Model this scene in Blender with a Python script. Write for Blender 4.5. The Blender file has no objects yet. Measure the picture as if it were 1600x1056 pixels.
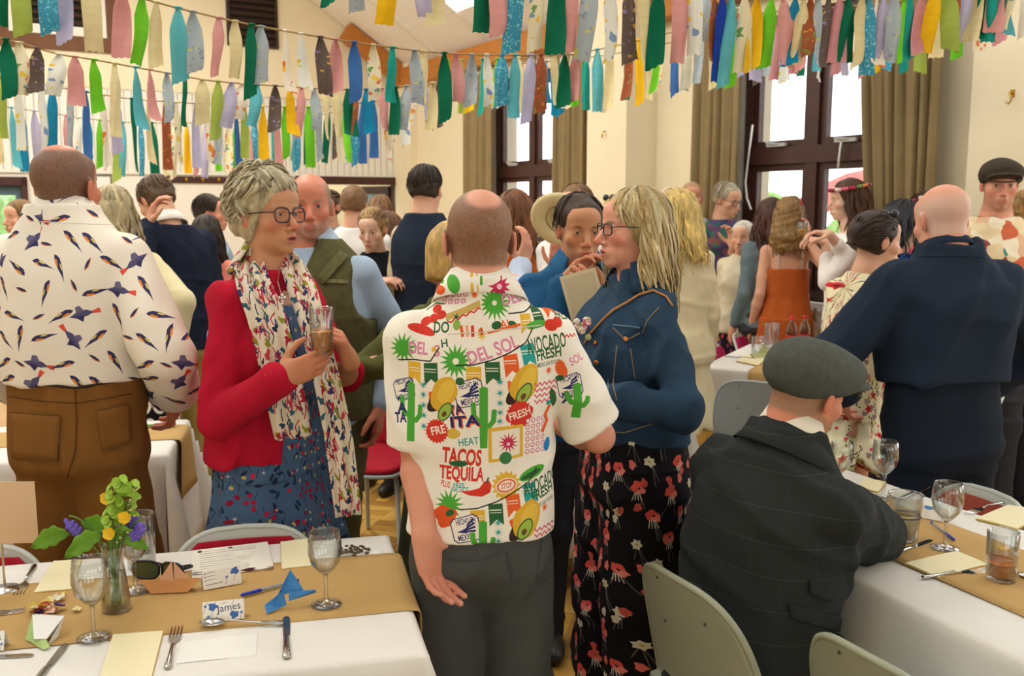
import bpy, math, random
import numpy as np
from mathutils import Vector, Matrix
random.seed(7); RNG = np.random.default_rng(7)
SC = bpy.context.scene; COL = SC.collection
PI = math.pi
# ------------------------------------------------------------------ camera, sky, exposure
FPX = 1500.0; CAMZ = 1.63; PITCH = math.atan((528-320)/FPX)
cd = bpy.data.cameras.new('camera'); cam = bpy.data.objects.new('camera', cd); COL.objects.link(cam)
cd.sensor_width = 36; cd.lens = 36*FPX/1600; cd.clip_start = .05
cam.location = (0, 0, CAMZ); cam.rotation_euler = (PI/2-PITCH, 0, 0)
cd.dof.use_dof = True; cd.dof.focus_distance = 2.35; cd.dof.aperture_fstop = 6.3
SC.camera = cam
wd = bpy.data.worlds.new('sky'); SC.world = wd; wd.use_nodes = True
bg = wd.node_tree.nodes['Background']; bg.inputs[0].default_value = (.93, .97, 1, 1); bg.inputs[1].default_value = 3.6
SC.view_settings.view_transform = 'Standard'; SC.view_settings.look = 'None'
SC.view_settings.gamma = 1; SC.view_settings.use_curve_mapping = False
SC.view_settings.exposure = -0.15

# ------------------------------------------------------------------ projection helpers
def at(px, py, Y):
    rx = (px-800)/FPX; v = (py-528)/FPX
    ry = math.cos(PITCH)-v*math.sin(PITCH); rz = -math.sin(PITCH)-v*math.cos(PITCH)
    t = Y/ry
    return np.array([rx*t, Y, CAMZ+rz*t])
def onz(px, py, z):
    rx = (px-800)/FPX; v = (py-528)/FPX
    ry = math.cos(PITCH)-v*math.sin(PITCH); rz = -math.sin(PITCH)-v*math.cos(PITCH)
    t = (z-CAMZ)/rz
    return np.array([rx*t, ry*t, z])

# ------------------------------------------------------------------ materials
def srgb(h):
    if not isinstance(h, str): return tuple(h)
    h = h.lstrip('#'); c = [int(h[i:i+2], 16)/255 for i in (0, 2, 4)]
    return tuple(x/12.92 if x <= .04045 else ((x+.055)/1.055)**2.4 for x in c)
MATS = {}
def mat(name, col='#cccccc', rough=.7, metal=0, bump=0, bscale=200, var=0, vscale=6, trans=0, ior=1.45, attr=False, sss=0, stretch=None, sheen=0, emit=0, spec=None):
    if name in MATS: return MATS[name]
    m = bpy.data.materials.new(name); m.use_nodes = True; MATS[name] = m
    nt = m.node_tree; N = nt.nodes; b = N['Principled BSDF']
    c = srgb(col)
    b.inputs['Base Color'].default_value = (*c, 1); b.inputs['Roughness'].default_value = rough
    b.inputs['Metallic'].default_value = metal; b.inputs['Transmission Weight'].default_value = trans
    b.inputs['IOR'].default_value = ior
    if sheen: b.inputs['Sheen Weight'].default_value = sheen
    if spec is not None: b.inputs['Specular IOR Level'].default_value = spec
    if sss: b.inputs['Subsurface Weight'].default_value = sss; b.inputs['Subsurface Radius'].default_value = (.012, .005, .003); b.inputs['Subsurface Scale'].default_value = 1
    if emit: b.inputs['Emission Color'].default_value = (*c, 1); b.inputs['Emission Strength'].default_value = emit
    tc = None
    if var or bump or attr:
        tc = N.new('ShaderNodeTexCoord'); mp = N.new('ShaderNodeMapping'); nt.links.new(tc.outputs['Object'], mp.inputs[0])
        if stretch: mp.inputs['Scale'].default_value = stretch
    src = None
    if attr:
        a = N.new('ShaderNodeAttribute'); a.attribute_name = 'col'; src = a.outputs['Color']
        nt.links.new(src, b.inputs['Base Color'])
    if var:
        nz = N.new('ShaderNodeTexNoise'); nz.inputs['Scale'].default_value = vscale; nz.inputs['Detail'].default_value = 5
        nt.links.new(mp.outputs[0], nz.inputs[0])
        mr = N.new('ShaderNodeMapRange'); mr.inputs['From Min'].default_value = .25; mr.inputs['From Max'].default_value = .75
        mr.inputs['To Min'].default_value = 1-var; mr.inputs['To Max'].default_value = 1+var
        nt.links.new(nz.outputs[0], mr.inputs[0])
        hs = N.new('ShaderNodeHueSaturation'); hs.inputs['Color'].default_value = (*c, 1)
        if src: nt.links.new(src, hs.inputs['Color'])
        nt.links.new(mr.outputs[0], hs.inputs['Value']); nt.links.new(hs.outputs[0], b.inputs['Base Color'])
    if bump:
        n2 = N.new('ShaderNodeTexNoise'); n2.inputs['Scale'].default_value = bscale; n2.inputs['Detail'].default_value = 3
        nt.links.new(mp.outputs[0], n2.inputs[0])
        bp = N.new('ShaderNodeBump'); bp.inputs['Strength'].default_value = bump; bp.inputs['Distance'].default_value = .004
        nt.links.new(n2.outputs[0], bp.inputs['Height']); nt.links.new(bp.outputs[0], b.inputs['Normal'])
    return m
def spotmat(name, cols, scale=30, rough=.85, stretch=(1, 1, 1), base=None, thr=.5, feat='F1'):
    """small multi-coloured printed cloth: voronoi cells give each blotch its own colour"""
    if name in MATS: return MATS[name]
    m = bpy.data.materials.new(name); m.use_nodes = True; MATS[name] = m
    nt = m.node_tree; N = nt.nodes; b = N['Principled BSDF']; b.inputs['Roughness'].default_value = rough
    tc = N.new('ShaderNodeTexCoord'); mp = N.new('ShaderNodeMapping'); mp.inputs['Scale'].default_value = stretch
    nz = N.new('ShaderNodeTexNoise'); nz.inputs['Scale'].default_value = scale*.8
    ad = N.new('ShaderNodeVectorMath'); ad.operation = 'MULTIPLY_ADD'; ad.inputs[1].default_value = (.05, .05, .05)
    nt.links.new(tc.outputs['Object'], mp.inputs[0]); nt.links.new(mp.outputs[0], nz.inputs[0])
    nt.links.new(nz.outputs['Color'], ad.inputs[0]); nt.links.new(mp.outputs[0], ad.inputs[2])
    v = N.new('ShaderNodeTexVoronoi'); v.inputs['Scale'].default_value = scale; nt.links.new(ad.outputs[0], v.inputs['Vector'])
    sx = N.new('ShaderNodeSeparateColor'); nt.links.new(v.outputs['Color'], sx.inputs[0])
    r = N.new('ShaderNodeValToRGB'); r.color_ramp.interpolation = 'CONSTANT'
    e = r.color_ramp.elements
    while len(e) < len(cols): e.new(.5)
    for i, c in enumerate(cols): e[i].position = i/len(cols); e[i].color = (*srgb(c), 1)
    nt.links.new(sx.outputs[0], r.inputs[0])
    out = r.outputs[0]
    if base:
        mx = N.new('ShaderNodeMix'); mx.data_type = 'RGBA'; mx.inputs[7].default_value = (*srgb(base), 1)
        cp = N.new('ShaderNodeMath'); cp.operation = 'GREATER_THAN'; cp.inputs[1].default_value = thr
        nt.links.new(v.outputs['Distance'], cp.inputs[0]); nt.links.new(cp.outputs[0], mx.inputs[0]); nt.links.new(out, mx.inputs[6]); out = mx.outputs[2]
    nt.links.new(out, b.inputs['Base Color'])
    return m
def thin(name, tint='#ffffff', body=0.0, bcol=None, edge=.55):
    """clear thin-walled glass or a see-through drink: transparent, with reflections that grow towards the rim"""
    if name in MATS: return MATS[name]
    m = bpy.data.materials.new(name); m.use_nodes = True; MATS[name] = m; nt = m.node_tree; nt.nodes.clear(); N = nt.nodes.new
    out = N('ShaderNodeOutputMaterial'); tr = N('ShaderNodeBsdfTransparent'); tr.inputs[0].default_value = (*srgb(tint), 1)
    gl = N('ShaderNodeBsdfGlossy'); gl.inputs['Roughness'].default_value = .03; lw = N('ShaderNodeLayerWeight'); lw.inputs[0].default_value = edge
    mr = N('ShaderNodeMapRange'); mr.inputs['To Min'].default_value = .07; mr.inputs['To Max'].default_value = .85; pw = N('ShaderNodeMath'); pw.operation = 'POWER'; pw.inputs[1].default_value = 1.7
    nt.links.new(lw.outputs['Facing'], pw.inputs[0]); nt.links.new(pw.outputs[0], mr.inputs[0])
    cr = N('ShaderNodeMix'); cr.data_type = 'RGBA'; cr.inputs[6].default_value = (*srgb(tint), 1); cr.inputs[7].default_value = (*[c*.62 for c in srgb(tint)], 1); nt.links.new(pw.outputs[0], cr.inputs[0]); nt.links.new(cr.outputs[2], tr.inputs[0])
    src = tr.outputs[0]
    if body:
        df = N('ShaderNodeBsdfDiffuse'); df.inputs[0].default_value = (*srgb(bcol), 1); m2 = N('ShaderNodeMixShader'); m2.inputs[0].default_value = body; nt.links.new(src, m2.inputs[1]); nt.links.new(df.outputs[0], m2.inputs[2]); src = m2.outputs[0]
    mx = N('ShaderNodeMixShader'); nt.links.new(mr.outputs[0], mx.inputs[0]); nt.links.new(src, mx.inputs[1]); nt.links.new(gl.outputs[0], mx.inputs[2]); nt.links.new(mx.outputs[0], out.inputs[0])
    return m
def fabric(name, col, var=.12, rough=.9, bump=.25, bscale=450, vscale=9): return mat(name, col, rough, var=var, vscale=vscale, bump=bump, bscale=bscale, spec=.2)

# ------------------------------------------------------------------ object helpers
def setp(o, label=None, cat=None, group=None, kind=None):
    if label: o['label'] = label
    if cat: o['category'] = cat
    if group: o['group'] = group
    if kind: o['kind'] = kind
    return o
def empty(name, loc=(0, 0, 0), rz=0, label=None, cat=None, group=None):
    o = bpy.data.objects.new(name, None); o.empty_display_size = .05; COL.objects.link(o)
    o.location = tuple(loc); o.rotation_euler = (0, 0, rz); return setp(o, label, cat, group)
def quickmesh(name, V, F, smooth=True):
    me = bpy.data.meshes.new(name)
    if isinstance(F, np.ndarray):
        V = np.asarray(V, np.float32); n = len(F); w = F.shape[1]
        me.vertices.add(len(V)); me.vertices.foreach_set('co', V.ravel())
        me.loops.add(n*w); me.loops.foreach_set('vertex_index', F.astype(np.int32).ravel())
        me.polygons.add(n); me.polygons.foreach_set('loop_start', np.arange(0, n*w, w, dtype=np.int32))
        me.update(calc_edges=True); me.validate()
    else:
        me.from_pydata([tuple(map(float, v)) for v in V], [], [tuple(map(int, f)) for f in F]); me.update()
    if smooth: me.polygons.foreach_set('use_smooth', [True]*len(me.polygons))
    return me
def link(name, me, m=None, parent=None, loc=None, rz=None):
    o = bpy.data.objects.new(name, me); COL.objects.link(o)
    if m is not None and not me.materials: me.materials.append(m)
    if parent is not None: o.parent = parent
    if loc is not None: o.location = tuple(loc)
    if rz is not None: o.rotation_euler = (0, 0, rz)
    return o
def setcol(me, C):
    a = me.color_attributes.new('col', 'FLOAT_COLOR', 'POINT'); C = np.asarray(C, np.float32)
    if C.shape[1] == 3: C = np.concatenate([C, np.ones((len(C), 1), np.float32)], 1)
    a.data.foreach_set('color', C.ravel())
def setuv(me, UV):
    u = me.uv_layers.new(name='UVMap'); li = np.zeros(len(me.loops), np.int32); me.loops.foreach_get('vertex_index', li)
    u.data.foreach_set('uv', np.asarray(UV, np.float32)[li].ravel())
def copytree(o, parent=None):
    c = o.copy(); COL.objects.link(c)
    if parent: c.parent = parent
    for ch in list(o.children): copytree(ch, c)
    return c
class MB:
    """collects simple shapes, then becomes one mesh object"""
    def __init__(s): s.V = []; s.F = []
    def add(s, V, F, M=None):
        o = len(s.V)
        for v in V: s.V.append(tuple(M @ Vector(v)) if M is not None else tuple(v))
        for f in F: s.F.append(tuple(i+o for i in f))
        return s
    def box(s, a, b, M=None, bev=0):
        x0, y0, z0 = a; x1, y1, z1 = b
        if bev:
            V = []; F = []; e = bev
            prof = [(x0+e, y0), (x1-e, y0), (x1, y0+e), (x1, y1-e), (x1-e, y1), (x0+e, y1), (x0, y1-e), (x0, y0+e)]
            cx, cy = (x0+x1)/2, (y0+y1)/2
            def ring(z, ins):
                return [(x+(ins if x < cx else -ins), y+(ins if y < cy else -ins), z) for x, y in prof]
            V = ring(z0, e*.6)+ring(z0+e, 0)+ring(z1-e, 0)+ring(z1, e*.6)
            for k in range(3):
                for i in range(8): F.append((k*8+i, k*8+(i+1) % 8, (k+1)*8+(i+1) % 8, (k+1)*8+i))
            F += [tuple(range(7, -1, -1)), tuple(range(24, 32))]
            return s.add(V, F, M)
        V = [(x0, y0, z0), (x1, y0, z0), (x1, y1, z0), (x0, y1, z0), (x0, y0, z1), (x1, y0, z1), (x1, y1, z1), (x0, y1, z1)]
        return s.add(V, [(3, 2, 1, 0), (4, 5, 6, 7), (0, 1, 5, 4), (1, 2, 6, 5), (2, 3, 7, 6), (3, 0, 4, 7)], M)
    def tube(s, pts, r, n=8, M=None, cap=True, flat=1.0):
        P = [np.array(p, float) for p in pts]; L = len(P); R = r if hasattr(r, '__len__') else [r]*L
        V = []; F = []; u = None
        for i in range(L):
            t = P[min(i+1, L-1)]-P[max(i-1, 0)]; t = t/(np.linalg.norm(t)+1e-9)
            if u is None:
                u = np.cross(t, (0, 0, 1.0)) if abs(t[2]) < .9 else np.cross(t, (0, 1.0, 0))
            u = u-t*np.dot(u, t); u = u/(np.linalg.norm(u)+1e-9); w = np.cross(t, u)
            for k in range(n):
                a = 2*PI*k/n; V.append(P[i]+R[i]*(math.cos(a)*u+flat*math.sin(a)*w))
        for i in range(L-1):
            for k in range(n): F.append((i*n+k, i*n+(k+1) % n, (i+1)*n+(k+1) % n, (i+1)*n+k))
        if cap: F += [tuple(range(n-1, -1, -1)), tuple(range((L-1)*n, L*n))]
        return s.add(V, F, M)
    def lathe(s, prof, n=24, M=None, sx=1, sy=1, closed=False):
        V = []; F = []; L = len(prof)
        for r, z in prof:
            for k in range(n): a = 2*PI*k/n; V.append((r*sx*math.cos(a), r*sy*math.sin(a), z))
        for i in range(L-1 if not closed else L):
            j = (i+1) % L
            for k in range(n): F.append((i*n+k, i*n+(k+1) % n, j*n+(k+1) % n, j*n+k))
        return s.add(V, F, M)
    def prism(s, pts, z0, z1, M=None):
        n = len(pts); V = [(x, y, z0) for x, y in pts]+[(x, y, z1) for x, y in pts]
        F = [tuple(range(n-1, -1, -1)), tuple(range(n, 2*n))]+[(i, (i+1) % n, n+(i+1) % n, n+i) for i in range(n)]
        return s.add(V, F, M)
    def ball(s, c, r, n=10, m=7, M=None):
        r = r if hasattr(r, '__len__') else (r, r, r); V = []; F = []
        for i in range(1, m):
            e = -PI/2+PI*i/m
            for k in range(n): a = 2*PI*k/n; V.append((c[0]+r[0]*math.cos(e)*math.cos(a), c[1]+r[1]*math.cos(e)*math.sin(a), c[2]+r[2]*math.sin(e)))
        for i in range(m-2):
            for k in range(n): F.append((i*n+k, i*n+(k+1) % n, (i+1)*n+(k+1) % n, (i+1)*n+k))
        V += [(c[0], c[1], c[2]-r[2]), (c[0], c[1], c[2]+r[2])]; b = len(V)-2
        for k in range(n): F += [(b, (k+1) % n, k), (b+1, (m-2)*n+k, (m-2)*n+(k+1) % n)]
        return s.add(V, F, M)
    def grid(s, fn, nu, nv, M=None, thick=0):
        V = [fn(i/nu, j/nv) for j in range(nv+1) for i in range(nu+1)]; w = nu+1
        F = [(j*w+i, j*w+i+1, (j+1)*w+i+1, (j+1)*w+i) for j in range(nv) for i in range(nu)]
        return s.add(V, F, M)
    def mesh(s, name='mesh', smooth=False): return quickmesh(name, s.V, s.F, smooth)
    def build(s, name, m, parent=None, smooth=False, loc=None, rz=None): return link(name, s.mesh(name, smooth), m, parent, loc, rz)
def solid(o, th, off=0):
    md = o.modifiers.new('thickness', 'SOLIDIFY'); md.thickness = th; md.offset = off; return o

# ------------------------------------------------------------------ signed-distance modelling (numpy) -> one continuous surface
def nrm(v): v = np.asarray(v, float); return v/(np.linalg.norm(v)+1e-12)
def rotx(a): c, s = math.cos(a), math.sin(a); return np.array([[1, 0, 0], [0, c, -s], [0, s, c]])
def roty(a): c, s = math.cos(a), math.sin(a); return np.array([[c, 0, s], [0, 1, 0], [-s, 0, c]])
def rotz(a): c, s = math.cos(a), math.sin(a); return np.array([[c, -s, 0], [s, c, 0], [0, 0, 1]])
class SDF:
    def __init__(s): s.ops = []; s.disp = None
    def cone(s, a, b, ra, rb=None, k=.02, sub=False):
        rb = ra if rb is None else rb; a = np.asarray(a, float); b = np.asarray(b, float); r = max(ra, rb)
        s.ops.append(('c', (a, b, ra, rb), k, sub, np.minimum(a, b)-r, np.maximum(a, b)+r)); return s
    def chain(s, pts, rs, k=.02):
        for i in range(len(pts)-1): s.cone(pts[i], pts[i+1], rs[i], rs[i+1], k)
        return s
    def ell(s, c, r, R=None, k=.02, sub=False):
        c = np.asarray(c, float); r = np.asarray(r if hasattr(r, '__len__') else (r, r, r), float); m = r.max()
        s.ops.append(('e', (c, r, R), k, sub, c-m, c+m)); return s
    def loft(s, lev, R=None, o=(0, 0, 0), n=2.3, k=.02, sub=False, smooth=7):
        lev = np.array(lev, float); lev = lev[np.argsort(lev[:, 0])]; z = np.linspace(lev[0, 0], lev[-1, 0], 80); T = []
        for c in range(1, 5):
            v = np.interp(z, lev[:, 0], lev[:, c]); w = smooth
            if w > 1: p = np.pad(v, w//2, mode='reflect', reflect_type='odd'); v = np.convolve(p, np.ones(w)/w, 'valid')
            T.append(v)
        o = np.asarray(o, float); m = max(lev[:, 3].max()+abs(lev[:, 1]).max(), lev[:, 4].max()+abs(lev[:, 2]).max())
        C = np.array([[x, y, zz] for x in (-m, m) for y in (-m, m) for zz in (z[0], z[-1])])
        if R is not None: C = C @ R.T
        C = C+o
        s.ops.append(('l', (z, T, R, o, n), k, sub, C.min(0), C.max(0))); return s
    def cut(s, p, nv, k=0): s.ops.append(('p', (np.asarray(p, float), nrm(nv)), k, True, None, None)); return s
    def bounds(s):
        lo = np.min([o[4] for o in s.ops if o[0] != 'p' and not o[3]], 0); hi = np.max([o[5] for o in s.ops if o[0] != 'p' and not o[3]], 0)
        return lo, hi
    def ev(s, P, band):
        d = np.full(len(P), .3, np.float32)
        for ty, a, k, sub, lo, hi in s.ops:
            if ty == 'p':
                di = (P-a[0].astype(np.float32)) @ a[1].astype(np.float32)
                d = np.maximum(d, di) if not k else smaxf(d, di, k); continue
            mg = band+k*1.5
            ix = np.nonzero(((P >= (lo-mg).astype(np.float32)) & (P <= (hi+mg).astype(np.float32))).all(1))[0]
            if not len(ix): continue
            Q = P[ix]
            if ty == 'c':
                A, B, ra, rb = a; ba = (B-A).astype(np.float32); l2 = float(ba @ ba)+1e-9
                pa = Q-A.astype(np.float32); t = np.clip(pa @ ba/l2, 0, 1); di = np.sqrt(((pa-t[:, None]*ba)**2).sum(1))-(ra+(rb-ra)*t)
            elif ty == 'e':
                c, r, R = a; q = Q-c.astype(np.float32)
                if R is not None: q = q @ R.astype(np.float32)
                r = r.astype(np.float32); k0 = np.sqrt(((q/r)**2).sum(1)); k1 = np.sqrt(((q/(r*r))**2).sum(1))+1e-6; di = k0*(k0-1)/k1
            else:
                z, T, R, o, n = a; q = Q-o.astype(np.float32)
                if R is not None: q = q @ R.astype(np.float32)
                zc = np.clip(q[:, 2], z[0], z[-1]); cx, cy, rx, ry = [np.interp(zc, z, t).astype(np.float32) for t in T]
                e = (np.abs((q[:, 0]-cx)/rx)**n+np.abs((q[:, 1]-cy)/ry)**n)**(1/n)
                lat = (e-1)*np.minimum(rx, ry); dz = np.maximum(z[0]-q[:, 2], q[:, 2]-z[-1])
                di = np.where((lat > 0) & (dz > 0), np.sqrt(np.maximum(lat, 0)**2+np.maximum(dz, 0)**2), np.maximum(lat, dz))
            di = di.astype(np.float32)
            if sub: d[ix] = smaxf(d[ix], -di, k)
            else: d[ix] = -smaxf(-d[ix], -di, k)
        if s.disp is not None: d = d+s.disp(P).astype(np.float32)
        return d
    def mesh(s, h):
        lo, hi = s.bounds(); lo = lo-3*h; hi = hi+3*h; B = 4; H = B*h
        nc = np.ceil((hi-lo)/H).astype(int)+1
        ax = [(np.arange(n)+.5)*H+lo[i]-h/2 for i, n in enumerate(nc)]
        G = np.stack(np.meshgrid(*ax, indexing='ij'), -1).reshape(-1, 3).astype(np.float32)
        dc = s.ev(G, 2.5*H).reshape(nc)
        near = np.abs(dc) < 1.35*H
        D = np.repeat(np.repeat(np.repeat(dc, B, 0), B, 1), B, 2); mk = np.repeat(np.repeat(np.repeat(near, B, 0), B, 1), B, 2)
        ix = np.nonzero(mk.ravel())[0]; sh = D.shape
        i, j, k = np.unravel_index(ix, sh)
        P = np.stack([i*h+lo[0], j*h+lo[1], k*h+lo[2]], 1).astype(np.float32)
        D = D.copy(); D.ravel()[ix] = s.ev(P, 2.5*h+.01)
        return nets(D, lo, h)
def smaxf(a, b, k):
    if k <= 0: return np.maximum(a, b)
    t = np.maximum(k-np.abs(a-b), 0)/k
    return np.maximum(a, b)+t*t*k*.25
def nets(D, lo, h):
    S = D < 0
    c = [S[x:S.shape[0]-1+x, y:S.shape[1]-1+y, z:S.shape[2]-1+z] for x in (0, 1) for y in (0, 1) for z in (0, 1)]
    a = c[0].copy(); o = c[0].copy()
    for q in c[1:]: a &= q; o |= q
    act = o & ~a; idx = np.nonzero(act); n = len(idx[0])
    vid = np.full(act.shape, -1, np.int32); vid[idx] = np.arange(n)
    off = [(x, y, z) for x in (0, 1) for y in (0, 1) for z in (0, 1)]
    val = [D[idx[0]+x, idx[1]+y, idx[2]+z] for x, y, z in off]
    acc = np.zeros((n, 3), np.float32); cnt = np.zeros(n, np.float32)
    for p in range(8):
        for q in range(p+1, 8):
            A, Bq = np.array(off[p]), np.array(off[q])
            if abs(A-Bq).sum() != 1: continue
            d0, d1 = val[p], val[q]; m = (d0 < 0) != (d1 < 0)
            t = np.where(m, d0/np.where(m, d0-d1, 1), 0)
            acc += np.where(m[:, None], A+(Bq-A)*t[:, None], 0); cnt += m
    V = (np.stack(idx, 1)+acc/cnt[:, None])*h+lo
    F = []
    for ax in range(3):
        b1, b2 = (ax+1) % 3, (ax+2) % 3
        s0 = [slice(0, None)]*3; s1 = [slice(0, None)]*3
        s0[ax] = slice(0, -1); s1[ax] = slice(1, None)
        E = S[tuple(s0)] != S[tuple(s1)]
        e = list(np.nonzero(E)); ok = np.ones(len(e[0]), bool)
        for b in (b1, b2): ok &= (e[b] > 0) & (e[b] < S.shape[b]-1)
        e = [q[ok] for q in e]
        inside = S[e[0], e[1], e[2]]
        def cell(d1, d2):
            q = [x.copy() for x in e]; q[b1] = q[b1]-d1; q[b2] = q[b2]-d2; return vid[q[0], q[1], q[2]]
        Q = np.stack([cell(1, 1), cell(0, 1), cell(0, 0), cell(1, 0)], 1)
        Q[~inside] = Q[~inside][:, ::-1]
        F.append(Q)
    F = np.concatenate(F); F = F[(F >= 0).all(1)]
    return V.astype(np.float32), F
def merge(parts):
    V = []; F = []; o = 0
    for v, f in parts: V.append(v); F.append(f+o); o += len(v)
    return np.concatenate(V), np.concatenate(F)
def wrinkle(amp, f, seed=0, w=(1, 1, 1), n=3):
    r = np.random.RandomState(seed); K = [(r.randn(3)*np.array(w)*f, r.randn(3)*np.array(w)*f*.7, r.rand()*6, r.rand()*6) for _ in range(n)]
    def fn(P):
        q = 0
        for a, b, p1, p2 in K: q = q+np.sin(P @ a+1.4*np.sin(P @ b+p1)+p2)
        return amp*q/n
    return fn

def crease(amp, f, seed=0, w=(1, 1, 1)):
    r = np.random.RandomState(seed); K = [(nrm(r.randn(3)*np.array(w))*f, nrm(r.randn(3))*f*.45, r.rand()*6, r.rand()*6) for _ in range(3)]
    def fn(P):
        q = 0
        for a, b, p1, p2 in K: q = q+np.maximum(0, .55-np.abs(np.sin(P @ a+1.8*np.sin(P @ b+p1)+p2)))*np.clip(.5+.9*np.sin(P @ b*1.3+p2), 0, 1)
        return -amp*q
    return fn
# ------------------------------------------------------------------ printed cloth: motifs drawn into generated tiles
def s3(h): h = h.lstrip('#'); return np.array([int(h[i:i+2], 16)/255 for i in (0, 2, 4)], np.float32)
class Canvas:
    def __init__(s, w, h, ppm, base):
        s.w, s.h, s.p = w, h, ppm; s.A = np.empty((int(h*ppm), int(w*ppm), 3), np.float32); s.A[:] = s3(base)
    def poly(s, pts, col, wrap=True):
        pts = np.asarray(pts, float)*s.p; H, W = s.A.shape[:2]; c = s3(col) if isinstance(col, str) else col
        for ox in ((-W, 0, W) if wrap else (0,)):
            for oy in ((-H, 0, H) if wrap else (0,)):
                q = pts+(ox, oy); x0, y0 = np.floor(q.min(0)).astype(int); x1, y1 = np.ceil(q.max(0)).astype(int)
                x0, y0 = max(x0, 0), max(y0, 0); x1, y1 = min(x1, W), min(y1, H)
                if x1 <= x0 or y1 <= y0: continue
                X = np.arange(x0, x1)+.5; Yv = np.arange(y0, y1)+.5; m = np.zeros((y1-y0, x1-x0), bool)
                for i in range(len(q)):
                    ax, ay = q[i]; bx, by = q[(i+1) % len(q)]
                    if ay == by: continue
                    r = (Yv > ay) != (Yv > by)
                    if not r.any(): continue
                    xi = ax+(Yv-ay)*(bx-ax)/(by-ay); m ^= r[:, None] & (X[None] < xi[:, None])
                s.A[y0:y1, x0:x1][m] = c
        return s
    def ell(s, x, y, rx, ry, col, rot=0, n=20, j=0):
        a = np.linspace(0, 2*PI, n, endpoint=False); r = 1+j*np.sin(a*3+x*50)+j*np.sin(a*5+y*70)
        u, v = rx*r*np.cos(a), ry*r*np.sin(a); c, q = math.cos(rot), math.sin(rot)
        return s.poly(np.stack([x+u*c-v*q, y+u*q+v*c], 1), col)
    def star(s, x, y, r0, r1, n, col, rot=0):
        a = np.arange(2*n)*PI/n+rot; r = np.where(np.arange(2*n) % 2 == 0, r1, r0)
        return s.poly(np.stack([x+r*np.cos(a), y+r*np.sin(a)], 1), col)
    def line(s, pts, w, col):
        for (ax, ay), (bx, by) in zip(pts[:-1], pts[1:]):
            d = np.array([bx-ax, by-ay]); L = np.linalg.norm(d)+1e-9; q = np.array([-d[1], d[0]])/L*w/2; e = d/L*w*.3
            s.poly([(ax-e[0]+q[0], ay-e[1]+q[1]), (bx+e[0]+q[0], by+e[1]+q[1]), (bx+e[0]-q[0], by+e[1]-q[1]), (ax-e[0]-q[0], ay-e[1]-q[1])], col)
        return s
    def shape(s, pts, x, y, sc, rot, col, flip=1):
        p = np.asarray(pts, float)*(flip*sc, sc); c, q = math.cos(rot), math.sin(rot)
        return s.poly(np.stack([x+p[:, 0]*c-p[:, 1]*q, y+p[:, 0]*q+p[:, 1]*c], 1), col)
    def text(s, t, x, y, hgt, col, rot=0, sx=1, bold=0):
        for tri in glyphs(t, bold): s.shape(tri*np.array([sx, 1]), x, y, hgt, rot, col)
        return s
    def image(s, name):
        H, W = s.A.shape[:2]; im = bpy.data.images.new(name, W, H); px = np.ones((H, W, 4), np.float32); px[..., :3] = s.A
        im.pixels.foreach_set(px.ravel()); im.update(); im.pack(); return im
GLY = {}
def textmesh(t, bold=0):
    cu = bpy.data.curves.new('lettering', 'FONT'); cu.body = t; cu.align_x = 'CENTER'; cu.align_y = 'CENTER'; cu.size = 1.4; cu.offset = bold; cu.resolution_u = 3
    o = bpy.data.objects.new('lettering', cu); COL.objects.link(o)
    dg = bpy.context.evaluated_depsgraph_get(); me = bpy.data.meshes.new_from_object(o.evaluated_get(dg))
    bpy.data.objects.remove(o); bpy.data.curves.remove(cu); return me
def glyphs(t, bold=0):
    if (t, bold) not in GLY:
        me = textmesh(t, bold); GLY[t, bold] = [np.array([me.vertices[i].co[:2] for i in p.vertices]) for p in me.polygons]; bpy.data.meshes.remove(me)
    return GLY[t, bold]
def printmat(name, cv, rough=.85, bump=.15):
    m = mat(name, '#ffffff', rough, bump=bump, bscale=400, spec=.2); nt = m.node_tree; N = nt.nodes
    uv = N.new('ShaderNodeUVMap'); uv.uv_map = 'UVMap'; mp = N.new('ShaderNodeMapping'); mp.inputs['Scale'].default_value = (1/cv.w, 1/cv.h, 1)
    im = N.new('ShaderNodeTexImage'); im.image = cv.image(name)
    nt.links.new(uv.outputs[0], mp.inputs[0]); nt.links.new(mp.outputs[0], im.inputs[0]); nt.links.new(im.outputs[0], N['Principled BSDF'].inputs['Base Color'])
    return m
# ------------------------------------------------------------------ the hall
CX, CY = -1.456, 13.0
RW = math.radians(-60); RB = math.radians(210)          # window wall runs from the far corner towards us on the right; back wall to the left
plaster = mat('cream plaster', '#efe3c4', .9, var=.03, vscale=3, bump=.05, bscale=60)
white_pl = mat('white paint', '#eeeae0', .85, var=.02, vscale=2)
clad_m = mat('white boarding', '#e9e7de', .7, var=.03, vscale=5)
ceil_m = mat('ceiling board', '#f6f4f0', .9, var=.02)
wood_m = mat('orange pine beam', '#b8752f', .55, var=.2, vscale=5, stretch=(1, 12, 12))
dark_m = mat('dark brown frame', '#43251f', .45, var=.15, vscale=8)
brown_m = mat('brown frame', '#6b4425', .6, var=.12, vscale=8)
louv_m = mat('dark louvre', '#3a281d', .6, var=.15)
brass_m = mat('brass', '#b98d3a', .3, metal=1)
grey_m = mat('light grey metal', '#b9bdbb', .45, var=.03)
chrome = mat('bright steel', '#c9c9c6', .22, metal=1)
SW = lambda o: setp(o, kind='structure')
def wallobj(name, mb, m, base='W', parent=None, smooth=False):
    o = mb.build(name, m, parent, smooth)
    if parent is None:
        o.location = (CX, CY, 0); o.rotation_euler = (0, 0, RW if base == 'W' else RB); SW(o)
    return o
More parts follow.
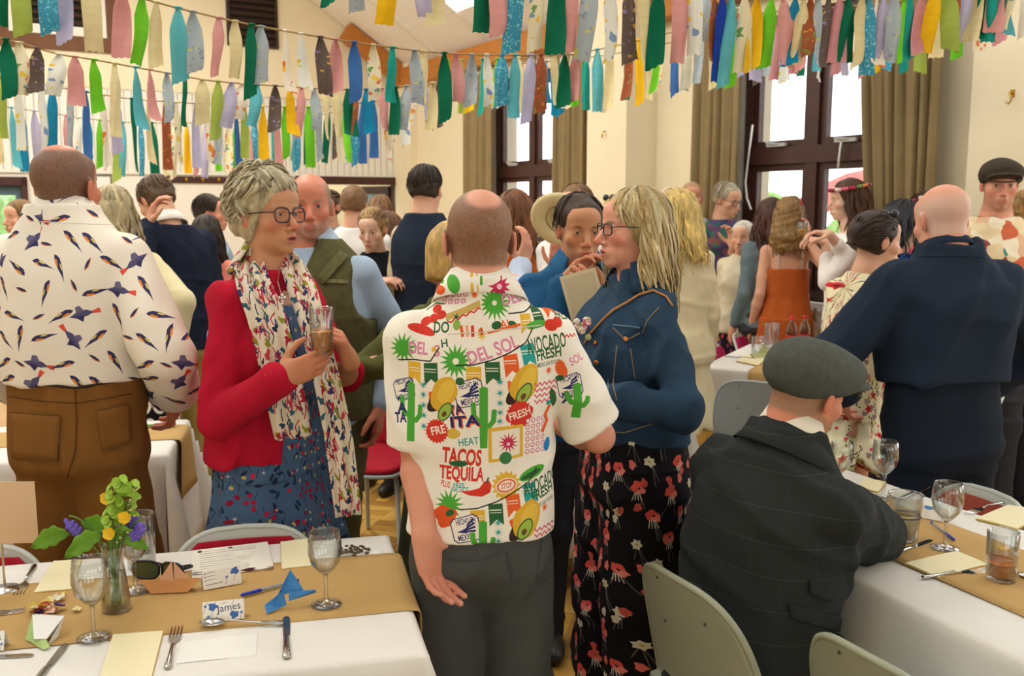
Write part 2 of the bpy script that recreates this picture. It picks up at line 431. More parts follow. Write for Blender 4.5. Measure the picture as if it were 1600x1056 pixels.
def tW(px, d=0):                      # distance along the window wall seen at photo column px, d in front of it
    k = (px-800)/FPX; x0, y0 = CX-.866*d, CY-.5*d
    return (k*y0-x0)/(.5+.866*k)
def tB(px, d=0):
    k = (px-800)/FPX; x0, y0 = CX+.5*d, CY-.866*d
    return (x0-k*y0)/(.866-.5*k)
def zW(py, t): return at(800, py, CY-.866*t)[2]
def zB(py, t): return at(800, py, CY-.5*t)[2]

# floor: yellow wood blocks; the blocks in sight are pieces of their own
floor_m = mat('floor screed', '#8d6a2a', .6, var=.1)
blk_m = mat('yellow wood block', '#b88c3e', .38, var=.22, vscale=7, stretch=(3, 3, 3), attr=False)
fl = MB().box((-9, -3, -.12), (7, 16, -.012)).build('floor', floor_m); SW(fl)
def block(w, l):
    return MB().box((-l/2+.0012, -w/2+.0012, -.012), (l/2-.0012, w/2-.0012, 0)).mesh('parquet_block')
bm_ = [block(.075, .3)]; bm_[0].materials.append(blk_m)
blk2 = [mat('wood block '+n, c, .38, var=.15, vscale=9) for n, c in (('pale', '#c79b4b'), ('mid', '#b4873a'), ('dark', '#a0742e'))]
cells = []; fa = math.radians(-14); ca, sa = math.cos(fa), math.sin(fa)
for i in range(-20, 20):
    for j in range(0, 34):
        for q in range(4):
            if (i+j) % 2: u, v, r = i*.3, j*.3+(q-1.5)*.075, 0
            else: u, v, r = i*.3+(q-1.5)*.075, j*.3, PI/2
            x, y = u*ca-v*sa, u*sa+v*ca+.8
            cells.append((x, y, r+fa))
def seen(x, y):
    px = 800+FPX*x/max(y, .1); d = 1.63/y*FPX+320 if y > .1 else 9999
    if y < 1.2: return 9
    for (a, b, c, e) in ((300, 690, 350, 860), (555, 640, 660, 1056), (860, 820, 1060, 1056), (1010, 820, 1060, 1056), (1180, 985, 1300, 1056)):
        if a-12 < px < c+12 and b-12 < d < e+12: return y
    return 50+y
cells.sort(key=lambda c: seen(c[0], c[1])); near = [c for c in cells if c[1] > 1.2][:300]; ns = set(near)
for n, (x, y, r) in enumerate(near):
    o = link('parquet_block', bm_[0], None, fl, (x, y, 0), r)
    o.material_slots[0].link = 'OBJECT'; o.material_slots[0].material = blk2[(n*7+n//3) % 3]
mb = MB()
for x, y, r in cells:
    if (x, y, r) in ns: continue
    mb.add(*[[(v[0], v[1], v[2]) for v in [(-.149, -.0363, 0), (.149, -.0363, 0), (.149, .0363, 0), (-.149, .0363, 0)]], [(0, 1, 2, 3)]], M=Matrix.Translation((x, y, -.001)) @ Matrix.Rotation(r, 4, 'Z'))
setp(mb.build('parquet', blk2[1], fl), kind='stuff')
ln = MB()
p0, p1 = onz(295, 750, .001), onz(360, 740, .001)
dv = nrm(p1-p0); pn = np.array([-dv[1], dv[0], 0])*.022
a, b = p0-dv*3, p1+dv*1.5
ln.add([a-pn+(0, 0, .002), b-pn+(0, 0, .002), b+pn+(0, 0, .002), a+pn+(0, 0, .002)], [(0, 1, 2, 3)])
ln.build('court_line', mat('white line paint', '#e8e4d2', .6), fl)

# window wall with two openings
EAVE = 3.42; WT = .3
def opening(px0, px1): return tW(px0), tW(px1)
w2 = (tW(772), tW(905)); w1 = (tW(1152), tW(1395)); SILL = .95; HEAD = 2.98
mb = MB()
for t0, t1 in ((-.3, w2[0]), (w2[1], w1[0]), (w1[1], 9.5), (11.6, 12.4), (14.4, 15.2)): mb.box((t0, 0, -.1), (t1, WT, EAVE))
for t0, t1 in (w1, w2, (9.5, 11.6), (12.4, 14.4)): mb.box((t0, 0, -.1), (t1, WT, SILL)); mb.box((t0, 0, HEAD), (t1, WT, EAVE))
wallobj('wall_right', mb, plaster)
pil = [(tW(632), tW(655), .12), (tW(915, .32), tW(975, .32), .32), (tW(1500, .1), tW(1500, .1)+1.0, .1)]
for i, (t0, t1, d) in enumerate(pil):
    wallobj('trim_%d' % (i+1), MB().box((t0, -d, 0), (t1, .01, EAVE)), plaster)
hook = empty('wall_hook', (CX, CY, 0), RW, 'small brass hook screwed to the cream pillar right of the large window', 'hook')
t = tW(1563, .1); z = zW(156, t)
hk = MB().tube([(t, -.1, z+.03), (t, -.135, z+.03), (t+.015, -.14, z+.015), (t+.02, -.14, z-.01), (t+.005, -.14, z-.03), (t-.012, -.14, z-.02)], .005, 6).box((t-.012, -.106, z+.01), (t+.012, -.1, z+.05))
hk.build('hook', brass_m, hook)
hook2 = empty('wall_hook', (CX, CY, 0), RW, 'small hook on the cream pillar between the two windows', 'hook')
t = tW(943, .32); z = zW(213, t)
MB().tube([(t, -.32, z+.03), (t, -.35, z+.03), (t+.01, -.355, z+.005), (t, -.355, z-.02), (t-.012, -.35, z-.01)], .006, 6).build('hook', brass_m, hook2)
glass_m = bpy.data.materials.new('window glass'); glass_m.use_nodes = True
nt = glass_m.node_tree; nt.nodes.clear(); o_ = nt.nodes.new('ShaderNodeOutputMaterial'); mx = nt.nodes.new('ShaderNodeMixShader'); tr = nt.nodes.new('ShaderNodeBsdfTransparent'); gl = nt.nodes.new('ShaderNodeBsdfGlossy')
gl.inputs['Roughness'].default_value = .02; mx.inputs[0].default_value = .06
nt.links.new(tr.outputs[0], mx.inputs[1]); nt.links.new(gl.outputs[0], mx.inputs[2]); nt.links.new(mx.outputs[0], o_.inputs[0])
def window(n, t0, t1, mull, ztr, label):
    """frame, transom, mullion, sashes and panes, seen from the hall"""
    w = empty('window_%d' % n, (CX, CY, 0), RW); SW(w)
    f = .075; y0, y1 = .03, .12
    fr = MB()
    fr.box((t0, y0, SILL), (t0+f, y1, HEAD)); fr.box((t1-f, y0, SILL), (t1, y1, HEAD)); fr.box((t0, y0, SILL), (t1, y1, SILL+f)); fr.box((t0, y0, HEAD-f), (t1, y1, HEAD))
    fr.build('frame', dark_m, w)
    MB().box((t0+f, y0-.01, ztr-.06), (t1-f, y1, ztr+.06)).build('transom', dark_m, w)
    for m in mull: MB().box((m-.05, y0-.005, SILL+f), (m+.05, y1, HEAD-f)).build('mullion', dark_m, w)
    xs = [t0+f]+[x for m in mull for x in (m-.05, m+.05)]+[t1-f]
    for i in range(0, len(xs), 2):
        for z0, z1 in ((SILL+f, ztr-.06), (ztr+.06, HEAD-f)):
            a, b = xs[i], xs[i+1]; s = .05; m = MB()
            m.box((a, y0+.02, z0), (a+s, y1-.02, z1)); m.box((b-s, y0+.02, z0), (b, y1-.02, z1)); m.box((a+s, y0+.02, z0), (b-s, y1-.02, z0+s)); m.box((a+s, y0+.02, z1-s), (b-s, y1-.02, z1))
            sa_ = m.build('sash', dark_m, w)
            MB().box((a+s, .07, z0+s), (b-s, .076, z1-s)).build('pane', glass_m, sa_)
            if z0 > ztr: MB().box(((a+b)/2-.09, y0-.03, z0+.005), ((a+b)/2+.09, y0-.005, z0+.03)).tube([((a+b)/2+.05, y0-.02, z0+.02), ((a+b)/2-.07, y0-.055, z0+.035)], .008, 6).build('casement_stay', grey_m, sa_)
    MB().box((t0-.05, -.06, SILL-.05), (t1+.05, .1, SILL)).build('window_sill', white_pl, w)
    rv = MB()
    rv.box((t0-.012, -.001, SILL), (t0+.0, .3, HEAD)); rv.build('reveal', white_pl, w)
    return w
window(1, w1[0], w1[1], [tW(1267, -.07), tW(1267, -.07)+.62], zW(240, tW(1267, -.07)), '')
window(2, w2[0], w2[1], [tW(836, -.07)], zW(267, tW(820)), '')
# beam along the eaves, sloping ceiling in boards
wallobj('trim_4', MB().box((-.2, -.16, 3.13), (13, 0, 3.36), bev=.01), wood_m)
SL = math.radians(33)
cl = empty('ceiling', (CX, CY, 0), RW); SW(cl)
def cpt(t, u, off=0):               # u up the slope from the eaves
    return (t, -u*math.cos(SL)-off*math.sin(SL), 3.36+u*math.sin(SL)-off*math.cos(SL))
def cslab(t0, t1, u0, u1, o0, o1):
    V = [cpt(t, u, o) for o in (o0, o1) for t, u in ((t0, u0), (t1, u0), (t1, u1), (t0, u1))]
    return V, [(0, 1, 2, 3), (7, 6, 5, 4), (0, 4, 5, 1), (1, 5, 6, 2), (2, 6, 7, 3), (3, 7, 4, 0)]
# rooflights: glazed bays just above the eaves beam; unseen gaps in the other slope added for light
RL0, RL1 = .55, 1.95; BAYS = [2, 3, 5, 6, 7, 8, 9]
rbm = MB().add(*cslab(-.3, 15, -.3, RL0, -.15, -.03)).add(*cslab(-.3, 15, RL1, 5.35, -.15, -.03))
for i in range(-1, 12):
    if i not in BAYS: rbm.add(*cslab(i*1.25, (i+1)*1.25, RL0, RL1, -.15, -.03))
rbm.build('roof_board', ceil_m, cl)
for i in range(10):
    for a, b in ((.02, RL0), (RL0, RL1), (RL1, 2.42), (2.44, 4.84)):
        if (a, b) == (RL0, RL1) and i in BAYS:
            MB().add(*cslab(i*1.25+.06, (i+1)*1.25-.04, a, b, -.10, -.09)).build('rooflight_pane', glass_m, cl); continue
        MB().add(*cslab(.02+i*1.25, (i+1)*1.25, a, b-.004, -.02, 0)).build('ceiling_panel', ceil_m, cl)
for i in range(1, 10): MB().add(*cslab(i*1.25-.035, i*1.25+.055, 0, 4.85, -.004, .018)).build('cover_strip', white_pl, cl)
yr, zr = -5.3*math.cos(SL), 3.36+5.3*math.sin(SL)
def fslab(t0, t1, w0, w1):
    a, b = yr+(yr-.3)*w0, yr+(yr-.3)*w1; za, zb = zr+(3.2-zr)*w0, zr+(3.2-zr)*w1
    return [(t0, a, za), (t1, a, za), (t1, b, zb), (t0, b, zb), (t0, a, za+.15), (t1, a, za+.15), (t1, b, zb+.15), (t0, b, zb+.15)], [(3, 2, 1, 0), (4, 5, 6, 7), (0, 1, 5, 4), (1, 2, 6, 5), (2, 3, 7, 6), (3, 0, 4, 7)]
fm = MB().add(*fslab(-.3, 15, -.03, .2)).add(*fslab(-.3, 15, .72, 1.0)).add(*fslab(-.3, 1.2, .2, .72)).add(*fslab(11.5, 15, .2, .72))
for i in range(5): fm.add(*fslab(3+i*2.05, 3.4+i*2.05, .2, .72))
fm.build('far_slope', ceil_m, cl)
wallobj('wall_left', MB().box((-.3, 2*yr-.3, -.1), (15, 2*yr-.02, 3.3)), plaster)
tr5 = MB().add(*cslab(.18, .32, .0, .95, .02, .24)); o = tr5.build('trim_5', wood_m, None); o.location = (CX, CY, 0); o.rotation_euler = (0, 0, RW); SW(o)
# long fluorescent fittings under the slope
def fitting(t, u, L, label):
    r = empty('ceiling_light', (CX, CY, 0), RW, label, 'ceiling light', 'long ceiling lights')
    a = cpt(t, u, .0); ax = np.array(cpt(t, u+L))-np.array(a); 
    MB().add(*cslab(t-.13, t+.13, u, u+L, .0, .09)).build('housing', mat('fitting enamel', '#dfe0d6', .5), r)
    MB().add(*cslab(t-.1, t+.1, u+.03, u+L-.03, .09, .135)).build('diffuser', mat('fitting diffuser', '#c9ccd2', .4), r)
fitting(2.15, 1.75, 1.7, 'long pale boxed ceiling light on the slope above the far corner')
for t, y, w_ in ((2.6, -3.6, 'nearest the far corner'), (5.5, -3.9, 'over the middle of the hall'), (2.6, -6.5, 'nearest the far left wall'), (8.5, -4.2, 'over the near tables')):     # unseen tube lights, added to brighten the hall
    r = empty('added_fill_light', (CX, CY, 0), RW, 'added fill tube light, unseen, under the ridge '+w_, 'ceiling light', 'added fill tube lights')
    MB().box((t-.75, y-.06, 4.45), (t+.75, y+.06, 4.52)).build('housing', mat('fitting enamel', '#dfe0d6', .5), r); MB().tube([(t-.7, y, 4.43), (t+.7, y, 4.43)], .018, 8).build('tube', mat('added fill tube', '#fff1d8', .5, emit=6), r)
    for q in (-.6, .6): MB().tube([(t+q, y, 4.5), (t+q, y, 5.6)], .006, 5).build('drop_rod', grey_m, r)
    ld = bpy.data.lights.new('pendant', 'AREA'); ld.shape = 'RECTANGLE'; ld.size = 1.4; ld.size_y = .12; ld.energy = 75 if t < 8 else 35; ld.color = (1, .93, .8); lo = bpy.data.objects.new('added_fill_lamp', ld); COL.objects.link(lo); lo.parent = r; lo.location = (t, y, 4.40)  # area lamp gives the added fill below each unseen tube


# gable wall at the back: cream plaster above, white boarding band, white wall, window, notice, peg rail, doorway
bd = (tB(632)+.0, tB(478)); bdz = zB(276, .8); bw = (tB(52), 6.6); bwz = zB(276, 4.7)
mb = MB()
zc0, zc1 = zB(271, 2), 2.95
for t0, t1, z0, z1 in ((-.2, 10, zc1-.02, 7.2),): mb.box((t0, -.2, z0), (t1, 0, z1))
wallobj('wall_back', mb, plaster, 'B')
mb = MB()
d0, d1 = .06, bd[1]
for t0, t1, z0, z1 in ((-.2, d0, 0, zc1), (d0, d1, bdz, zc1), (d1, bw[0], 0, zc1), (bw[0], bw[1], 0, .9), (bw[0], bw[1], bwz, zc1), (bw[1], 10, 0, zc1)): mb.box((t0, -.2, z0), (t1, -.02, z1))
wl = wallobj('wall_far', mb, white_pl, 'B')
mb = MB(); n = int(6.6/.085)
for i in range(n): mb.box((.06+i*.085, -.021, zc0), (.06+i*.085+.073, 0, zc1), bev=.004)
o = mb.build('cladding_board', clad_m, wl); setp(o, kind='stuff')
MB().box((0, -.02, zc0-.03), (6.7, .006, zc0)).build('cladding_trim', clad_m, wl)
# left far window
w3 = empty('window_3', (CX, CY, 0), RB); SW(w3)
t0, t1 = bw
fr = MB().box((t0, -.1, bwz-.09), (t1, .02, bwz)).box((t0, -.1, .9), (t0+.06, .02, bwz)).box((t0, -.1, .9), (t1, .02, .97)); fr.build('frame', dark_m, w3)
MB().box((t0+.06, -.09, bwz-.2), (t1, -.05, bwz-.09)).box((t0+.06, -.09, .97), (t0+.12, -.05, bwz-.2)).build('sash', mat('blue grey sash', '#4d6672', .5), w3)
MB().box((t0+.12, -.075, .97), (t1, -.07, bwz-.2)).build('pane', glass_m, w3)
# vents high in the gable
def vent(pxa, pxb, pya, pyb, label, inset):
    t1, t0 = tB(pxa), tB(pxb); zl = zB(pyb, (t0+t1)/2); zh = zl+(t1-t0)*(.78 if inset else 1.5)
    v = empty('gable_vent', (CX, CY, 0), RB, label, 'vent'); f = .16 if inset else .035
    m = brown_m if inset else louv_m
    MB().box((t0, 0, zl), (t1, .03, zl+f)).box((t0, 0, zh-f), (t1, .03, zh)).box((t0, 0, zl+f), (t0+f, .03, zh-f)).box((t1-f, 0, zl+f), (t1, .03, zh-f)).build('frame', m, v)
    a, b, c, d = t0+f, t1-f, zl+f, zh-f
    if inset:
        s = .1; MB().box((a, 0, c), (b, .02, c+s)).box((a, 0, d-s), (b, .02, d)).box((a, 0, c+s), (a+s, .02, d-s)).box((b-s, 0, c+s), (b, .02, d-s)).build('inner_frame', white_pl, v)
        a, b, c, d = a+s, b-s, c+s, d-s
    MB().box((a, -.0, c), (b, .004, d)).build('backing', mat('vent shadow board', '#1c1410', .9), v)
    k = int((d-c)/.075)
    sm = MB().box((0, -.002, -.028), (b-a, .002, .028)).mesh('louvre_slat'); sm.materials.append(louv_m)
    for i in range(k):
        o = link('louvre_slat', sm, None, v, (a, .018, c+(i+.5)*(d-c)/k)); o.rotation_euler = (.6, 0, 0)
vent(14, 210, 0, 78, 'brown framed gable vent with a white inner frame, top left', True)
vent(369, 446, 0, 74, 'plain dark louvred gable vent right of the framed one', False)
# framed notice, peg rail
nf = empty('framed_notice', (CX, CY, 0), RB, 'small framed notice on the white wall behind the grey blonde woman', 'picture')
t0, t1 = tB(183), tB(150); z0, z1 = 1.63+.12, zB(273, (t0+t1)/2)
MB().box((t0, -.02, z0), (t1, .0, z1)).build('frame', mat('thin grey frame', '#6b665c', .5), nf)
MB().box((t0+.02, .0, z0+.02), (t1-.02, .004, z1-.02)).build('sheet', mat('notice paper', '#e9e9e6', .6, var=.06, vscale=25), nf)
pr = empty('peg_rail', (CX, CY, 0), RB, 'long dark wooden peg rail with brass hooks on the white wall', 'coat rail')
t0, t1 = tB(432), tB(258); z0 = zB(286, 2.6); MB().box((t0, -.02, z0), (t1, .005, z0+.075), bev=.005).build('rail', dark_m, pr)
pm = MB().ball((0, .02, 0), (.022, .02, .022), 8, 6).tube([(0, 0, 0), (0, .02, 0)], .009, 6).mesh('peg', True); pm.materials.append(brass_m)
for i in range(7): link('peg', pm, None, pr, (t0+.1+i*(t1-t0-.2)/6, .005, z0+.04))
# doorway with dark frame, glazed leaf standing open, pale room behind
dr = empty('door_1', (CX, CY, 0), RB); SW(dr)
MB().box((d0-.1, -.16, bdz-.1), (d1+.1, .03, bdz)).box((d0-.04, -.16, 0), (d0+.06, .03, bdz-.1)).box((d1, -.16, 0), (d1+.1, .03, bdz-.1)).build('frame', dark_m, dr)
lf = MB().box((0, -.02, 0), (.06, .02, bdz-.12)).box((.6, -.02, 0), (.66, .02, bdz-.12)).box((.06, -.02, 0), (.6, .02, .3)).box((.06, -.02, bdz-.22), (.6, .02, bdz-.12)).build('door_leaf', dark_m, dr)
lf.location = (d0+.07, -.17, .01); lf.rotation_euler = (0, 0, math.radians(-72))
MB().box((.06, -.004, .3), (.6, .004, bdz-.22)).build('door_pane', mat('pale blue door glass', '#8fb3b8', .15, trans=.3), lf)
bk = MB().box((-.6, -2.6, 0), (4.2, -2.5, 3)).box((-.7, -2.6, 0), (-.6, -.2, 3)).box((4.1, -2.6, 0), (4.2, -.2, 3))
wallobj('wall_lobby', bk, plaster, 'B')
MB().box((1.2, -2.49, 1.7), (1.9, -2.47, 2.15)).build('lobby_panel', white_pl, bpy.data.objects['wall_lobby'])

rw = MB()
for a, b in ((-9, -7.6), (-5.9, -5.3), (-3.6, -3.0), (-1.3, 0)): rw.box((15, a, -.1), (15.2, b, 3.4))
rw.box((15, -9, 2.7), (15.2, 0, 3.4)).box((15, -9, -.1), (15.2, 0, .9)).add([(15, 0, 3.4), (15, yr*2, 3.4), (15, yr, zr+.1), (15.2, 0, 3.4), (15.2, yr*2, 3.4), (15.2, yr, zr+.1)], [(0, 1, 2), (3, 5, 4)])
wallobj('wall_rear', rw, plaster)
# curtains
cur_m = fabric('olive beige curtain', '#8f7c58', var=.08, bump=.15)
def curtain(t0, t1, z0, z1, label, sweep0=0, sweep1=0, nf=7, d=.16):
    r = empty('curtain', (CX, CY, 0), RW, label, 'curtain', 'curtains of the two windows')
    def fn(u, v):
        z = z1+(z0-z1)*v; a = t0+sweep0*v**1.6; b = t1+sweep1*v**1.6
        w = u*nf*2*PI; q = .045*(math.sin(w+.5*math.sin(v*3+u*4))+.35*math.sin(2.3*w+1+v))*(.75+.25*v)
        return (a+(b-a)*u+.012*math.sin(w*1.0+1.2), -d+q, z)
    o = MB().grid(fn, nf*14, 22).build('cloth', cur_m, r, True); solid(o, .006)
    MB().tube([(t0-.03, -d, z1+.0), (t1+.03, -d, z1+.0)], .014, 8).build('curtain_rail', white_pl, r)
curtain(tW(1077, .15), tW(1150, .15), .35, 3.05, 'left olive beige curtain of the large right window', 0, -.02, 5)
curtain(tW(1326, .15), tW(1452, .15), .35, 3.05, 'right olive beige curtain of the large window, swept towards the wall', .34, .02, 7)
curtain(tW(726, .15), tW(770, .15), .35, 3.05, 'far left olive curtain of the smaller window', 0, 0, 4)
curtain(tW(865, .15), tW(913, .15), .35, 3.05, 'curtain at right side of the smaller window beside the pillar', 0, 0, 5)
# pull cords hanging in the window
for (pts, lab) in (([(1168, 195), (1163, 250), (1160, 285), (1163, 310), (1170, 327)], 'white pull cord hanging at the left jamb of the large window'), ([(1268, 100), (1265, 118), (1268, 128), (1264, 120)], 'short looped white cord at the top of the centre mullion'), ([(1305, 222), (1303, 245), (1302, 262)], 'white cord hanging below the transom near right curtain')):
    P = []
    for x, y in pts:
        t = tW(x, .02); P.append((t, -.02, zW(y, t)))
    o = MB().tube(P, .008, 6).build('pull_cord', mat('white cord', '#eeeeea', .6), None, True); o.location = (CX, CY, 0); o.rotation_euler = (0, 0, RW); setp(o, lab, 'cord')

# outside: lawn, hedge, parasol, bright low building
og = MB().box((-14, 16, -.35), (40, 40, -.3)).box((7, -6, -.35), (40, 16, -.3)).build('lawn', mat('outdoor paving', '#c9c6b4', .9, var=.1)); SW(og)
hg = SDF()
for i in range(14): hg.ell((14+.7*(i % 3)-i*.9, 13+i*1.1, .6), (1.3, 1.2, 1.0+.3*(i % 2)), k=.3)
hg.disp = wrinkle(.12, 5, 3)
V, F = hg.mesh(.16); o = link('hedge', quickmesh('hedge', V, F), mat('hedge leaves', '#7c9a56', .9, var=.4, vscale=9)); setp(o, 'pale green hedge outside beyond the windows', 'hedge')
hg2 = SDF()
for i in range(9): hg2.ell((-11.5+i*1.1, 17.6+i*.65, .9), (1.0, .9, 1.5+.35*(i % 3)), k=.3)
hg2.disp = wrinkle(.12, 5, 5)
V, F = hg2.mesh(.16); o = link('garden_shrub', quickmesh('shrub', V, F), mat('shrub leaves', '#83a868', .9, var=.4, vscale=9)); setp(o, 'pale green shrubs outside the far left window', 'shrub')
px_ = at(1360, 330, 11.5)
pa = empty('garden_parasol', (px_[0], px_[1], -.3), 0, 'faded red parasol outside behind the bride', 'parasol')
MB().tube([(0, 0, 0), (0, 0, 2.35)], .03, 8).build('pole', white_pl, pa)
MB().lathe([(1.05, 1.85), (.7, 2.12), (.3, 2.3), (.02, 2.36)], 8).build('canopy', mat('faded red canvas', '#b2605a', .9, var=.1), pa)
rm = MB().tube([(0, 0, 2.3), (1.0, 0, 1.85)], .015, 5).mesh('rib'); rm.materials.append(white_pl)
for k in range(8): link('rib', rm, None, pa, (0, 0, -.02), k*PI/4)
# ------------------------------------------------------------------ people
SK = {'fair': '#dda98c', 'pink': '#d99a80', 'tan': '#c58c68', 'pale': '#e6bda4', 'ruddy': '#cf8468'}
def skin_mat(): return mat('skin', '#ffffff', .52, attr=True, sss=.08, bump=.08, bscale=350, spec=.35)
def hair_mat(): return mat('hair strands', '#ffffff', .5, attr=True, var=.35, vscale=14, bump=.6, bscale=60, stretch=(6, 6, 1), spec=.4)
def ss(x, a, b): t = np.clip((x-a)/(b-a), 0, 1); return t*t*(3-2*t)
def lin(h): return np.array(srgb(h), np.float32)
def ik(a, b, pole, l1, l2):
    a = np.asarray(a, float); b = np.asarray(b, float); d = b-a; L = np.linalg.norm(d)
    if L > (l1+l2)*.995: b = a+d/L*(l1+l2)*.995; d = b-a; L = np.linalg.norm(d)
    u = d/L; x = (l1*l1-l2*l2+L*L)/(2*L); h = math.sqrt(max(l1*l1-x*x, 0)); p = np.asarray(pole, float); p = p-u*(p @ u)
    return a+u*x+nrm(p)*h, b
LOD = {0: (.0036, .0042, .0068), 1: (.0058, .0068, .010), 2: (.0085, .0095, .015)}
HAIRLINE = ([-.12, -.03, 0, .03, .055, .075, .11], [-.055, -.055, -.02, .0, .05, .075, .09])
class Person:
    def __init__(s, px, Y, heading, H, label, female=False, skin='fair', lean=0, side=0, turn=(0, 0, 0), lod=2, wide=1, fat=0, hs=1, group=None, X=None, z=0, nd=.02):
        x = at(px, 528, Y)[0] if X is None else X
        s.k = k = (H+nd)/1.75; s.f = female; s.lod = lod; s.skin = lin(SK[skin]); s.fat = fat; s.wide = wide
        s.root = empty('person', (x, Y, z), math.radians(heading), label, 'person', group)
        s.loc = np.array([x, Y, z]); s.R = rotz(math.radians(heading))
        s.piv = np.array([0, 0, .93*k]); s.T = rotx(-math.radians(lean)) @ roty(math.radians(side))
        s.hs = hs*(.97 if female else 1.0)*(.6+.4*k)
        yaw, pit, rol = [math.radians(a) for a in turn]
        s.nb = s.tp((0, -.012, 1.475*k)); 
        s.HR = rotz(yaw) @ rotx(pit) @ roty(rol) @ (s.T if abs(lean) < 8 else rotx(-math.radians(lean)*.6))
        s.hc = s.nb+s.T @ np.array([0, .008, .045*k])+s.HR @ np.array([0, .012, 1.75*k-nd-.118*s.hs-1.52*k])
        s.sw = (.146 if female else .172)*k*wide; s.arms = {}; s.parts = []
    def tp(s, p): return s.piv+s.T @ (np.asarray(p, float)-s.piv)
    def L(s, px, py, Y): return s.R.T @ (at(px, py, Y)-s.loc)
    def hl(s, p): return s.hc+s.HR @ (np.asarray(p)*s.hs)
    def arm(s, side, wr=None, pole=(0, -1, -.6), d=None, n=None, curl=.35, abs_=True, sh=None, hand=True, thumb=0, el=None):
        sg = 1 if side == 'R' else -1; k = s.k
        S = s.tp((sg*s.sw, -.005, 1.378*k)) if sh is None else np.asarray(sh, float)
        if wr is None: wr = S+np.array([sg*.075, .04, -.53*k])
        E, W = ik(S, wr, np.array(pole, float), .295*k, .255*k) if el is None else (np.asarray(el, float), np.asarray(wr, float))
        d = nrm(W-E) if d is None else nrm(d)
        n = np.array([-sg, 0, 0]) if n is None else np.asarray(n, float)
        n = nrm(n-d*(n @ d)); s.arms[side] = (S, E, W, d, n, curl, hand, thumb); return s
    def hand(s, sdf, W, d, n, sg, curl, thumb=0):
        q = s.k*(.92 if s.f else 1.02); a = np.cross(d, n)*sg
        def bend(c): return d*math.cos(c)+n*math.sin(c)
        sdf.ell(W+d*.05*q, (.038*q, .052*q, .016*q), np.stack([a, d, n], 1), .02)
        fl = [(.043, .026, .022), (.047, .03, .023), (.044, .028, .022), (.035, .021, .019)]
        for i, o in enumerate((.029, .0095, -.0095, -.027)):
            kp = W+d*(.09, .094, .089, .08)[i]*q+a*o*q; r = (.0098, .0102, .0097, .0085)[i]*q
            sdf.cone(W+d*.015*q+a*o*.5*q, kp, .012*q, r*1.08, .012)
            c = 0; p = kp; sp = o*1.2
            for jn in range(3):
                c += curl*(.75, 1.0, .7)[jn]*(1+.06*i); v = nrm(bend(c)+a*sp*(.9-.3*jn)); e = p+v*fl[i][jn]*q
                sdf.cone(p, e, r*(1-.08*jn), r*(.92-.09*jn), .004); p = e
        p = W+d*.022*q+a*.026*q+n*.008*q; v = nrm(d*.62+a*.68+n*(.35+thumb)); e = p+v*.045*q; sdf.cone(p, e, .0145*q, .0115*q, .012)
        v2 = nrm(v+d*.35-a*.35*curl+n*(.3*curl+thumb)); e2 = e+v2*.032*q; sdf.cone(e, e2, .0108*q, .0098*q, .006)
        v3 = nrm(v2-a*.4*curl+d*.2+n*thumb); sdf.cone(e2, e2+v3*.024*q, .0096*q, .0078*q, .005)
    def levels(s, ease, hem, W=None, top=9):
        k, w = s.k, s.wide; e = ease; ft = s.fat
        if s.f:
            L = [(.60, 0, 0, .155, .115), (.80, 0, -.01, .178+ft*.6, .125+ft*.5), (.93, 0, -.01, .172+ft*.7, .118+ft*.6), (1.06, 0, .005, .142+ft*.8, .102+ft), (1.15, 0, .01, .143+ft*.7, .105+ft*.8), (1.25, 0, .022, .155+ft*.5, .122+ft*.5), (1.33, 0, .012, .15, .106), (1.38, 0, 0, .142, .086), (1.415, 0, -.008, .118, .068), (1.447, 0, -.012, .082, .058), (1.485, 0, -.012, .056, .052), (1.51, 0, -.01, .048, .048)]
        else:
            L = [(.60, 0, 0, .16, .12), (.80, 0, -.005, .168+ft*.6, .118+ft*.5), (.93, 0, 0, .168+ft*.8, .115+ft*.8), (1.06, 0, .008, .162+ft, .112+ft), (1.18, 0, .008, .17+ft*.8, .118+ft*.7), (1.28, 0, .006, .178+ft*.3, .122+ft*.3), (1.35, 0, 0, .178, .112), (1.395, 0, -.006, .163, .092), (1.435, 0, -.01, .13, .076), (1.468, 0, -.012, .095, .066), (1.50, 0, -.012, .066, .06), (1.53, 0, -.01, .058, .056)]
        out = []
        if W: L = W
        A = np.array(L); z = A[:, 0]
        zz = np.concatenate([[hem], z[(z > hem+.01) & (z < top-.01)], [top] if top < z[-1] else []])
        for q in zz: out.append((q*k-s.piv[2], 0*k, np.interp(q, z, A[:, 2])*k, np.interp(q, z, A[:, 3])*k*w+e, np.interp(q, z, A[:, 4])*k+e))
        return out
    def body(s, hair=None, beard=None, brow='#6b4a35', nose=1.0, mouth=.0, lips=None, iris='#5a4a3a', bald=None, legs=True, jaw=1.0, blush=.25, smile=0, chestopen=False, torso_h=None):
        hh, ha, hg = LOD[s.lod]; parts = []; cols = []
        # head, neck
        h = SDF(); f = s.f; nb = s.HR.T @ (s.nb-s.hc)/s.hs
        h.ell((0, -.014, .036), (.074, .094, .082), k=.02)
        h.ell((0, .028, -.02), (.061*(.97 if f else 1), .062, .084), k=.03)
        h.ell((0, .026, -.072), ((.047 if f else .053)*jaw, .056, .04), k=.025)
        h.ell((0, .073, -.099), (.02, .018, .015), k=.022)
        h.ell((0, .058, .052), (.052, .038, .036), k=.03)
        for x in (-1, 1):
            h.ell((x*.044, .058, -.025), (.022, .02, .02), k=.02)
            h.cone((x*.012, .088, .019), (x*.042, .074, .021), .0085, .007, .012)
        for x in (-1, 1): h.ell((x*.031, .1, .003), (.0185, .017, .012), k=.014, sub=True)
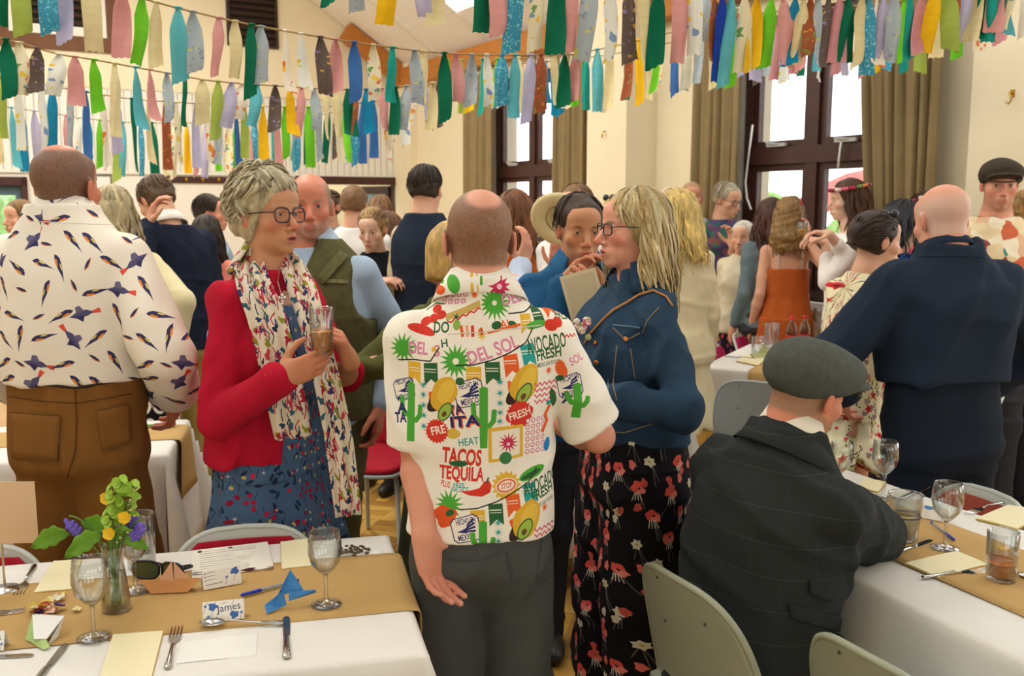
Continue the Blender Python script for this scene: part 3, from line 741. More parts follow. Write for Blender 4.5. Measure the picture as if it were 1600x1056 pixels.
        nz = nose
        h.cone((0, .086, .01), (0, .086+.028*nz, -.036), .0075, .0115*(.8+.2*nz), .012)
        for x in (-1, 1): h.ell((x*.0125, .098, -.041), (.0085, .0095, .0075), k=.008)
        h.ell((0, .088, -.069), (.026, .012, .018), k=.014)
        h.ell((0, .098, -.0655), (.021, .007, .0052), k=.005); h.ell((0, .096, -.0755), (.018, .0075, .006), k=.005)
        h.ell((0, .106, -.0705), (.022, .012, .0016+mouth*.006), k=.003, sub=True)
        if s.lod < 2:
            for x in (-1, 1):
                h.ell((x*.031, .0745, .003), (.0158, .0155, .0158), k=.004)
                h.ell((x*.031, .094, .0022), (.0124, .0115, .0040), k=.002, sub=True)
        for x in (-1, 1):
            Re = rotx(-.2) @ rotz(x*.35)
            h.ell((x*.078, -.004, -.004), (.0075, .019, .031), Re, k=.008)
            h.ell((x*.087, .0, -.002), (.0055, .0105, .018), Re, k=.004, sub=True)
        nr = (.05 if f else .061)*(1+s.fat)
        h.cone((0, -.022, -.05), nb, nr*.96, nr*1.12, .03)
        h.cone(nb, nb+(nb-np.array([0, -.03, -.05]))*.3, nr*1.08, nr*1.15, .03)
        V, F = h.mesh(hh/s.hs)
        C = np.tile(s.skin, (len(V), 1)); red = lin('#c05a45'); x, y, z = V.T
        def paint(m, col, a=1): C[:] = C*(1-(m*a)[:, None])+lin(col)*(m*a)[:, None]
        def blob(c, r): return 1-ss(np.sqrt((((V-np.array(c))/np.array(r))**2).sum(1)), .6, 1.15)
        for q in (-1, 1): paint(blob((q*.046, .075, -.032), (.026, .03, .022)), '#cc6a55', blush); paint(blob((q*.08, -.004, 0), (.014, .03, .04)), '#c8604a', .35)
        paint(blob((0, .115, -.036), (.016, .02, .014)), '#c8604c', blush*1.2)
        paint(blob((0, .1, -.0705), (.025, .016, .0115)), lips or '#b9695c', .8)
        if mouth > .3: paint(blob((0, .098, -.0705), (.018, .02, .0045)), '#5a2a26', .9)
        if s.lod < 2:
            for q in (-1, 1): paint(blob((q*.031, .092, .0082), (.0155, .014, .0026)), '#3a2820', .7); paint(blob((q*.031, .094, -.006), (.017, .014, .006)), '#a8705c', .3)
        if brow:
            for q in (-1, 1): paint(blob((q*.031, .09, .0215), (.019, .025, .0045)), brow, .75)
        if beard:
            zl = np.interp(y, [-.03, 0, .03, .07, .1], [-.02, -.03, -.045, -.045, -.052]); m = ss(-(z-zl), 0, .012)*ss(y, -.03, -.005)*ss(z, -.135, -.115)
            m *= 1-blob((0, .1, -.071), (.02, .03, .009)); paint(m*(np.abs(x) < .075), beard[0], beard[1])
        if hair:
            zl = np.interp(y, *HAIRLINE); m = ss(z-zl, -.008, .008)*(1-ss(np.abs(x), .077, .08)*(z < .02))
            m = m*RNG.uniform(.78, 1.08, len(V))
            if bald: m *= ss(np.sqrt((((V-np.array(bald[0]))/np.array(bald[1]))**2).sum(1)), .75, 1.15)
            paint(np.clip(m, 0, 1), hair if isinstance(hair, str) else hair[0], .88 if isinstance(hair, str) else hair[1])
        parts.append(((V*s.hs) @ s.HR.T.astype(np.float32)+s.hc.astype(np.float32), F)); cols.append(C)
        # arms with hands
        for sd, (S, E, W, d, n, cu, hand, th) in s.arms.items():
            a = SDF(); k = s.k*(.86 if s.f else 1); sg = 1 if sd == 'R' else -1
            a.chain([S, S*.4+E*.6, E], [.048*k, .044*k, .040*k], .012); a.chain([E, E*.68+W*.32, W], [.040*k, .0435*k, .027*k], .012)
            a.cone(W, W+d*.02, .026*k, .026*k, .015)
            if hand: s.hand(a, W, d, n, sg, cu, th)
            v, f_ = a.mesh(ha); parts.append((v, f_)); c = np.tile(s.skin*np.array([.97, .93, .9]), (len(v), 1))
            dd = np.linalg.norm(v-(W+d*.12*k), axis=1); c = c*(1-.3*(1-ss(dd, .03, .09))[:, None])+red*.3*(1-ss(dd, .03, .09))[:, None]; cols.append(c)
        # trunk and legs
        b = SDF(); b.loft(s.levels(-.012, .80, None, 1.46), s.T, s.piv, k=.03)
        k = s.k
        for x in (-1, 1):
            if sd_ := s.arms.get('R' if x > 0 else 'L'): b.cone(s.tp((x*s.sw*.75, -.005, 1.375*k)), sd_[0], .046*k*(.85 if s.f else 1), .045*k*(.86 if s.f else 1), .04)
            if legs: b.chain([(x*.085*k, 0, .86*k), (x*.09*k, .01, .49*k), (x*.09*k, -.015, .07*k)], [.085*k, .056*k, .038*k], .03).cone((x*.09*k, -.01, .05), (x*.1*k, .12*k, .03), .035, .028, .02)
        V, F = b.mesh(torso_h or (.02 if s.lod < 2 else .024)); parts.append((V, F)); cols.append(np.tile(s.skin, (len(V), 1)))
        V, F = merge(parts); me = quickmesh('body', V, F); setcol(me, np.concatenate(cols)); s.bodyo = link('body', me, skin_mat(), s.root)
        if s.lod < 2:
            for q in (-1, 1):
                m = MB().ball((0, 0, 0), .0132*s.hs, 18, 14).mesh('eye', True); v = np.array([p.co for p in m.vertices]); d = v/np.linalg.norm(v, axis=1)[:, None]
                g = d @ nrm((0, 1, -.08)); c = np.tile(lin('#d2c6bc'), (len(v), 1)); c[g > .86] = lin(iris); c[g > .965] = lin('#0c0a09'); setcol(m, c)
                o = link('eye', m, mat('eye', '#ffffff', .12, attr=True), s.root); o.matrix_local = Matrix.Translation(s.hl((q*.031, .0752, .003))) @ Matrix(s.HR.tolist()).to_4x4()
        return s
    def add(s, name, sdf, m, h=None, uv=None, col=None, uvk=.75):
        V, F = sdf.mesh(h or LOD[s.lod][2]); me = quickmesh(name, V, F)
        if uv is not None:
            if len(uv) > 2:
                y0 = np.percentile(V[:, 1], 3); u = V[:, 0]+np.sign(V[:, 0])*uv[2]*np.maximum(V[:, 1]-y0, 0)
            else:
                th = np.arctan2(V[:, 0], -V[:, 1]); r = np.hypot(V[:, 0], V[:, 1]); u = .19*th+np.sign(th)*.8*np.maximum(r-.19, 0)
            setuv(me, np.stack([u+uv[0], V[:, 2]+uv[1]], 1))
        if col is not None: setcol(me, np.tile(lin(col), (len(V), 1)))
        return link(name, me, m, s.root)
    def top(s, name, m, sleeve='long', hem=.84, ease=.012, neck=1.515, fold=.006, ff=16, seed=1, uv=None, W=None, cutf=None, vneck=None, arm_r=(.052, .045, .036), slen=.6, k=.022, h=None, mod=None):
        a = SDF(); kk = s.k; a.loft(s.levels(ease, hem, W, neck), s.T, s.piv, k=.03)
        for sd, (S, E, Wr, *_) in s.arms.items():
            sg = 1 if sd == 'R' else -1; q = kk*(.88 if s.f else 1); r = [x*q+ease*.5 for x in arm_r]
            if sleeve == 'none': continue
            a.cone(s.tp((sg*s.sw*.72, -.005, 1.375*kk)), S, .055*q, r[0]*.96, k)
            if sleeve == 'long':
                a.cone(S, E, r[0], r[1], k); e2 = E+(Wr-E)*.95; a.cone(E, e2, r[1]*.97, r[2], .01)
            elif sleeve == 'half':
                a.cone(S, E, r[0], r[1], k); a.cone(E, E+(Wr-E)*slen, r[1], r[2], .012)
            else:
                d = nrm(E-S); u = nrm(np.cross((0, 1, .02), d)); R3 = np.stack([u, np.cross(d, u), d], 1); Ls = .295*kk*slen
                a.ell(S, r[0], k=k); a.loft([(-.01, 0, 0, r[0]*.95, r[0]*.95), (Ls*.5, 0, 0, r[0]*1.02, r[0]*1.04), (Ls, 0, 0, r[1]*1.12, r[1]*1.2)], R3, S, 2.1, k=k*.8)
        if vneck: a.cone(s.tp((0, .09*kk, 1.53*kk)), s.tp((0, .19*kk, (1.5-vneck)*kk)), .075*kk, .02, .01, sub=True)
        if mod: mod(a)
        w1 = wrinkle(fold, ff, seed, (1, 1, .6)); w2 = wrinkle(fold*.5, ff*2.4, seed+9)
        w3 = crease(fold*2.2, ff*1.15, seed+4, (1, 1, 1.2))
        a.disp = lambda P: w1(P)+w2(P)+w3(P)
        return s.add(name, a, m, h, uv)
    def trousers(s, name, m, waist=1.03, r=(.1, .07, .055), fold=.006, seed=3, uv=None, hemz=.03, ease=.008, h=None, spread=0):
        a = SDF(); k = s.k; L = [(.72*k-s.piv[2], 0, 0, .05*k, .045*k), (.76*k-s.piv[2], 0, 0, .13*k*s.wide, .09*k)]+s.levels(ease, .82, None, waist)
        a.loft(L, s.T if abs(s.T[2, 1]) < .3 else None, s.piv, k=.03)
        for x in (-1, 1):
            a.chain([(x*.085*k*s.wide, 0, .84*k), (x*(.095+spread*.5)*k, .012, .48*k), (x*(.1+spread)*k, -.01, .07*k)], [r[0]*k*s.wide, r[1]*k, r[2]*k], .035)
        a.cut((0, 0, hemz), (0, 0, -1)); w1 = wrinkle(fold*.7, 15, seed, (1, 1, .8)); w3 = crease(fold*2, 17, seed+2); a.disp = lambda P: w1(P)+w3(P)
        return s.add(name, a, m, h, uv)
    def skirt(s, name, m, z0, z1=1.0, r1=.3, fold=.012, nf=9, seed=5, uv=None, ry=.85, r0=None, cy=0, h=None):
        a = SDF(); k = s.k; L = s.levels(.01, .80); t = [l for l in L if l[0]+s.piv[2] >= .80*k and l[0]+s.piv[2] <= z1*k]
        b = t[0]; rr = b[3] if r0 is None else r0
        L = [(z0-s.piv[2], 0, cy, r1, r1*ry), ((z0+.8*k)/2-s.piv[2], 0, cy*.5, rr*.45+r1*.55, (b[4]*.45+r1*ry*.55))]+t
        a.loft(L, None, s.piv, n=2.1)
        zt = .95*k
        def fn(P):
            th = np.arctan2(P[:, 1], P[:, 0]); g = np.clip((zt-P[:, 2])/max(zt-z0, .1), 0, 1)
            return fold*g*(np.sin(nf*th+seed+.8*np.sin(3*th))+.5*np.sin(nf*1.7*th+1.3*seed))
        a.disp = fn
        return s.add(name, a, m, h, uv)
    def shoes(s, m, r=(.046, .135, .05), pos=None):
        me = None
        for x in (-1, 1):
            a = SDF(); a.ell((0, .02, .03), (r[0], r[1]*.95, r[2]), k=.02).ell((0, -.07, .045), (r[0]*.85, .055, .05), k=.03); a.cut((0, 0, .001), (0, 0, -1))
            if me is None: V, F = a.mesh(.012); me = quickmesh('shoe', V, F); me.materials.append(m)
            p = (x*.1*s.k, .03, 0) if pos is None else pos[0 if x < 0 else 1]
            link('shoe', me, None, s.root, p, -x*.12)
        return s
    def collar(s, m, r=.066, up=.042, fall=.05, gap=35, out=.028, tilt=14, uv=None, dz=0, squash=.92, name='collar', th=.003):
        k = s.k*(.9 if s.f else 1)*(.6+.4*1); P = []; n = 40; g = math.radians(gap)
        prof = [(r-.006, -.03), (r-.008, up*.5), (r-.006, up), (r+.004, up+.006), (r+out*.55, up-fall*.45), (r+out, up-fall)]
        V = []; F = []
        for i in range(n+1):
            a = -PI/2+g+(2*PI-2*g)*i/n; back = math.sin((a-(-PI/2))/2)**2
            a2 = PI/2-(-PI/2)+a  # opening faces +y
            c, q = math.cos(a2+PI/2-PI/2), math.sin(a2)
            for j, (rr, z) in enumerate(prof):
                fl = 1+.35*(1-back)*(j >= 4); V.append((rr*math.cos(a+PI)*k*fl, rr*math.sin(a+PI)*k*squash*fl*1.0, (z-(1-back)*.012*(j >= 4))*k))
        w = len(prof)
        for i in range(n):
            for j in range(w-1): F.append((i*w+j, (i+1)*w+j, (i+1)*w+j+1, i*w+j+1))
        R = s.T @ rotx(-math.radians(tilt)); V = np.array(V) @ R.T+s.tp((0, -.012, 1.488*s.k+dz))
        me = quickmesh(name, V, F)
        if uv is not None: setuv(me, np.stack([V[:, 0]+uv[0], V[:, 2]+uv[1]], 1))
        return solid(link(name, me, m, s.root), th)
    # ---- hair
    def hairshell(s, col, grow=.012, face=(.07, .06, .85, -.5), nape=-.06, bump=.004, f=70, extra=None, top=0, w=(1, 1, 1), h=None, name='hair', side=0, earcut=True):
        a = SDF(); a.ell((0, -.015, .038+top*.4), (.075+grow+side, .095+grow, .083+grow+top), k=.02)
        a.ell((0, -.035, -.01), (.066+grow*.8+side, .066+grow*.8, .06), k=.03)
        if extra: extra(a)
        a.cut((0, face[0], face[1]), (0, face[2], face[3])); a.cut((0, 0, nape), (0, -.35, -1))
        if earcut:
            for x in (-1, 1): a.ell((x*.088, .006, -.012), (.028, .026, .034), k=.006, sub=True)
        a.disp = wrinkle(bump, f, 4, w)
        hh = h or LOD[s.lod][0]*1.2
        V, F = a.mesh(hh/s.hs); c = lin(col); C = np.tile(c, (len(V), 1))*(1+.3*wrinkle(1, f*1.6, 8, w)(V)[:, None])
        return s.headmesh(name, V, F, C)
    def headmesh(s, name, V, F, C, m=None):
        me = quickmesh(name, (np.asarray(V)*s.hs) @ s.HR.T+s.hc, F); setcol(me, np.clip(C, 0, 1)); return link(name, me, m or hair_mat(), s.root)
    def locks(s, paths, r0, cols, name='hair_locks', n=5, flat=.55, tip=.25):
        V = []; F = []; C = []
        for p in paths:
            L = len(p); t = np.linspace(0, 1, L); rr = r0*RNG.uniform(.7, 1.25)*(np.minimum(1, .55+2.5*t))*(1-(1-tip)*t**2.2)
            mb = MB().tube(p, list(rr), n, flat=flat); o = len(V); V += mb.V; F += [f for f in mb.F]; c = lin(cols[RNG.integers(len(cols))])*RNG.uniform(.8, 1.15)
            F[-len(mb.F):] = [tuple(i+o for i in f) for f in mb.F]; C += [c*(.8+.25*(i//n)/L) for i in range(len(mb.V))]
        me = quickmesh(name, (np.array(V)*s.hs) @ s.HR.T+s.hc, F); setcol(me, np.clip(np.array(C), 0, 1)); return link(name, me, hair_mat(), s.root)
    def fall(s, n, length, R=(.086, .104, .095), part=.02, az=(-2.0, 2.0), wave=.008, wf=3.0, end=-.05, out=.0, jit=.012, steps=16, back=-.015, curlz=0, lift=.0):
        """locks that run from the parting over the skull and then hang down"""
        P = []
        for i in range(n):
            a = RNG.uniform(*az); sd = np.sign(a+part*0) or 1; Ln = length*RNG.uniform(.82, 1.08); ph = RNG.uniform(0, 6); wv = wave*RNG.uniform(.6, 1.4); ly = RNG.uniform(.93, 1.06)
            el = math.radians(RNG.uniform(45, 88)); L0 = 0; pts = []; prev = None; q = None; ds = Ln/steps; root = np.array([part*math.cos(el), 0, 0])
            hang = False; v = None
            for j in range(steps+1):
                if not hang:
                    p = np.array([R[0]*ly*math.cos(el)*math.sin(a), back-R[1]*ly*math.cos(el)*math.cos(a), .036+R[2]*ly*math.sin(el)])
                    if el > .5: p = p+root*max(0, (el-.5))
                    el -= ds/.095
                    if el < -.15: hang = True; q = p; v = np.array([math.sin(a)*.28*(1+out*4), -math.cos(a)*.22*(1+out*3), -1.0])
                else: v = v*np.array([.8, .8, 1]); q = q+nrm(v)*ds; p = q
                t = j/steps; tg = np.array([math.cos(a), math.sin(a), 0]); nn = np.array([math.sin(a), -math.cos(a), .2])
                pts.append(p+tg*wv*t*math.sin(wf*2*PI*t+ph)+nn*(wv*.8*t*math.sin(wf*2*PI*t+ph+1.4)+jit*RNG.uniform(-.2, .2)*t+lift))
            P.append(pts)
        return P
    def swept(s, n, bun=(0, -.115, -.01), R=(.084, .105, .094), steps=10, lift=.0):
        P = []; b = nrm((bun[0]/R[0], (bun[1]+.015)/R[1], (bun[2]-.036)/R[2]))
        for i in range(n):
            a = RNG.uniform(-1.9, 1.9); el = RNG.uniform(.25, .75) if abs(a) < 1.0 else RNG.uniform(-.35, .7); d0 = np.array([math.sin(a)*math.cos(el), math.cos(a)*math.cos(el)*(.8 if abs(a) < 1 else .5), math.sin(el)]); d0 = nrm(d0); pts = []
            for j in range(steps+1):
                t = j/steps; d = nrm(d0*(1-t)+b*t+np.array([0, 0, .25])*math.sin(PI*t)); q = np.array([0, -.015, .036])+d*np.array(R)*(1+lift+.03*math.sin(PI*t)*RNG.uniform(.3, 1)); pts.append(q)
            P.append(pts)
        return P
    def glasses(s, m, w=.025, hgt=.019, r=.0018, y=.101, z=.0, temple=True, square=.5, lens=True):
        g = MB(); 
        for q in (-1, 1):
            pts = []
            for i in range(25):
                a = 2*PI*i/24; c, d = math.cos(a), math.sin(a); e = 2/(2+square*3); pts.append((q*.033+w*math.copysign(abs(c)**e, c), y-.35*abs(q*.033+w*c-.0*q)**1.6*.0-.12*(abs(q*.033+w*c)), z+hgt*math.copysign(abs(d)**e, d)))
            g.tube(pts, r, 6, cap=False)
            if temple: g.tube([(q*.058, y-.006, z+.008), (q*.076, y-.03, z+.01), (q*.08, .0, z+.008), (q*.079, -.02, z-.01)], r*.9, 6)
        g.tube([(-.009, y+.0, z+.004), (0, y+.003, z+.006), (.009, y, z+.004)], r, 6)
        V = (np.array(g.V)*s.hs) @ s.HR.T+s.hc; go = link('glasses', quickmesh('glasses', V, g.F), m, s.root)
        return go
def shirtmat(n, c): return fabric(n, c, var=.05)
shoe_dark = mat('dark shoe leather', '#241c18', .45); shoe_brown = mat('brown shoe leather', '#5a3a22', .5)
# ------------------------------------------------------------------ prints on the clothes
from mathutils.bvhtree import BVHTree
def bird(c, x, y, s, rot, kind, fl=1):
    P, D, O, R, Y_ = '#544e72', '#37345a', '#e08a3c', '#d8523e', '#d9c46a'
    if kind == 0:     # seen from above in flight
        c.shape([(-.55, .06), (-.3, .05), (-.1, .16), (.25, .14), (.6, 0), (.3, -.1), (-.1, -.1), (-.3, -.03), (-.55, -.08)], x, y, s, rot, P, fl)
        c.shape([(-.05, .1), (.1, .36), (.28, .34), (.3, .1)], x, y, s, rot, '#6a6480', fl)
        c.shape([(.0, -.05), (.12, -.3), (.3, -.12), (.55, -.02)], x, y, s, rot, D, fl)
        c.shape([(-.62, .12), (-.34, .06), (-.34, -.04), (-.64, -.1)], x, y, s, rot, R, fl)
    elif kind == 1:   # perched, long
        c.shape([(-.6, -.12), (-.3, 0), (0, .12), (.3, .18), (.45, .14), (.55, .06), (.4, -.02), (.2, -.08), (-.1, -.08), (-.35, -.08)], x, y, s, rot, D, fl)
        c.shape([(.1, -.02), (.32, .05), (.42, .0), (.2, -.08), (.05, -.08)], x, y, s, rot, O, fl)
        c.shape([(-.2, .04), (.05, .12), (.15, .08), (-.05, .02)], x, y, s, rot, Y_, fl)
    else:             # wing-tucked sliver
        c.shape([(-.45, .0), (-.1, .12), (.25, .1), (.45, 0), (.2, -.12), (-.15, -.1)], x, y, s, rot, O, fl)
        c.shape([(-.45, .0), (-.1, .12), (.25, .1), (.42, .02), (.15, -.06), (-.1, -.05)], x, y, s, rot, D, fl)
cb = Canvas(.42, .40, 1500, '#ebe2d2')
r_ = random.Random(4)
for i in range(36):
    u, v = (i % 6)*.07+r_.uniform(-.014, .014)+(i//6 % 2)*.03, (i//6)*.0667+r_.uniform(-.012, .012)
    k = (0, 1, 2, 1, 1, 2, 1)[i % 7]; bird(cb, u, v, (.07, .07, .044)[k], r_.uniform(-1.2, 1.2), k, r_.choice((-1, 1)))
bird_m = printmat('white bird print cotton', cb, .8)
# berry dress
cd_ = Canvas(.22, .22, 1800, '#4c6786'); r_ = random.Random(5)
for i in range(26): cd_.ell(r_.uniform(0, .22), r_.uniform(0, .22), .013, .005, '#22324f', r_.uniform(0, 3))
for i in range(26): x, y = r_.uniform(0, .22), r_.uniform(0, .22); cd_.line([(x, y), (x+r_.uniform(-.02, .02), y+.025)], .0016, '#1d2a44')
for i in range(20): cd_.ell(r_.uniform(0, .22), r_.uniform(0, .22), .0085, .0065, r_.choice(['#a81f3f', '#c22a48', '#8f1c3a']), r_.uniform(0, 3), j=.06)
for i in range(9): cd_.ell(r_.uniform(0, .22), r_.uniform(0, .22), .006, .0045, '#c8b45c', r_.uniform(0, 3))
for i in range(9): cd_.star(r_.uniform(0, .22), r_.uniform(0, .22), .002, .0075, 5, '#cfc7c4', r_.uniform(0, 3))
dress_m = printmat('blue berry print cotton', cd_, .85)
# scarf
cs = Canvas(.2, .3, 1800, '#ddd0b8'); r_ = random.Random(8)
for i in range(60): cs.ell(r_.uniform(0, .2), r_.uniform(0, .3), r_.uniform(.008, .017), r_.uniform(.005, .010), r_.choice(['#a8233a', '#c13f48', '#232f4e', '#2c3d66', '#a8233a', '#8f8d2c', '#2d6072']), r_.uniform(0, 3), j=.22)
for i in range(46): x, y = r_.uniform(0, .2), r_.uniform(0, .3); cs.line([(x, y), (x+r_.uniform(-.015, .015), y+.018), (x+r_.uniform(-.02, .02), y+.034)], .0042, r_.choice(['#b23145', '#25304c', '#b23145']))
scarf_m = printmat('floral scarf gauze', cs, .9)
# poppy trousers
cp = Canvas(.27, .29, 1700, '#131115'); r_ = random.Random(3)
pos = [(.04, .05), (.15, .03), (.26, .06), (.09, .14), (.2, .13), (.31, .15), (.04, .23), (.15, .24), (.26, .23), (.1, .32), (.21, .33), (.32, .31)]
pos = [(x*.795, y*.805) for x, y in pos]
for i, (x, y) in enumerate(pos):
    for q in range(3): cp.line([(x, y), (x+r_.uniform(-.03, .03), y-r_.uniform(.04, .075))], .0016, '#77736c')
for i, (x, y) in enumerate(pos):
    if i % 5 in (0, 1, 3):
        cp.ell(x, y, .019, .015, '#d9554a', r_.uniform(0, 3), j=.1); cp.ell(x+.008, y-.008, .012, .01, '#e88070', 0, j=.1); cp.ell(x+.002, y-.001, .004, .003, '#3a1a1c')
        for q in range(4): cp.line([(x-.008+q*.004, y-.013), (x-.012+q*.008, y-.035)], .0022, '#d8d2c4')
    else:
        cp.star(x, y, .011, .0165, 6, '#d9d2b8', r_.uniform(0, 3)); cp.ell(x, y, .004, .0035, '#b8a860')
for i in range(14): x, y = r_.uniform(0, .27), r_.uniform(0, .29); cp.ell(x, y, .009, .013, r_.choice(['#d9d2b8', '#c9564a', '#e07468']), r_.uniform(-.6, .6), j=.12)
poppy_m = printmat('black poppy print crepe', cp, .8)
# cream dress with poppies and twigs
cf = Canvas(.3, .34, 1500, '#e6dcb6'); r_ = random.Random(6)
for i in range(20):
    x, y = r_.uniform(0, .3), r_.uniform(0, .34); a = r_.uniform(-.6, .6); 
    for q in range(9): cf.ell(x+q*.007*math.sin(a)+r_.uniform(-.008, .008), y+q*.007, .0065, .0025, r_.choice(['#38402c', '#4a4a32', '#2f3a2c', '#7f8a3a']), r_.uniform(0, 3))
for i in range(15): cf.ell(r_.uniform(0, .3), r_.uniform(0, .34), .012, .01, r_.choice(['#8f7f80', '#a8918a', '#c9888a']), j=.15)
for i in range(15):
    x, y = r_.uniform(0, .3), r_.uniform(0, .34); cf.star(x, y, .01, .021, 5, '#c4242e', r_.uniform(0, 2)); cf.ell(x, y, .004, .004, '#3a2222')
for i in range(8): cf.ell(r_.uniform(0, .3), r_.uniform(0, .34), .006, .009, '#d7525e', r_.uniform(0, 3))
cream_m = printmat('cream floral print cotton', cf, .85)
# dark floral skirt
ck = Canvas(.3, .3, 1000, '#17141a'); r_ = random.Random(9)
for i in range(34): ck.ell(r_.uniform(0, .3), r_.uniform(0, .3), .016, .013, r_.choice(['#b02a36', '#d0463e', '#c8582c', '#8a2a50', '#d89040', '#3d5a3a', '#5a4a7a']), r_.uniform(0, 3), j=.15)
darkfl_m = printmat('black floral print crepe', ck, .85)
# check jacket
cj = Canvas(.085, .075, 2400, '#2a2d2c'); cj.line([(-.01, .037), (.1, .037)], .0011, '#45463f'); cj.line([(.042, -.01), (.042, .1)], .0009, '#3a3c38')
check_m = printmat('charcoal check tweed', cj, .92, .3)
# black and white swirl
cw = Canvas(.2, .2, 900, '#14120f')
for x, y in ((.05, .05), (.15, .06), (.1, .15), (.0, .15)):
    for q in range(28):
        a = q*.25; rr = .012+.0016*q; cw.ell(x+rr*math.cos(a), y+rr*math.sin(a), .0075, .0075, '#e3ddcc', n=8)
swirl_m = printmat('black and cream swirl print', cw)
# fiesta shirt: laid out over the back, in metres, origin at the left of the hem
cm = Canvas(.62, .63, 2000, '#f0e9da'); A_ = lambda x, y: ((x-600)/691+.0, (858-y)/691)
GR, DG, RD, OR, YE, TE, PK, NV = '#4ea63a', '#2f6138', '#d23a2a', '#e4622d', '#dfb13a', '#2d9a94', '#d98aa6', '#2b3068'
def flags(x, y, cols, sc=1.0, dy=-9, tilt=-.28):
    pts = []
    for i, c in enumerate(cols):
        u, v = A_(x+i*28*sc, y+i*dy*(1+.25*i)); pts.append((u, v))
        w, h = .0165*sc, .05*sc; cm.shape([(-w, 0), (w, 0), (w, -h), (0, -h+.014), (-w, -h)], u, v-.004, 1, tilt*-.2*i, c); cm.line([(u-w*.8, v-.018), (u+w*.8, v-.018)], .0022, '#efe6d4'); cm.line([(u-w*.8, v-.024), (u+w*.8, v-.024)], .0016, '#efe6d4')
    cm.line([(pts[0][0]-.04, pts[0][1]-.002)]+pts+[(pts[-1][0]+.02, pts[-1][1]+.03)], .003, '#2a2a26')
TW = {'DEL SOL': 84, 'AVOCADO': 70, 'FRESH': 45, 'MEXICAN FOOD': 44, 'TACOS': 62, 'TEQUILA': 72, 'HECHO EN': 30, 'MEXICO': 27, 'HEAT': 31, 'NACHOS': 27, 'FREE': 18, 'PLUS': 15, 'STOP': 18, 'DEL': 33, 'FRE': 24, 'ITA': 46, 'YA': 24, 'DO': 26, 'SOL': 26, 'TA': 20, 'AI': 14}
def T(t, x, y, px, col, rot=0, bold=.02, sx=1):
    u, v = A_(x, y); G = np.concatenate(glyphs(t, bold)); w = np.ptp(G[:, 0]); hh = np.ptp(G[:, 1])
    f = px/691/hh; sx = TW[t]/691/w/f if t in TW else 1
    if t == 'FRESH' and px < 16: sx *= .8
    cm.text(t, u, v, f, col, rot, sx, bold)
def St(x, y, r0, r1, n, c, hole=0):
    u, v = A_(x, y); cm.star(u, v, r0/691, r1/691, n, c, .1)
    if hole: cm.ell(u, v, hole/691, hole/691, '#efe7d6')
def El(x, y, a, b, c, rot=0, j=0): u, v = A_(x, y); cm.ell(u, v, a/691, b/691, c, rot, j=j)
def Ln(pts, w, c): cm.line([A_(*p) for p in pts], w/691, c)
def stamp(x, y, s=1):
    for q, c in ((1, NV), (.93, '#efe7d6')):
        u, v = A_(x, y); cm.shape([(-.032, -.022), (-.024, -.03), (.024, -.03), (.032, -.02), (.032, .022), (.022, .031), (-.026, .027), (-.034, .018)], u, v, q*s, .2, c)
    T('HECHO EN', x-1, y-12, 9, NV, .22); T('MEXICO', x+1, y+13, 10, NV, .22)
    u, v = A_(x, y); cm.shape([(-.022, -.004), (.0, -.010), (.004, .004), (-.006, 0)], u, v, s, .2, NV)
    for q in range(4): cm.shape([(0, -.004), (.022, .002), (.02, .007), (0, .0)], u, v+.004*q-.004, s, .25*q-.2, NV)
def taco(x, y, s=1, rot=.5):
    El(x-16*s, y+14*s, 9*s, 20*s, OR, rot, .1); El(x-8*s, y+10*s, 13*s, 30*s, '#3a2a22', -rot-.3); El(x, y, 22*s, 32*s, '#d9ab35', -rot, .03); El(x+4*s, y-4*s, 13*s, 22*s, '#e3bd4a', -rot)
def avo(x, y, s=1, rot=-.6): El(x, y, 14*s, 24*s, DG, rot); El(x, y, 11.5*s, 21*s, '#9cb84a', rot); El(x-2*s, y+5*s, 5*s, 7*s, '#6a4a34', rot)
def cactus(x, y0, y1):
    Ln([(x, y0), (x, y1)], 13, GR); El(x, y0, 6.5, 6.5, GR)
    for q, a, b in ((-1, .55, .25), (1, .65, .38)):
        ya = y0+(y1-y0)*a; yb = y0+(y1-y0)*b; Ln([(x, ya), (x+q*9, ya-1), (x+q*15, ya-9), (x+q*16, yb)], 8, GR); El(x+q*16, yb, 4, 4, GR)
def dots(x, y, nx, ny, st, c, r=5):
    for i in range(nx):
        for j in range(ny): El(x+i*st, y+j*st, r, r, c); El(x+i*st, y+j*st, r*.55, r*.55, '#efe7d6')
def zig(x, y, nx, ny, c):
    for j in range(ny): Ln([(x+i*5, y+j*9+(i % 2)*5) for i in range(nx)], 2.4, c)
# upper yoke
St(775, 475, 15, 28, 18, GR, 4); T('DEL SOL', 829, 467, 17, PK, .14, .03); St(735, 462, 3, 7, 8, OR); St(810, 452, 2, 7, 8, YE)
for i in range(4):
    for j in range(3): u, v = A_(690+i*11-j*3, 455+j*10+i*-1); cm.shape([(-.006, -.005), (.006, -.005), (.006, .005), (-.006, .005)], u, v, 1, .2, PK); cm.shape([(-.003, -.002), (.003, -.002), (.003, .002), (-.003, .002)], u, v, 1, .2, '#efe7d6')
Ln([(692, 497), (720, 486), (742, 476)], 10, '#c9ad62'); Ln([(693+i*6, 503-i*2.6+(i % 2)*4) for i in range(10)], 2.4, RD)
for x, y in ((672, 486), (681, 494), (668, 500), (655, 505)): El(x, y, 9, 6.5, RD, .3); 
Ln([(650, 490), (668, 478), (684, 478)], 2, DG); El(650, 517, 24, 7, RD, -.25); T('DO', 683, 513, 17, DG, .05, .03)
for q in range(3): Ln([(715+q*9, 510), (718+q*8, 524)], 5, (OR, '#e9a98a', RD)[q])
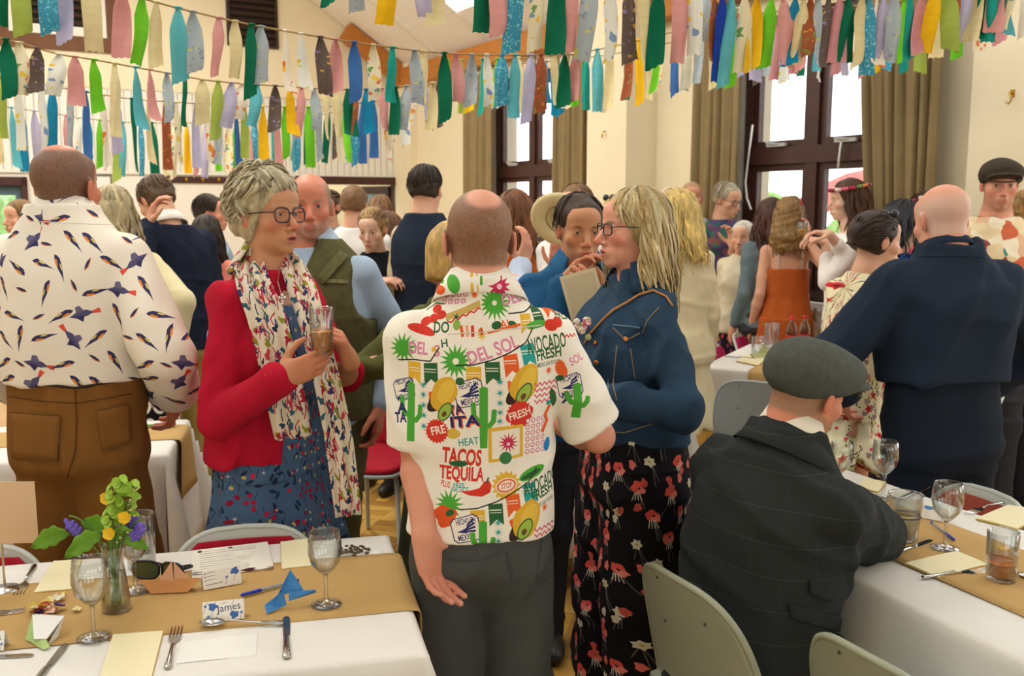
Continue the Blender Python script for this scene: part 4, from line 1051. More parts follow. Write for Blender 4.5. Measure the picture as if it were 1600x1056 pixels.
El(708, 508, 6, 8, '#8db04a'); St(707, 496, 2, 7, 5, DG); El(748, 517, 6, 6, OR); St(750, 522, 5, 11, 12, YE); El(750, 518, 5, 5, RD)
El(775, 508, 8, 6, DG, .4); El(800, 508, 8, 6, DG, -.4); T('AI', 788, 507, 12, OR, .1); Ln([(762, 519), (785, 513), (812, 508)], 4, OR)
flags(824, 490, (YE, DG, OR, TE), .85, -7); El(842, 510, 20, 6, GR, .1)
El(868, 512, 11, 9, RD); El(880, 508, 9, 8, RD); Ln([(886+i*4, 528+(i % 2)*4) for i in range(8)], 2, RD); T('FRESH', 897, 500, 13, DG, -.15, .03)
# back panel
St(709, 562, 14, 27, 16, GR, 5); T('H', 690, 536, 12, DG, .2, .03)
T('DEL SOL', 767, 546, 21, PK, .32, .035); flags(737, 567, (YE, DG, OR, TE), 1.0, -6)
T('AVOCADO', 857, 540, 24, DG, .12, .025, .8); T('FRESH', 861, 556, 17, DG, .1, .035); T('MEXICAN FOOD', 861, 571, 7, DG, .06)
taco(817, 597, 1.0); avo(815, 613, .8); St(862, 582, 3, 8, 9, OR); El(884, 580, 9, 13, OR, .3); El(884, 582, 5, 7, '#7a9a3a', .3)
zig(834, 599, 10, 4, '#d8607a'); stamp(730, 610); cactus(752, 606, 694); El(716, 592, 7, 6, DG); El(873, 628, 7, 16, DG, .3)
for y in (593, 610, 626, 641, 655): St(777, y, 2, 8, 8, TE)
for q, c in ((2, OR), (0, NV)): T('YA', 709+q, 637+q, 17, c, .25, .04); T('ITA', 722+q, 655+q, 18, c, .08, .05)
u, v = A_(809, 645); cm.star(u, v, .028, .033, 22, RD); El(809, 645, 24, 12, RD, .3); T('FRESH', 809, 645, 13, '#f3e9da', .28, .03)
dots(823, 657, 4, 6, 10, PK, 4.2); Ln([(866, 640), (858, 652), (862, 664), (853, 678)], 7, OR); El(863, 634, 5, 4, TE); El(863, 702, 7, 11, '#2a86c8', -.3)
u, v = A_(788, 691); cm.shape([(-.042, .036), (.038, .044), (.04, -.032), (-.04, -.044)], u, v, 1, 0, YE); cm.shape([(-.034, .028), (.03, .036), (.032, -.026), (-.032, -.036)], u, v, 1, 0, '#efe7d6')
St(791, 690, 7, 17, 13, '#c22f52'); El(791, 692, 3, 3, '#efb8c4'); El(787, 714, 10, 10, '#3f7a48'); 
T('TACOS', 717, 712, 27, RD, -.1, .05, .85); T('TEQUILA', 716, 739, 27, RD, -.05, .05, .75); El(712, 722, 15, 5, DG); El(704, 674, 12, 8, '#d7b24c'); T('HEAT', 728, 687, 12, TE, .1, .02)
T('PLUS', 690, 756, 10, RD, -.2, .02); T('FREE', 712, 757, 7, TE, .05, .02); T('NACHOS', 714, 763, 8, TE, .02, .02)
u, v = A_(742, 765); cm.shape([(-.04, .006), (-.02, -.006), (.008, -.014), (.028, -.008), (.034, .008), (.03, .02), (.018, .018), (.004, .006), (-.018, .004)], u, v, 1, .15, RD); Ln([(757, 753), (760, 745)], 2.6, DG)
u, v = A_(788, 758); cm.star(u, v, .027, .036, 16, YE); El(788, 758, 18, 12, '#efe7d6', .2); El(788, 758, 16, 10.5, OR, .2); El(788, 758, 13, 8, '#f4e7dc', .2); T('STOP', 788, 758, 9, OR, .15, .03)
El(832, 742, 24, 9, GR, .35); El(830, 744, 19, 4, DG, .35); 
# second repeat down to the hem
St(697, 787, 12, 25, 14, GR); flags(742, 792, (YE, DG, OR, TE), 1.0, -7); T('AVOCADO', 852, 762, 23, DG, .2, .025, .78); T('FRESH', 854, 778, 16, DG, .18, .035); T('MEXICAN FOOD', 856, 795, 7, DG, .14)
El(690, 806, 19, 17, '#d9592a', 0, .1); El(698, 800, 8, 5, DG, .5); stamp(724, 824); cactus(750, 818, 880); taco(822, 815, 1.0); avo(818, 830, .8)
for y in (816, 831, 845): St(774, y, 2, 8, 8, TE)
St(857, 803, 3, 8, 9, OR); zig(835, 832, 10, 2, '#d8607a')
# sleeves (left, then right)
St(621, 545, 12, 24, 14, GR); T('DEL', 646, 546, 19, PK, .02, .04); T('S', 678, 548, 18, PK, .05, .04); flags(640, 563, (YE, DG), 1.0, 0); stamp(622, 610, .8); cactus(634, 604, 686)
for y in (600, 615, 632, 648, 665): St(656, y, 2, 8, 8, TE)
taco(690, 612, .9); avo(692, 640, .7); T('A', 618, 640, 16, NV, .1, .05); T('TA', 616, 655, 16, NV, .1, .05); u, v = A_(678, 671); cm.star(u, v, .024, .029, 20, RD); T('FRE', 680, 670, 13, '#f3e9da', .25, .03)
stamp(902, 610, .9); T('A', 900, 632, 18, NV, 0, .05); El(888, 585, 8, 12, OR, .4); cactus(914, 612, 660); T('SOL', 912, 568, 14, PK, .4, .03); El(884, 597, 8, 5, DG); El(673, 545, 4, 4, YE)
cc = Canvas(.42, .1, 2000, '#f0e9da')
for i, (x, r, c) in enumerate([(.06, .016, RD), (.09, .014, RD), (.12, .012, OR)]): cc.ell(x, .045, r, r*.8, c, .3); cc.ell(x+.004, .062, .006, .004, GR, .5)
cc.ell(.15, .06, .014, .02, GR, .2); cc.text('HEAT', .115, .075, .016, TE, .15, .02); cc.line([(.19, .0), (.19, .1)], .006, YE); cc.line([(.205, .0), (.2, .1)], .003, YE); cc.star(.25, .055, .014, .026, 11, '#c22f52', .2); cc.ell(.25, .055, .006, .006, '#efc0cc'); cc.ell(.25, .025, .012, .008, GR); cc.star(.31, .05, .006, .012, 8, OR); cc.line([(.33, .03), (.345, .04), (.36, .03), (.375, .04)], .003, PK); cc.ell(.02, .05, .012, .018, YE)
fcol_m = printmat('fiesta collar cotton', cc, .75)
fiesta_m = printmat('fiesta print cotton', cm, .75)

def project(o, px, py):
    """where the sight line through a photo point meets an object's surface: point and normal in the object's parent space"""
    if 'bvh' not in PROJ.setdefault(o.name, {}):
        me = o.data; PROJ[o.name]['bvh'] = BVHTree.FromPolygons([v.co for v in me.vertices], [p.vertices for p in me.polygons])
        par = o.parent; PROJ[o.name]['M'] = Matrix.Translation(par.location) @ Matrix.Rotation(par.rotation_euler[2], 4, 'Z')
    M = PROJ[o.name]['M'].inverted(); c = M @ Vector((0, 0, CAMZ)); d = (M.to_3x3() @ (Vector(at(px, py, 3))-Vector((0, 0, CAMZ)))).normalized()
    h = PROJ[o.name]['bvh'].ray_cast(c, d)
    return (np.array(h[0]), np.array(h[1])) if h[0] is not None else None
PROJ = {}
def on(o, pts, off=.003, dens=8):
    P = []
    for (a, b), (c, d) in zip(pts[:-1], pts[1:]):
        for t in np.linspace(0, 1, dens, endpoint=False): P.append((a+(c-a)*t, b+(d-b)*t))
    P.append(pts[-1]); out = []
    for x, y in P:
        h = project(o, x, y)
        if h: out.append(h[0]+h[1]*off)
    return out
def seam(p, o, pts, r, m, name, off=.001, dens=8):
    P = on(o, pts, off, dens)
    if len(P) > 1: return link(name, MB().tube(P, r, 5).mesh(name, True), m, o)
def patch(p, o, quad, m, name, th=.003, nu=8, nv=6):
    """a cloth patch (pocket, flap) laid on a garment"""
    (a, b, c, d) = [np.array(q, float) for q in quad]; V = []; ok = True
    for j in range(nv+1):
        for i in range(nu+1):
            u, v = i/nu, j/nv; q = (a*(1-u)+b*u)*(1-v)+(d*(1-u)+c*u)*v; h = project(o, *q)
            if h is None: return None
            V.append(h[0]+h[1]*th)
    w = nu+1; F = [(j*w+i, j*w+i+1, (j+1)*w+i+1, (j+1)*w+i) for j in range(nv) for i in range(nu)]
    return solid(link(name, quickmesh(name, V, F), m, o), th*1.6, -1)
def button(p, o, px, py, r, m, name='button'):
    h = project(o, px, py)
    if h is None: return
    q = Vector(h[1]).to_track_quat('Z', 'Y').to_matrix().to_4x4(); M = Matrix.Translation(h[0]+h[1]*.001) @ q
    return link(name, MB().lathe([(0, 0), (r, 0), (r*.95, .003), (r*.4, .0035), (0, .003)], 12, M).mesh(name, True), m, o)
def flatcap(p, col, brim_side=0):
    a = SDF(); a.ell((0, -.014, .046), (.092, .112, .078), k=.03).ell((0, .055, .062), (.084, .085, .048), rotx(.25), k=.04).ell((0, .112, .036), (.074, .062, .016), rotx(.32), k=.014)
    a.cut((0, 0, .004), (0, .3, -1)); a.disp = wrinkle(.0018, 40, 2)
    V, F = a.mesh(.006); C = np.tile(lin(col), (len(V), 1))
    me = quickmesh('flat_cap', (V*p.hs*1.04) @ p.HR.T+p.hc, F); o = link('flat_cap', me, fabric('tweed '+col, col, var=.18, vscale=60, bump=.4, bscale=300), p.root)
    pk = MB().tube([tuple(p.hl((x*.078, .085+.0*x, .03))) if abs(x) > .9 else tuple(p.hl((x*.082, .09+.07*(1-x*x), .026-.004*(1-x*x)))) for x in np.linspace(-1, 1, 15)], .004, 6).build('peak_seam', fabric('tweed dark '+col, col), p.root, True)
    return o
def ribbon(p, name, pts, wid, m, uvo=(0, 0), waves=3, amp=.012, th=.003, side=None):
    P = [np.array(q, float) for q in pts]; n = len(P); L = 0; V = []; UV = []; nu = 14
    fine = []; 
    for i in range(n-1):
        for t in np.linspace(0, 1, 8, endpoint=False):
            p0, p1, p2, p3 = P[max(i-1, 0)], P[i], P[i+1], P[min(i+2, n-1)]
            fine.append((.5*((2*p1)+(-p0+p2)*t+(2*p0-5*p1+4*p2-p3)*t*t+(-p0+3*p1-3*p2+p3)*t**3), i+t))
    fine.append((P[-1], n-1.0)); Q = [f[0] for f in fine]
    for j, q in enumerate(Q):
        t = Q[min(j+1, len(Q)-1)]-Q[max(j-1, 0)]; t = nrm(t); s_ = np.array(side if side is not None else (1, 0, 0), float); s_ = nrm(s_-t*(s_ @ t)); nn = np.cross(s_, t)
        w = np.interp(fine[j][1], range(n), wid)
        if j: L += np.linalg.norm(q-Q[j-1])
        for i in range(nu+1):
            u = i/nu-.5; V.append(q+s_*w*u+nn*amp*math.sin(u*waves*2*PI+L*6)*(1-.3*abs(u))); UV.append((u*.16+uvo[0], -L+uvo[1]))
    w_ = nu+1; F = [(j*w_+i, j*w_+i+1, (j+1)*w_+i+1, (j+1)*w_+i) for j in range(len(Q)-1) for i in range(nu)]
    me = quickmesh(name, V, F); setuv(me, np.array(UV)); return solid(link(name, me, m, p.root), th)
# ------------------------------------------------------------------ the guests, nearest first
def zof(py, Y): return at(800, py, Y)[2]
# man in the fiesta shirt, back to us
p = Person(750, 2.2, 4, 1.665, 'man seen from behind in a colourful fiesta print shirt and charcoal trousers', skin='pink', lod=0, wide=.94, turn=(9, 0, 0))
p.arm('L', p.L(663, 836, 2.08), el=p.L(652, 695, 2.19), d=(.22, -.02, -1), n=(.6, -.75, 0), curl=.5)
p.arm('R', np.array([.21, .27, 1.06]), pole=(.6, -1, -.4), d=(-.6, .8, .1), n=(0, 0, -1), curl=.4)
p.body(hair='#6b5138', bald=((0, -.075, .115), (.052, .055, .045)), beard=('#5a3d28', .8), jaw=1.05)
V0 = zof(850, 2.08)
o = p.top('shirt', fiesta_m, 'short', hem=V0/p.k, ease=.016, neck=1.525, fold=.007, ff=13, seed=4, uv=(.217, .0116-V0, .22), arm_r=(.054, .054, .05), slen=.86, h=.006)
p.shirt = o
p.collar(fcol_m, r=.066, up=.042, fall=.06, uv=(.21, -1.395), out=.03, dz=.004)
tr_ = p.trousers('trousers', mat('charcoal cotton', '#4a4c49', .9, bump=.3, bscale=420, var=.1, vscale=10, spec=.2), waist=.95, r=(.098, .078, .066), fold=.007, ease=.004, seed=8)
seam(p, tr_, [(700, 872), (752, 874), (788, 858)], .0022, MATS['charcoal cotton'], 'pocket_edge'); seam(p, tr_, [(792, 862), (800, 900), (800, 905)], .003, MATS['charcoal cotton'], 'pocket_flap'); seam(p, tr_, [(848, 835), (840, 895), (852, 905)], .0025, MATS['charcoal cotton'], 'pocket_edge')
seam(p, o, [(624, 560), (700, 522), (752, 519), (846, 508), (893, 523)][1:4], .0014, mat('seam thread', '#d8d0c0', .9), 'yoke_seam', .0)
p.shoes(shoe_brown)

# woman in the red cardigan
p = Person(424, 2.8, -118, 1.71, 'older woman in red cardigan and floral scarf holding a drink in both hands', female=True, skin='tan', lod=0, turn=(-6, 3, 0), fat=.02)
gc = p.L(503, 528, 2.5)
p.arm('R', p.L(437, 590, 2.47), el=p.L(342, 655, 2.6), d=p.R.T @ np.array([.85, .02, .3]), n=p.R.T @ np.array([-.15, 1, .1]), curl=.6)
p.arm('L', p.L(548, 566, 2.62), pole=(-.8, -.4, -1), d=p.R.T @ np.array([-.25, -.35, .9]), n=p.R.T @ np.array([-.9, -.25, -.1]), curl=.9)
p.body(hair=None, brow='#a08a70', nose=1.0, mouth=.75, lips='#b0564c', iris='#5f6a66', blush=.45)
BY = lambda a: a.ell((.0, .22, 1.04), (.09, .22, .5), k=.03, sub=True).ell((.0, .25, .84), (.125, .25, .32), k=.03, sub=True)
p.top('dress_bodice', dress_m, 'none', hem=.86, ease=.008, neck=1.36, fold=.003, seed=2, uv=(0, 0), vneck=.0)
p.skirt('dress_skirt', dress_m, .3, 1.0, r1=.30, fold=.016, nf=11, uv=(0, 0), ry=.8, h=.008)
card_m = fabric('crimson knit', '#b3142f', var=.08, bump=.3, bscale=500)
cardo = p.top('cardigan', card_m, 'long', hem=.915, ease=.024, neck=1.455, fold=.009, ff=14, seed=3, arm_r=(.053, .047, .044), mod=BY, h=.006)
hp = p.hl
gh = '#b3a582'
p.hairshell(gh, grow=.012, face=(.078, .055, .8, -.6), nape=-.085, bump=.008, f=60, top=.012, side=.004, earcut=False, extra=lambda a: a.ell((0, -.05, -.02), (.08, .062, .065), k=.03))
P_ = []
for i in range(820):
    a = RNG.uniform(-2.3, 2.3); el = math.radians(RNG.uniform(-30, 88))
    if abs(a) > 1.6 and el < .5-.0*abs(a): continue
    pts = []; aa = a; e = el; c1 = RNG.uniform(.5, 1.4)*np.sign(math.sin(a*3+el*4)+RNG.uniform(-.6, .6)); amp = RNG.uniform(.06, .2); top_ = max(0, math.sin(el))
    for j in range(10):
        t = j/9; r = 1.0+amp*math.sin(t*2.9)*(1 if e > -.4 else .6)
        pts.append(np.array([.094*math.cos(e)*math.sin(aa)*r, -.018-.11*math.cos(e)*math.cos(aa)*r, .04+(.104+.012*top_)*math.sin(e)*r])); e -= .05; aa += .075*c1*math.cos(t*3.2)*RNG.uniform(.6, 1.3)-.045*np.sign(a)*(abs(a) > 1.0)
    P_.append(pts)
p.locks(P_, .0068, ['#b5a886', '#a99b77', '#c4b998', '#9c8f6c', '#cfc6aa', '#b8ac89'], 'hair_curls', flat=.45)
gl_dark = mat('dark tortoise frame', '#2b2a30', .25)
p.glasses(gl_dark, w=.0255, hgt=.0215, r=.0022, square=.3, y=.1025)
R_ = p.R.T
def wl_(px, py, Y): return p.L(px, py, Y)
sd_ = p.R.T @ np.array([1, .15, 0])
ribbon(p, 'scarf', [wl_(425, 388, 2.93), wl_(392, 400, 2.80), wl_(395, 440, 2.66), wl_(418, 500, 2.60), wl_(437, 580, 2.57), wl_(450, 640, 2.55), wl_(458, 684, 2.56)], [.06, .075, .09, .1, .1, .105, .1], scarf_m, (0, 0), 3, .009, side=sd_)
ribbon(p, 'scarf_tail', [wl_(432, 386, 2.92), wl_(452, 405, 2.80), wl_(472, 450, 2.69), wl_(492, 520, 2.62), wl_(512, 600, 2.57), wl_(530, 690, 2.54), wl_(545, 806, 2.52)], [.06, .065, .08, .07, .07, .075, .07], scarf_m, (.1, .1), 2, .008, side=sd_)
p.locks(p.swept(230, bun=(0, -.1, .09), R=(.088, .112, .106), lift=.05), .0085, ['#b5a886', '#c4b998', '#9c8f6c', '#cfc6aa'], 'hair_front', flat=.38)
p.collar(scarf_m, r=.074, up=.05, fall=.085, gap=100, out=.04, uv=(.1, .1), name='scarf_neck', th=.006, dz=-.01)
silver = mat('silver', '#d8d8d6', .2, metal=1)
wr_ = p.arms['R'][2]; wd_ = nrm(p.arms['R'][2]-p.arms['R'][1]); c_ = wr_-wd_*.035
u_ = nrm(np.cross(wd_, (0, 0, 1))); v_ = np.cross(wd_, u_)
link('bangle', MB().tube([c_+(u_*math.cos(a)+v_*math.sin(a))*.041-wd_*.012*math.sin(a) for a in np.linspace(0, 2*PI, 25)], .003, 6, cap=False).mesh('bangle', True), silver, p.root)
h = [wl_(425, 590, 2.44)]
link('bangle_flower', MB().add([tuple(h[0]+p.R.T @ np.array([math.cos(a)*r, -.01 if k % 2 else 0, math.sin(a)*r])) for k in range(12) for a, r in [(k*PI/6, .02 if k % 2 else .007)]]+[tuple(h[0]+p.R.T @ np.array([0, -.012, 0]))], [(k, (k+1) % 12, 12) for k in range(12)]).mesh('flower'), mat('pale gold', '#d9cfa0', .3, metal=.8), p.root)
nk = [wl_(438, 415, 2.74), wl_(434, 440, 2.66), wl_(440, 462, 2.625), wl_(452, 458, 2.645), wl_(462, 430, 2.70)]
link('necklace', MB().tube(nk, .0012, 5).mesh('necklace'), silver, p.root)
cq = wl_(441, 466, 2.615); cm4 = MB()
for dx, dz in ((0, 0), (0, .008), (0, -.008), (.007, .002), (-.007, .002), (0, -.015)): cm4.ball(cq+p.R.T @ np.array([dx, 0, dz]), .0042, 8, 6)
link('cross_pendant', cm4.mesh('pendant', True), silver, p.root)
p.shoes(shoe_dark)
# the drink she holds
glassm = thin('clear glass', '#fbfdfc')
amber = thin('amber drink', '#f0a030', .9, '#f09a22', .25)
def tumbler(loc, r, h, label, liquid=None, fill=.4, group=None, taper=.92, name='tumbler', th=.0022, sides=28, tint=None):
    e = empty(name, loc, 0, label, 'glass', group)
    m = MB().lathe([(0, 0), (r*taper*.9, 0), (r*taper, .004), (r, h), (r-th*.5, h+.0012), (r-th, h), (r*taper-th, .012), (0, .011)], sides); m.build('glass_body', tint or glassm, e, True)
    if liquid:
        rr = r*taper-th*1.05; r2 = rr+(r-r*taper)*fill
        MB().lathe([(0, .0125), (rr*.96, .0125), (rr, .02), (r2, h*fill), (0, h*fill)], sides).build('drink', liquid, e, True)
    return e
w_ = p.root.location; gw = p.R @ gc+np.array([w_[0], w_[1], 0])
tumbler((gw[0], gw[1], gw[2]-.045), .031, .125, 'glass of amber drink held by the woman in the red cardigan', amber, .52)

# blonde woman in the denim jacket
p = Person(990, 2.8, 108, 1.67, 'blonde woman in denim jacket and black poppy trousers facing left', female=True, skin='pink', lod=0, turn=(-2, 2, 0), fat=.022)
p.arm('L', p.L(930, 628, 2.52), pole=(-.5, -1, -.75), d=p.R.T @ np.array([-1, -.05, .05]), n=p.R.T @ np.array([0, 1, -.2]), curl=.5)
p.arm('R', p.L(915, 585, 2.85), pole=(.6, -1, -.7), d=p.R.T @ np.array([-1, -.1, .1]), n=p.R.T @ np.array([0, -1, -.2]), curl=.5)
p.body(brow='#9a7a58', nose=1.05, mouth=.6, lips='#b5584e', iris='#55606a', blush=.45)
denim = fabric('indigo denim', '#2b4258', var=.25, bump=.4, bscale=600, vscale=12); denim_d = fabric('pale denim edge', '#5a7488', var=.2); thread = mat('tan thread', '#a08a5a', .9); copper = mat('copper button', '#c8854a', .35, metal=.9)
jz = zof(686, 2.72)
p.top('blouse', poppy_m, 'none', hem=.9, ease=.006, neck=1.40, uv=(0, 0), seed=2)
jo = p.top('denim_jacket', denim, 'long', hem=jz/p.k, ease=.022, neck=1.49, fold=.013, ff=15, seed=6, arm_r=(.053, .047, .042), mod=lambda a: a.ell((.0, .2, 1.47), (.07, .16, .17), k=.02, sub=True), h=.006)
p.collar(denim, r=.07, up=.04, fall=.07, gap=48, out=.045, dz=.0, name='jacket_collar')
to = p.trousers('trousers', poppy_m, waist=1.04, r=(.125, .12, .125), fold=.012, seed=9, uv=(0, 0), hemz=.02, ease=.012, spread=.03)
for x, y in ((931, 536), (932, 566), (936, 640), (938, 678), (978, 530)): button(p, jo, x, y, .0075, copper)
seam(p, jo, [(958, 512), (978, 532), (1000, 520)], .0015, thread, 'pocket_stitch'); seam(p, jo, [(957, 508), (1000, 512)], .003, denim_d, 'pocket_edge', .001)
seam(p, jo, [(1004, 520), (1012, 500), (1030, 480)], .0014, thread, 'armhole_stitch'); seam(p, jo, [(964, 540), (958, 600), (963, 625)], .0013, thread, 'panel_stitch'); seam(p, jo, [(985, 545), (992, 590)], .0013, thread, 'panel_stitch'); seam(p, jo, [(925, 672), (975, 676), (1020, 662)], .0013, thread, 'waistband_stitch')
seam(p, jo, [(951, 592), (949, 636)], .003, denim_d, 'cuff_edge', .002)
seam(p, jo, [(915, 538), (925, 520), (960, 485), (1000, 462), (1022, 456), (1040, 465), (1050, 480)], .0035, mat('tan leather strap', '#a8743c', .5), 'bag_strap', .005, 10)
p.hairshell('#b8a06c', grow=.012, face=(.078, .06, .86, -.5), nape=-.09, bump=.004, f=60, w=(1, 1, .3), earcut=False, extra=lambda a: a.chain([(0, -.075, 0), (0, -.08, -.09), (0, -.07, -.155)], [.06, .062, .045], .03).ell((0, -.05, -.08), (.088, .06, .08), k=.03))
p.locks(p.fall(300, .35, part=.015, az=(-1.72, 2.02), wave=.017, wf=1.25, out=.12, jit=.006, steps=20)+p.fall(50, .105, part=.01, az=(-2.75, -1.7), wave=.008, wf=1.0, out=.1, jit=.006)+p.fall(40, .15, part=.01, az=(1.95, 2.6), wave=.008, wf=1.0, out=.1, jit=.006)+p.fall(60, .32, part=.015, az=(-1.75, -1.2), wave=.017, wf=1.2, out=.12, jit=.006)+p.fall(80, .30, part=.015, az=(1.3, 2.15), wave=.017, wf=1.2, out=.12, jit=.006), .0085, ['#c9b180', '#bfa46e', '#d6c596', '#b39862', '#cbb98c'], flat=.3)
p.glasses(gl_dark, w=.026, hgt=.017, r=.0021, square=.7, y=.1025)
cg = MB(); cq = p.L(913, 508, 2.6)
for i in range(12): cg.ball(cq+RNG.normal(0, .012, 3)*np.array([1, 1, 1.6]), .009, 6, 5)
link('corsage', cg.mesh('corsage', True), spotmat('corsage petals', ['#c9607a', '#e6dcc8', '#a8b070', '#d98aa6'], 70), p.root)
ear = p.hl((-.08, -.004, -.042)); link('earring', MB().ball(ear, .0045, 8, 6).mesh('earring', True), silver, p.root)
p.shoes(mat('red shoe leather', '#a8242a', .5), (.05, .145, .045), [(-.11, .07, 0), (.12, -.02, 0)])

# man in the bird shirt
p = Person(116, 2.8, -6, 1.80, 'tall man seen from behind in white bird print shirt and tan trousers', skin='ruddy', lod=0, wide=.93, fat=.012, turn=(-3, 4, 0), nd=.07)
p.arm('R', np.array([.235, .12, 1.06]), pole=(.55, -.8, 0), d=(-.2, .5, -.8), n=(-1, 0, 0), curl=.5)
p.arm('L', np.array([-.25, .12, 1.06]), pole=(-.6, -.8, 0), d=(.2, .6, -.6), n=(1, 0, 0), curl=.5)
p.body(hair='#4f4536', bald=((0, .0, .135), (.062, .085, .05)), jaw=1.08)
hz = zof(597, 2.68)
bo = p.top('shirt', bird_m, 'long', hem=hz/p.k, ease=.035, neck=1.525, fold=.011, ff=9, seed=11, uv=(0, 0, .35), arm_r=(.056, .056, .042), h=.007)
p.collar(bird_m, r=.068, up=.042, fall=.06, uv=(.1, 0), dz=.004)
seam(p, bo, [(58, 346), (140, 350), (205, 352)], .0014, mat('seam thread', '#d8d0c0', .9), 'yoke_seam', 0)
tan = fabric('tan moleskin', '#7d5426', var=.12, bump=.3, bscale=420)
bt = p.trousers('trousers', tan, waist=1.13, r=(.108, .09, .075), fold=.009, seed=5, ease=.02, spread=.035)
tan_d = fabric('tan stitching', '#5f3d1a')
for q in ([(18, 645), (95, 650), (92, 720), (60, 725), (22, 715)], [(150, 642), (200, 632), (205, 690), (160, 705)]):
    patch(p, bt, [q[0], q[1], q[2], q[-1]], tan, 'back_pocket', .003)
    seam(p, bt, [q[0], q[1]], .002, tan_d, 'pocket_edge', .005)
seam(p, bt, [(118, 610), (120, 660), (118, 705), (105, 745)], .0022, tan_d, 'seat_seam', .001); seam(p, bt, [(5, 618), (60, 626), (120, 630), (205, 615)], .0018, tan_d, 'waist_seam', .001)
belt = seam(p, bt, [(8, 592), (60, 598), (120, 604), (200, 590)], .012, mat('dark belt leather', '#2c2018', .5), 'belt', -.006)
p.shoes(shoe_brown)

# seated man in flat cap
SX, SY = .555, 2.205
p = Person(0, SY, -58, 1.76, 'seated bearded man in grey flat cap and charcoal check jacket, elbow on table', skin='ruddy', lod=0, lean=12, side=2, turn=(0, -8, 6), wide=1.0, fat=.005, X=SX, z=-.93*1.76/1.75+.50)
p.arm('R', p.L(1308, 838, 2.19), el=p.L(1372, 836, 2.36), d=p.R.T @ np.array([-.35, .1, -.9]), n=p.R.T @ np.array([0, 1, .2]), curl=.5)
p.arm('L', np.array([-.12, .36, 1.07]), pole=(-1, .35, -.5), d=(.6, .8, 0), n=(0, 0, -1), curl=.3)
p.body(hair='#8f7358', beard=('#8a6a4a', .7), legs=False, jaw=1.05, brow='#8a6a4a')
jk = p.top('jacket', check_m, 'long', hem=.80, ease=.026, neck=1.525, fold=.008, ff=11, seed=12, uv=(0, 0, .6), arm_r=(.058, .052, .044), h=.0065)
p.collar(mat('cream shirt cotton', '#e6dcc6', .85), r=.064, up=.05, fall=.05, dz=.012, name='shirt_collar', out=.012); p.collar(check_m, r=.072, up=.035, fall=.06, uv=(0, 0), dz=-.004, name='jacket_collar', out=.04, gap=45)
a = SDF(); k = p.k; z0 = .93*k
for x in (-1, 1): a.chain([(x*.1, -.02, z0), (x*.13, .42, z0+.0), (x*.13, .40, z0-.40)], [.1, .075, .06], .03)
a.loft(p.levels(.005, .80, None, 1.0), None, p.piv, k=.04); a.disp = wrinkle(.006, 15, 2)
dkt = fabric('black trouser cloth', '#1d1b1a', var=.08); p.add('trousers', a, dkt)
a = SDF()      # skirts of the jacket spreading over the chair
for (x, y, z) in ((.02, -.155, .90), ): a.loft([(-.17, 0, .03, .18, .11), (0, 0, .01, .18, .12), (.12, 0, 0, .17, .12)], p.T, (0, -.0, z0+.02), k=.02)
a.disp = wrinkle(.006, 14, 5); p.add('jacket_skirt', a, check_m, .008, (0, 0, .6))
for q in ([(1232, 942), (1310, 962), (1306, 985), (1236, 965)], [(1262, 905), (1295, 915), (1292, 938), (1264, 925)]): patch(p, jk, q, check_m, 'pocket_flap', .004)
for x in (-.13, .13): link('shoe', MB().ball((x, .47, z0-.50+.045), (.045, .14, .045), 12, 8).mesh('shoe', True), shoe_dark, p.root)
flatcap(p, '#4d5049')
p = None

# man in the navy jacket, right
p = Person(1480, 3.15, 8, 1.70, 'bald white haired man seen from behind in navy jacket and dark jeans', skin='pink', lod=1, wide=1.05, fat=.005, turn=(4, -8, 0), lean=4)
p.arm('L', np.array([-.25, .2, .98]), pole=(-1, -.5, 0), d=(.3, .5, -.8), n=(1, 0, 0), curl=.5); p.arm('R', np.array([.3, .2, .98]), pole=(1, -.5, 0), d=(-.2, .4, -.8), n=(-1, 0, 0), curl=.5)
p.body(hair=('#cdb9aa', .6), bald=((0, -.0, .12), (.09, .12, .11)), jaw=1.08)
nav = fabric('navy cotton', '#1f2a3a', var=.12, bump=.3)
no = p.top('jacket', nav, 'long', hem=zof(606, 3.0)/p.k, ease=.034, neck=1.525, fold=.010, ff=11, seed=14, arm_r=(.062, .058, .046)); p.collar(nav, r=.07, up=.045, fall=.02, out=.012, dz=.004)
seam(p, no, [(1395, 402), (1480, 400), (1570, 402)], .002, nav, 'yoke_seam', .001)
p.trousers('jeans', fabric('dark navy jean', '#18202c', var=.2, bump=.3), waist=1.12, r=(.1, .08, .072), seed=3, ease=.012, spread=.03); p.shoes(shoe_dark)

# woman in the cream floral dress
p = Person(1318, 3.75, -72, 1.61, 'dark haired woman in a cream floral dress leaning forward, face in profile', female=True, skin='fair', lod=1, lean=12, turn=(-8, 4, 0))
p.arm('R', np.array([.18, .3, 1.0]), pole=(.5, -1, -.4), d=(0, 1, -.2), n=(-1, 0, 0)); p.arm('L', np.array([-.16, .32, 1.0]), pole=(-.5, -1, -.4), d=(0, 1, 0), n=(1, 0, 0))
p.body(brow='#3a281e', lips='#b04048', mouth=.4, iris='#3a2a20', blush=.4)
p.top('dress_bodice', cream_m, 'half', hem=.86, ease=.016, neck=1.47, uv=(0, 0), seed=5, slen=.4)
p.skirt('dress_skirt', cream_m, zof(706, 3.75), 1.02, r1=.27, fold=.02, nf=10, uv=(0, 0), ry=.9)
p.hairshell('#33241b', grow=.01, nape=-.06, f=60, w=(1, .3, 1), extra=lambda a: a.ell((0, -.115, -.05), (.04, .038, .045), k=.02)); 
p.locks(p.swept(150, (0, -.12, -.04)), .006, ['#33241b', '#402c20', '#4d3626', '#2a1c15'], flat=.4)
